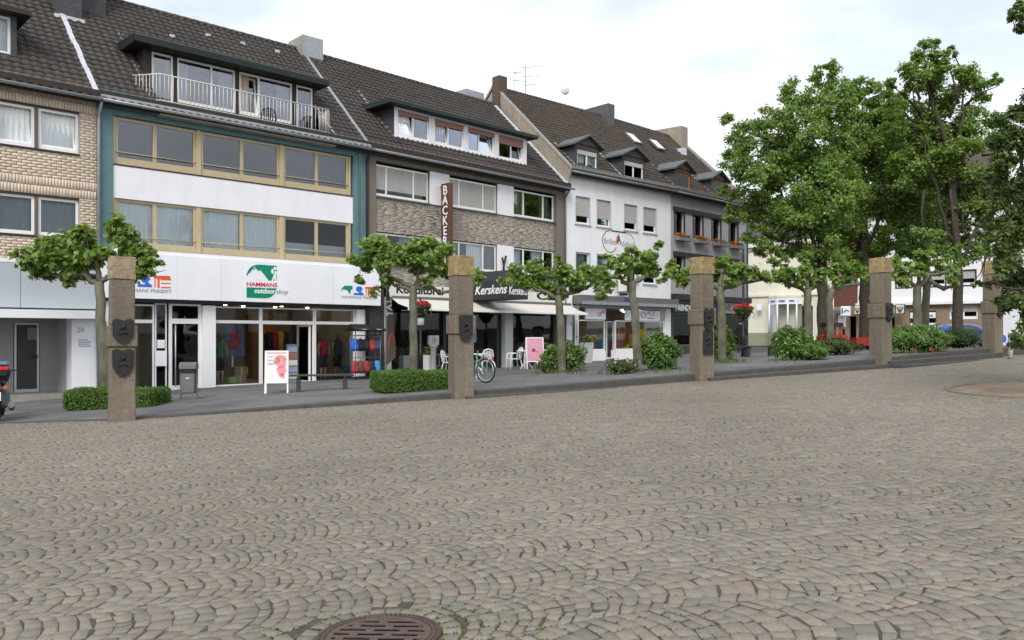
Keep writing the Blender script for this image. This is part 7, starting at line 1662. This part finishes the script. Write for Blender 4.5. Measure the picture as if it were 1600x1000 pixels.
# bicycles
def bicycle(loc, rz, label, col, group=None):
    o = empty('bicycle', loc, rz, label, 'bicycle', group); m = M('bicycle_paint', col, .35, .05, 5); R_ = .34
    for x, nm in ((0, 0), (-1.08, 1)):
        t = MB().torus((x, 0, R_), R_ - .02, .022, 'y', 32, 8).build('tyre', m_blackp, o); MB().torus((x, 0, R_), R_ - .05, .012, 'y', 28, 6).build('rim', m_alu, t)
        s_ = MB()
        for k in range(16): a = 2 * math.pi * k / 16; s_.tube([(x, .02 * (-1) ** k, R_), (x + (R_ - .05) * math.cos(a), 0, R_ + (R_ - .05) * math.sin(a))], .003, 3, False)
        s_.tube([(x, -.05, R_), (x, .05, R_)], .022, 8); s_.build('spokes', m_alu, t)
        f = MB(); f.tube([(x + (R_ + .03) * math.cos(a), 0, R_ + (R_ + .03) * math.sin(a)) for a in np.linspace(.15, 2.6, 10)], .018, 6); f.build('mudguard', m_alu, o)
    f = MB(); bb = (-.44, 0, .30); st = (-.30, 0, .80); hd_ = (-.92, 0, .86); hb = (-.96, 0, .66)
    for a, c, r in ((bb, st, .018), (bb, hb, .02), (hb, st if False else (-.36, 0, .58), .018), (bb, (0, .06, R_), .012), (bb, (0, -.06, R_), .012), ((-.33, 0, .66), (0, .06, R_), .010), ((-.33, 0, .66), (0, -.06, R_), .010), (hd_, hb, .022), (hb, (-1.08, .05, R_), .014), (hb, (-1.08, -.05, R_), .014)): f.tube([a, c], r, 7)
    f.build('frame', m, o)
    MB().tube([(st[0], 0, st[2]), (-.28, 0, .92)], .014, 6).build('seat_post', m_alu, o); MB().add([(-.40, 0, .95), (-.30, -.06, .95), (-.14, -.10, .96), (-.14, .10, .96), (-.30, .06, .95), (-.38, 0, .90), (-.16, -.06, .90), (-.16, .06, .90)], [(0, 1, 2, 3, 4), (0, 5, 6, 2, 1), (0, 4, 3, 7, 5), (2, 6, 7, 3), (5, 7, 6)]).build('saddle', m_blackp, o)
    c = MB(); c.box(-.16, .24, -.07, .07, .735, .75); 
    for s in (-1, 1): c.tube([(.20, s * .07, .74), (.02, s * .07, R_)], .008, 5)
    c.build('carrier', m_alu, o); MB().tube([(hd_[0], 0, .86), (-.89, 0, 1.02), (-.95, -.22, 1.05), (-.82, -.28, 1.03)], .012, 6).build('handlebar', m_alu, o); MB().tube([(-.89, 0, 1.02), (-.95, .22, 1.05), (-.82, .28, 1.03)], .012, 6).build('handlebar', m_alu, o)
    MB().torus((-.44, 0, .30), .09, .008, 'y', 20, 5).build('chainring', m_greymetal, o); MB().tube([(-.44, -.06, .30), (-.38, -.07, .14), (-.38, -.16, .14)], .010, 5).build('crank', m_greymetal, o); MB().tube([(-.30, -.04, .26), (-.26, -.12, 0)], .010, 5).build('kickstand', m_alu, o)
    MB().bbox(.23, .27, -.03, .03, .64, .70).build('rear_light', m_red, o)
    return o
bicycle(pav(759, 598.5), R(-38), 'green city bicycle parked behind the second stone post', (.02, .20, .11))
# bus stop sign, bollard
o = place('bus_stop_sign', 1509.5, 540, R(-15), 'bus stop post with a yellow and white panel behind the dark trunk', 'sign'); o.scale = (.7, .7, .78); MB().tube([(0, 0, 0), (0, 0, 3.6)], .035, 8).build('post', m_greymetal, o); pn = MB().bbox(-.20, .20, -.06, -.036, 2.35, 3.5, .01).build('panel', m_panelwhite, o)
MB().box(-.18, .18, -.066, -.061, 3.02, 3.45).build('yellow_field', M('yellow_sign', (.75, .50, .02), .5), pn); MB().prism([(.13 * math.cos(a), 3.24 + .17 * math.sin(a)) for a in np.linspace(0, 6.28, 17)[:-1]], -.072, -.067).build('green_ring', M('sign_green', (.03, .2, .06), .5), pn); MB().box(-.16, .16, -.066, -.061, 2.40, 2.52).build('yellow_strip', M('yellow_sign_strip', (.75, .50, .02), .5), pn)
p = sq(1579, 560.5); o = empty('white_bollard', p, 0, 'slim white bollard just right of the last stone post', 'bollard'); MB().lathe([(.075, -.05), (.075, .86), (.06, .92), (.01, .94)], (0, 0, 0), 14).build('shaft', M('scuffed_white_paint', (.60, .60, .58), .6, .2, 8), o); MB().lathe([(.085, .0), (.085, .05)], (0, 0, 0), 14).build('collar', m_greymetal, o)
# ---------------------------------------------------------------- toy train of the play area
p = pav(1300, 543); y_t = 39.; p = Vector(((1300 - CX) / FPX * y_t, y_t, float(P((1300 - CX) / FPX * y_t, y_t))))
tr = empty('toy_train_engine', p, R(6), 'red wooden play train engine with a black curved roof', 'play train'); m_tred = M('red_train_paint', (.30, .028, .022), .5, .12, 5)
tr.scale = (.68, .68, .82)
MB().bbox(-1.05, .75, -.42, .42, .28, .42, .02).build('chassis', m_black, tr); MB().bbox(-.50, .45, -.40, .40, .421, .95, .02).build('cab_body', m_tred, tr)
for x in (-.46, -.05, .41):
    for y in (-.37, .37): MB().box(x - .05, x + .05, y - .03, y + .03, .951, 1.42).build('cab_post', m_tred, tr)
MB().prism_x([(-.52, 1.40), (-.50, 1.55), (-.3, 1.64), (.3, 1.64), (.50, 1.55), (.52, 1.40)], -.62, .58).build('cab_roof', m_black, tr)
MB().tube([(.46, 0, .74), (1.0, 0, .74)], .24, 16).build('boiler', m_tred, tr); MB().lathe([(.09, .95), (.08, 1.2), (.13, 1.3)], (.85, 0, 0), 12).build('funnel', m_black, tr)
for x in (-.8, -.2, .4):
    for y in (-.44, .44): MB().tube([(x, y - .03, .20), (x, y + .03, .20)], .20, 16).build('wheel', m_black, tr)
q = np.stack([rng.uniform(-1.05, -.5, 160), rng.uniform(-.4, .4, 160), rng.uniform(.6, .9, 160)], 1); MB().bbox(-1.05, -.52, -.42, .42, .421, .66, .02).build('flower_trough', m_tred, tr); leaf_mesh('leaves', q, rot_up(160, .7), rng.uniform(.08, .13, 160), LEAF_OVAL, m_leafD, tr); leaf_mesh('blossoms', q[:70] + [0, 0, .06], rot_up(70, .6), rng.uniform(.07, .1, 70), LEAF_LOBED, m_petalr, tr)
px_ = (1352 - CX) / FPX * 38.5; wg = empty('toy_train_wagon', (px_, 38.5, float(P(px_, 38.5))), R(6), 'red play train wagon half behind the fourth stone post', 'play train'); wg.scale = (.62, .62, .62)
MB().add([(-.9, -.42, .36), (.9, -.42, .36), (.9, .42, .36), (-.9, .42, .36), (-1.0, -.5, .98), (1.0, -.5, .98), (1.0, .5, .98), (-1.0, .5, .98)], [(0, 3, 2, 1), (4, 5, 6, 7), (0, 1, 5, 4), (1, 2, 6, 5), (2, 3, 7, 6), (3, 0, 4, 7)]).build('tub', m_tred, wg); MB().bbox(-.95, .95, -.3, .3, .26, .355).build('chassis', m_black, wg)
for x in (-.55, .55):
    for y in (-.4, .4): MB().tube([(x, y - .04, .26), (x, y + .04, .26)], .26, 16).build('wheel', m_black, wg)
# ---------------------------------------------------------------- blue car on the far street
def car(loc, rz, label, col):
    o = empty('parked_car', loc, rz, label, 'car'); m = M('blue_car_paint', col, .25, .03, 3, spec=.6)
    prof = [(-2.0, .30), (-2.05, .55), (-1.98, .78), (-1.75, 1.05), (-1.35, 1.36), (-.6, 1.46), (.1, 1.44), (.55, 1.32), (1.15, .98), (1.75, .86), (2.02, .70), (2.06, .45), (2.0, .28)]
    vs = []; n = len(prof); ws = [(-.80, 1.), (-.72, .0)]
    def hw(z): return .84 if z < .95 else .84 - (z - .95) * .40
    for s in (-1, 1): vs += [(x, s * hw(z), z) for x, z in prof]
    fs = [tuple(range(n)), tuple(range(n, 2 * n))] + [(i, (i + 1) % n, (i + 1) % n + n, i + n) for i in range(n)]
    MB().add(vs, fs, False).build('body', m, o); gm = M('car_glass', (.02, .025, .03), .08, .02, spec=.8)
    for s in (-1, 1):
        for pts in ([(-1.30, 1.0), (-1.08, 1.30), (-.45, 1.38), (-.45, 1.0)], [(-.38, 1.0), (-.38, 1.38), (.12, 1.36), (.52, 1.24), (.86, 1.0)]):
            MB().add([(x, s * (hw(z) + .006), z) for x, z in pts], [tuple(range(4 if len(pts) == 4 else 5))]).build('side_window', gm, o)
        for x in (-1.25, 1.28):
            w = MB().torus((x, s * .80, .31), .24, .085, 'y', 24, 8).build('wheel', m_blackp, o); MB().tube([(x, s * .80 - .06, .31), (x, s * .80 + .06, .31)], .19, 14).build('rim', m_alu, w)
        MB().bbox(1.88, 2.05, s * .58 - .12, s * .58 + .12, .62, .74).build('headlight', m_panelwhite, o); MB().bbox(-2.05, -1.96, s * .62 - .08, s * .62 + .08, .70, .95).build('tail_light', m_red, o); MB().bbox(.55, .72, s * .90 - .07, s * .90 + .07, .98, 1.10).build('mirror', m, o)
    MB().add([(.60, -.60, 1.315), (.60, .60, 1.315), (1.14, .70, 1.0), (1.14, -.70, 1.0)], [(0, 1, 2, 3)]).build('windscreen', gm, o); MB().add([(-1.40, -.6, 1.345), (-1.40, .6, 1.345), (-1.74, .7, 1.08), (-1.74, -.7, 1.08)], [(0, 1, 2, 3)]).build('rear_window', gm, o)
    MB().bbox(-1.95, -1.55, -.6, .6, 1.36, 1.40).build('spoiler', m_blackp, o)
    return o
yc = 52.; xc = (1508 - CX) / FPX * yc; zc = EYE + (HY - 508.5) / FPX * yc - 1.46
car((xc, yc, float(P(xc, yc))), R(-12), 'bright blue hatchback parked behind the dark evergreen shrub', (.02, .10, .50))
# ---------------------------------------------------------------- motorcycle cut by the frame's left edge
o = empty('motorcycle', pav(-2, 655) , R(118), 'black motorcycle with red topped case at the very edge', 'motorcycle')
def mc(nm, mb, mat, par=o): return mb.build(nm, mat, par)
w = mc('rear_wheel', MB().torus((-.55, 0, .31), .235, .075, 'y', 28, 8), m_blackp); mc('rim', MB().torus((-.55, 0, .31), .17, .02, 'y', 24, 6), m_alu, w)
w = mc('front_wheel', MB().torus((.85, 0, .31), .245, .065, 'y', 28, 8), m_blackp); mc('rim', MB().torus((.85, 0, .31), .18, .02, 'y', 24, 6), m_alu, w)
mc('engine', MB().bbox(-.2, .35, -.2, .2, .25, .62, .05), m_greymetal); mc('tank', MB().tube([(-.05, 0, .86), (.2, 0, .92), (.5, 0, .84)], [.14, .2, .12], 12), m_black)
mc('seat', MB().bbox(-.75, 0, -.16, .16, .74, .84, .04), m_blackp); mc('fork', MB().tube([(.85, -.1, .31), (.62, -.1, .98)], .03, 8), m_alu); mc('fork', MB().tube([(.85, .1, .31), (.62, .1, .98)], .03, 8), m_alu)
mc('handlebar', MB().tube([(.5, -.38, 1.05), (.6, -.1, 1.02), (.6, .1, 1.02), (.5, .38, 1.05)], .016, 6), m_black); mc('headlamp', MB().tube([(.7, 0, .92), (.86, 0, .92)], .11, 12), m_black)
mc('exhaust', MB().tube([(.2, -.24, .25), (-.35, -.26, .26), (-.78, -.27, .36)], [.035, .06, .065], 10), m_greymetal); mc('mudguard', MB().tube([(-.55 + .38 * math.cos(a), 0, .31 + .38 * math.sin(a)) for a in np.linspace(1.0, 3.0, 8)], .06, 8), m_black)
tc_ = mc('top_case', MB().bbox(-1.05, -.62, -.27, .27, .92, 1.16, .07), m_black); mc('case_lid', MB().bbox(-1.04, -.63, -.26, .26, 1.162, 1.28, .06), M('blue_grey_case_lid', (.10, .13, .20), .35), tc_); mc('reflector', MB().bbox(-1.062, -1.03, -.24, .24, 1.10, 1.17, .01), M('red_reflector', (.65, .02, .03), .3), tc_)
mc('number_plate', MB().box(-.97, -.955, -.10, .10, .46, .64), m_panelwhite); mc('indicator', MB().bbox(-.92, -.84, -.22, -.15, .70, .76), m_orange); mc('indicator', MB().bbox(-.92, -.84, .15, .22, .70, .76), m_orange); mc('tail_light', MB().bbox(-.93, -.86, -.09, .09, .74, .82), m_red)
# ---------------------------------------------------------------- person in dark clothes by the green shop
def person(loc, rz, label):
    o = empty('person', loc, rz, label, 'person')
    J = {'pel': (0, 0, .93, .15), 'wst': (0, .0, 1.08, .14), 'chs': (0, .0, 1.30, .165), 'nck': (0, .0, 1.47, .07), 'hd0': (0, -.015, 1.57, .085), 'hd1': (0, -.02, 1.68, .088),
         'shl': (-.18, 0, 1.41, .07), 'ell': (-.24, .02, 1.13, .05), 'wrl': (-.25, -.06, .88, .035), 'hnl': (-.25, -.08, .80, .035), 'shr': (.18, 0, 1.41, .07), 'elr': (.24, .03, 1.13, .05), 'wrr': (.26, -.03, .88, .035), 'hnr': (.26, -.05, .80, .035),
         'hpl': (-.09, 0, .86, .11), 'knl': (-.10, -.08, .48, .07), 'anl': (-.10, .0, .09, .05), 'tol': (-.10, -.13, .04, .045), 'hpr': (.09, 0, .86, .11), 'knr': (.10, .02, .48, .07), 'anr': (.11, .12, .10, .05), 'tor': (.11, .0, .04, .045)}
    E = [('pel', 'wst'), ('wst', 'chs'), ('chs', 'nck'), ('nck', 'hd0'), ('hd0', 'hd1'), ('chs', 'shl'), ('shl', 'ell'), ('ell', 'wrl'), ('wrl', 'hnl'), ('chs', 'shr'), ('shr', 'elr'), ('elr', 'wrr'), ('wrr', 'hnr'), ('pel', 'hpl'), ('hpl', 'knl'), ('knl', 'anl'), ('anl', 'tol'), ('pel', 'hpr'), ('hpr', 'knr'), ('knr', 'anr'), ('anr', 'tor')]
    ks = list(J); me = bpy.data.meshes.new('body'); me.from_pydata([J[k][:3] for k in ks], [(ks.index(a), ks.index(c)) for a, c in E], []); b_ = link_mesh('body', me, None, o)
    sk = b_.modifiers.new('skin', 'SKIN')
    for i, k_ in enumerate(ks): me.skin_vertices[0].data[i].radius = (J[k_][3], J[k_][3] * (.75 if k_ in ('pel', 'wst', 'chs') else 1))
    me.skin_vertices[0].data[0].use_root = True; ss = b_.modifiers.new('sub', 'SUBSURF'); ss.levels = 2; ss.render_levels = 2
    dg = bpy.context.evaluated_depsgraph_get(); m2 = bpy.data.meshes.new_from_object(b_.evaluated_get(dg)); b_.modifiers.clear(); b_.data = m2
    m2.materials.clear(); m2.materials.append(M('dark_coat', (.014, .014, .017), .85, .15)); m2.materials.append(M('skin', (.42, .26, .19), .6, .05)); m2.materials.append(M('dark_trousers', (.018, .018, .022), .9, .15))
    for pl in m2.polygons:
        c = pl.center; pl.material_index = 1 if (c.z > 1.50 or (abs(c.x) > .2 and c.z < .85)) else (2 if c.z < .9 else 0); pl.use_smooth = True
    hr = MB(); hr.lathe([(.03, 1.585), (.098, 1.60), (.104, 1.68), (.085, 1.755), (.03, 1.79)], (0, .012, 0), 14); hr.build('hair', M('dark_hair', (.02, .014, .01), .7), o)
    return o
pp_ = pav(1158, 551.5); person(pp_, R(150), 'person in dark clothes walking past the dark green shopfront')
# ---------------------------------------------------------------- goods in the shop windows
b = teal
def in_shop(px, py, w): u, z = b.uv(px, py, w); return b.world(u, w, z), u, z
zfloor = zgr(334, 603.2) - .015
def mannequin(px, w, col, col2, label):
    u = b.u(px, w); o = empty('mannequin', b.world(u, w, zfloor), TH + R(10), label, 'mannequin', 'mannequins in the shop window')
    MB().lathe([(.17, .0), (.17, .02), (.02, .03)], (0, 0, 0), 14).build('stand', m_alu, o)
    MB().lathe([(.13, .88), (.17, 1.0), (.15, 1.15), (.19, 1.34), (.17, 1.44), (.05, 1.50)], (0, 0, 0), 14).build('shirt', M('shirt_cloth', col, .85, .15, 9), o)
    for s in (-1, 1):
        MB().tube([(s * .18, 0, 1.40), (s * .25, .0, 1.15), (s * .24, -.08, .90)], [.06, .045, .03], 8).build('arm', M('mannequin_skin', (.30, .22, .17), .6), o); MB().tube([(s * .08, 0, .92), (s * .09, 0, .50)], [.09, .075], 8).build('trouser_leg', M('trouser_cloth', col2, .85), o); MB().tube([(s * .09, 0, .52), (s * .09, 0, .03)], [.05, .035], 8).build('leg', M('mannequin_skin_leg', (.30, .22, .17), .6), o)
    MB().lathe([(.04, 1.48), (.05, 1.54), (.085, 1.60), (.09, 1.68), (.06, 1.75), (.01, 1.77)], (0, 0, 0), 12).build('head', M('mannequin_head', (.14, .10, .08), .6), o)
mannequin(343.5, .75, (.06, .16, .07), (.02, .02, .025), 'mannequin in a green shirt at the left of the display window'); mannequin(505, .9, (.30, .02, .05), (.03, .03, .04), 'mannequin in a red shirt right of the shop entrance'); mannequin(527, 1.2, (.05, .06, .08), (.04, .03, .03), 'mannequin in dark clothes behind the blue folding stool')
jk = [(421, (.01, .01, .012), 'black'), (429, (.16, .01, .03), 'dark red'), (438, (.42, .20, .01), 'mustard'), (446, (.01, .02, .015), 'dark green'), (454, (.04, .05, .07), 'slate blue')]
for px, col, nm in jk:
    w = 2.6; u = b.u(px, w); z = b.z(px, 514, w); o = empty('hanging_jacket', b.world(u, w, z - 1.05), TH + R(60), nm + ' jacket hanging inside the shop entrance', 'jacket', 'jackets hanging inside the shop')
    MB().lathe([(.17, .0), (.19, .25), (.18, .60), (.20, .82), (.08, .95)], (0, 0, 0), 12).build('body', M('jacket_cloth', col, .7, .15, 8), o)
    for s in (-1, 1): MB().tube([(s * .17, 0, .85), (s * .25, 0, .5), (s * .24, 0, .18)], [.075, .065, .05], 8).build('sleeve', M('jacket_sleeve', col, .7, .15, 8), o)
for px, py0, py1, wd_, col, lb in ((372, 586, 599, .45, (.30, .20, .11), 'brown cardboard box on the display window floor'), (374, 573, 586, .50, (.20, .17, .08), 'olive cardboard box on top of the brown box'), (361, 589, 599, .3, (.25, .40, .10), 'green and white carton left of the cardboard boxes')):
    w = .85 if px > 365 else .6; u = b.u(px, w); z0 = max(b.z(px, py1, w), zfloor + .003); o = empty('carton', b.world(u, w, z0), TH + R(4), lb, 'box', 'cartons in the display window'); h = (py1 - py0) / FPX * b.world(u, w).y
    m_ = M('carton', col, .8, .08); MB().bbox(-wd_ / 2, wd_ / 2, -.15, .15, 0, h - .004, .006).build('body', m_, o); MB().box(-.03, .03, -.152, .152, h * .0 + .004, h - .001).build('tape', M('packing_tape', (.45, .36, .24), .4), o)
u = b.u(363, 1.6); o = empty('poster_stand', b.world(u, 1.6, zfloor), TH, 'tall mountain sports poster behind the display window', 'poster'); MB().box(-.42, .42, -.02, .02, .95, 2.15).build('panel', M('blue_grey_poster', (.10, .14, .24), .7, .5, 3), o); MB().prism([(-.15, 1.2), (.2, 1.15), (.25, 1.7), (.05, 1.95), (-.12, 1.7)], -.026, -.021).build('printed_figure', M('red_printed_figure', (.30, .05, .06), .7, .3, 6), o); MB().box(-.03, .03, -.02, .02, 0, .949).build('leg', m_alu, o)
u = b.u(541, .7); o = empty('folding_stool', b.world(u, .7, zfloor), TH, 'light blue cloth folding stool in the display window', 'stool'); MB().add([(-.28, -.1, .55), (.30, -.1, .55), (.28, -.02, .12), (.05, -.06, .10), (-.28, .12, .5), (.30, .12, .5), (.28, .08, .12)], [(0, 1, 2, 3), (0, 1, 5, 4), (1, 2, 6, 5), (0, 3, 6, 4)]).build('cloth', M('light_blue_cloth', (.05, .22, .40), .8), o); MB().tube([(-.25, 0, 0), (.25, 0, .5)], .015, 6).build('leg', m_black, o); MB().tube([(.25, 0, 0), (-.25, 0, .5)], .015, 6).build('leg', m_black, o)
u = b.u(497, 1.5); o = empty('framed_picture', b.world(u, 2.2, zfloor + 1.2), TH, 'red framed picture inside the shop right of the entrance', 'picture'); MB().box(-.40, .40, -.02, .02, 0, 1.1).build('frame', M('red_frame', (.22, .015, .015), .6), o); MB().box(-.28, .28, -.03, -.021, .15, .85).build('print', M('dark_print', (.04, .05, .04), .6, .5, 8), o)
u = b.u(456, .9); o = empty('leaflet_stand', b.world(u, .9, zfloor), TH - R(20), 'narrow leaflet stand just inside the open shop door', 'leaflet stand'); MB().bbox(-.20, .20, -.12, .12, 0, 1.35, .01).build('column', M('stand_grey', (.20, .21, .25), .6), o)
for i in range(5): MB().box(-.17, .17, -.15, -.121, .12 + i * .24, .30 + i * .24).build('leaflet', M('leaflet_print', ((.5, .45, .42), (.25, .30, .45), (.6, .58, .55), (.35, .12, .10), (.3, .35, .5))[i], .6, .3, 20), o)
# goods of the optician
b = white
for px, py, wx, hz, lb in ((923, 531, .55, .55, 'yellow cloth flag in the left optician window'), (990, 528, .5, .85, 'yellow coat form in the right optician window'), (978, 545, .42, .5, 'yellow paper cone low in the right optician window'), (1004, 520, .45, .6, 'yellow panel behind the tree trunk in the optician window')):
    w = .45; u, z = b.uv(px, py, w); o = empty('window_decoration', b.world(u, w, z), white.th, lb, 'decoration', 'yellow decorations of the optician'); m_ = M('yellow_cloth', (.60, .50, .01), .7, .08)
    MB().prism([(-wx / 2, -hz / 2), (wx * .2, -hz / 2), (wx / 2, hz * .5), (wx * .1, hz * .35), (-wx / 2, hz * .15)], -.06, .06).build('cloth', m_, o); MB().tube([(-wx / 2, .08, -hz * .8), (-wx / 2, .08, hz * .4)], .012, 5).build('rod', m_alu, o)
for px, py, col, nm in ((966, 527, (.45, .17, .06), 'copper'), (975, 527, (.40, .15, .05), 'bronze')):
    w = 1.2; u, z = b.uv(px, 543, w); o = empty('display_pyramid', b.world(u, w, z - .1), white.th, nm + ' coloured stepped pyramid in the optician window', 'decoration'); m_ = M('copper_tone', col, .5)
    for i in range(6): MB().bbox(-.42 + i * .06, .42 - i * .06, -.2 + i * .02, .2 - i * .02, i * .2 + .001, i * .2 + .19, .01).build('tier', m_, o)
w = .8; u, z = b.uv(942, 546, w); o = empty('blue_crate', b.world(u, w, z), white.th, 'blue box standing beside the optician door', 'box'); MB().bbox(-.22, .22, -.15, .15, -.1, .48, .01).build('body', M('sky_blue', (.08, .30, .48), .6), o); MB().bbox(-.23, .23, -.16, .16, .481, .52, .01).build('lid', M('sky_blue_lid', (.08, .30, .48), .6), o)
b = grey; w = .7
for px, lb in ((1075, 'pale blue dress on a form in the green shop window'),):
    u, z = b.uv(px, 543, w); o = empty('dress_form', b.world(u, w, z - .05), grey.th, lb, 'dress'); MB().lathe([(.26, .0), (.22, .4), (.15, .75), (.18, 1.0), (.15, 1.15), (.05, 1.22)], (0, 0, 0), 14).build('dress', M('pale_blue_cloth', (.10, .26, .36), .8, .1, 6), o); MB().lathe([(.04, 1.2), (.05, 1.34)], (0, 0, 0), 10).build('neck', m_plasticw, o)
# balcony chairs
b = teal
for px, lb in ((420, 'dark chair on the balcony in front of the second window'), (482, 'dark chair at the right end of the balcony')):
    u = b.u(px, .45); make_chair(b.world(u, .45, ZE - .305), TH + R(150), lb, M('dark_wicker', (.02, .022, .024), .7, .3, 30), 'dark balcony chairs', 'balcony_chair')
# window flower boxes
b = grey
for k_, (a, c) in enumerate(cg):
    u0, u1 = U(a) if False else b.u(a), b.u(c); zt_ = b.z(1052.5, 367); o = empty('flower_box', b.world((u0 + u1) / 2 + .1, -.24, zt_ - .30), grey.th, ('first', 'second', 'third', 'fourth')[k_] + ' window flower box from the left on the grey house', 'flower box', 'flower boxes of the grey house'); hw_ = (u1 - u0) / 2 + .12
    MB().bbox(-hw_, hw_, -.12, .12, 0, .2, .015).build('box', M('box_plastic', (.22, .20, .18), .7, .1), o); MB().box(-hw_ * .7, hw_ * .7, .12, .24, .02, .06).build('bracket', m_black, o)
    n = 240; q = np.stack([rng.uniform(-hw_, hw_, n), rng.uniform(-.13, .13, n), rng.uniform(.18, .36, n)], 1); leaf_mesh('leaves', q, rot_up(n, .7), rng.uniform(.06, .10, n), LEAF_OVAL, m_leafD, o)
    m_ = 130; q = np.stack([rng.uniform(-hw_, hw_ * .2, m_), rng.uniform(-.15, .15, m_), rng.uniform(.24, .42, m_)], 1); leaf_mesh('blossoms', q, rot_up(m_, .6), rng.uniform(.06, .10, m_), LEAF_LOBED, m_petalo, o)
# litter on the paving
lit = MB()
for i in range(46):
    px, py = rng.uniform(560, 1250), rng.uniform(585, 606) - .02 * 0
    x = rng.uniform(-6, 12); y = edge_y(x) + rng.uniform(.4, 5); z = float(P(x, y)) + .004; s = rng.uniform(.02, .05); a = rng.uniform(0, 3)
    lit.add([(x + s * math.cos(a + q), y + s * math.sin(a + q), z + rng.uniform(0, .015)) for q in (0, 1.4, 3.1, 4.6)], [(0, 1, 2, 3)])
tag(lit.build('fallen_leaves', M('dry_leaf', (.30, .24, .14), .8, .3)), kind='stuff')
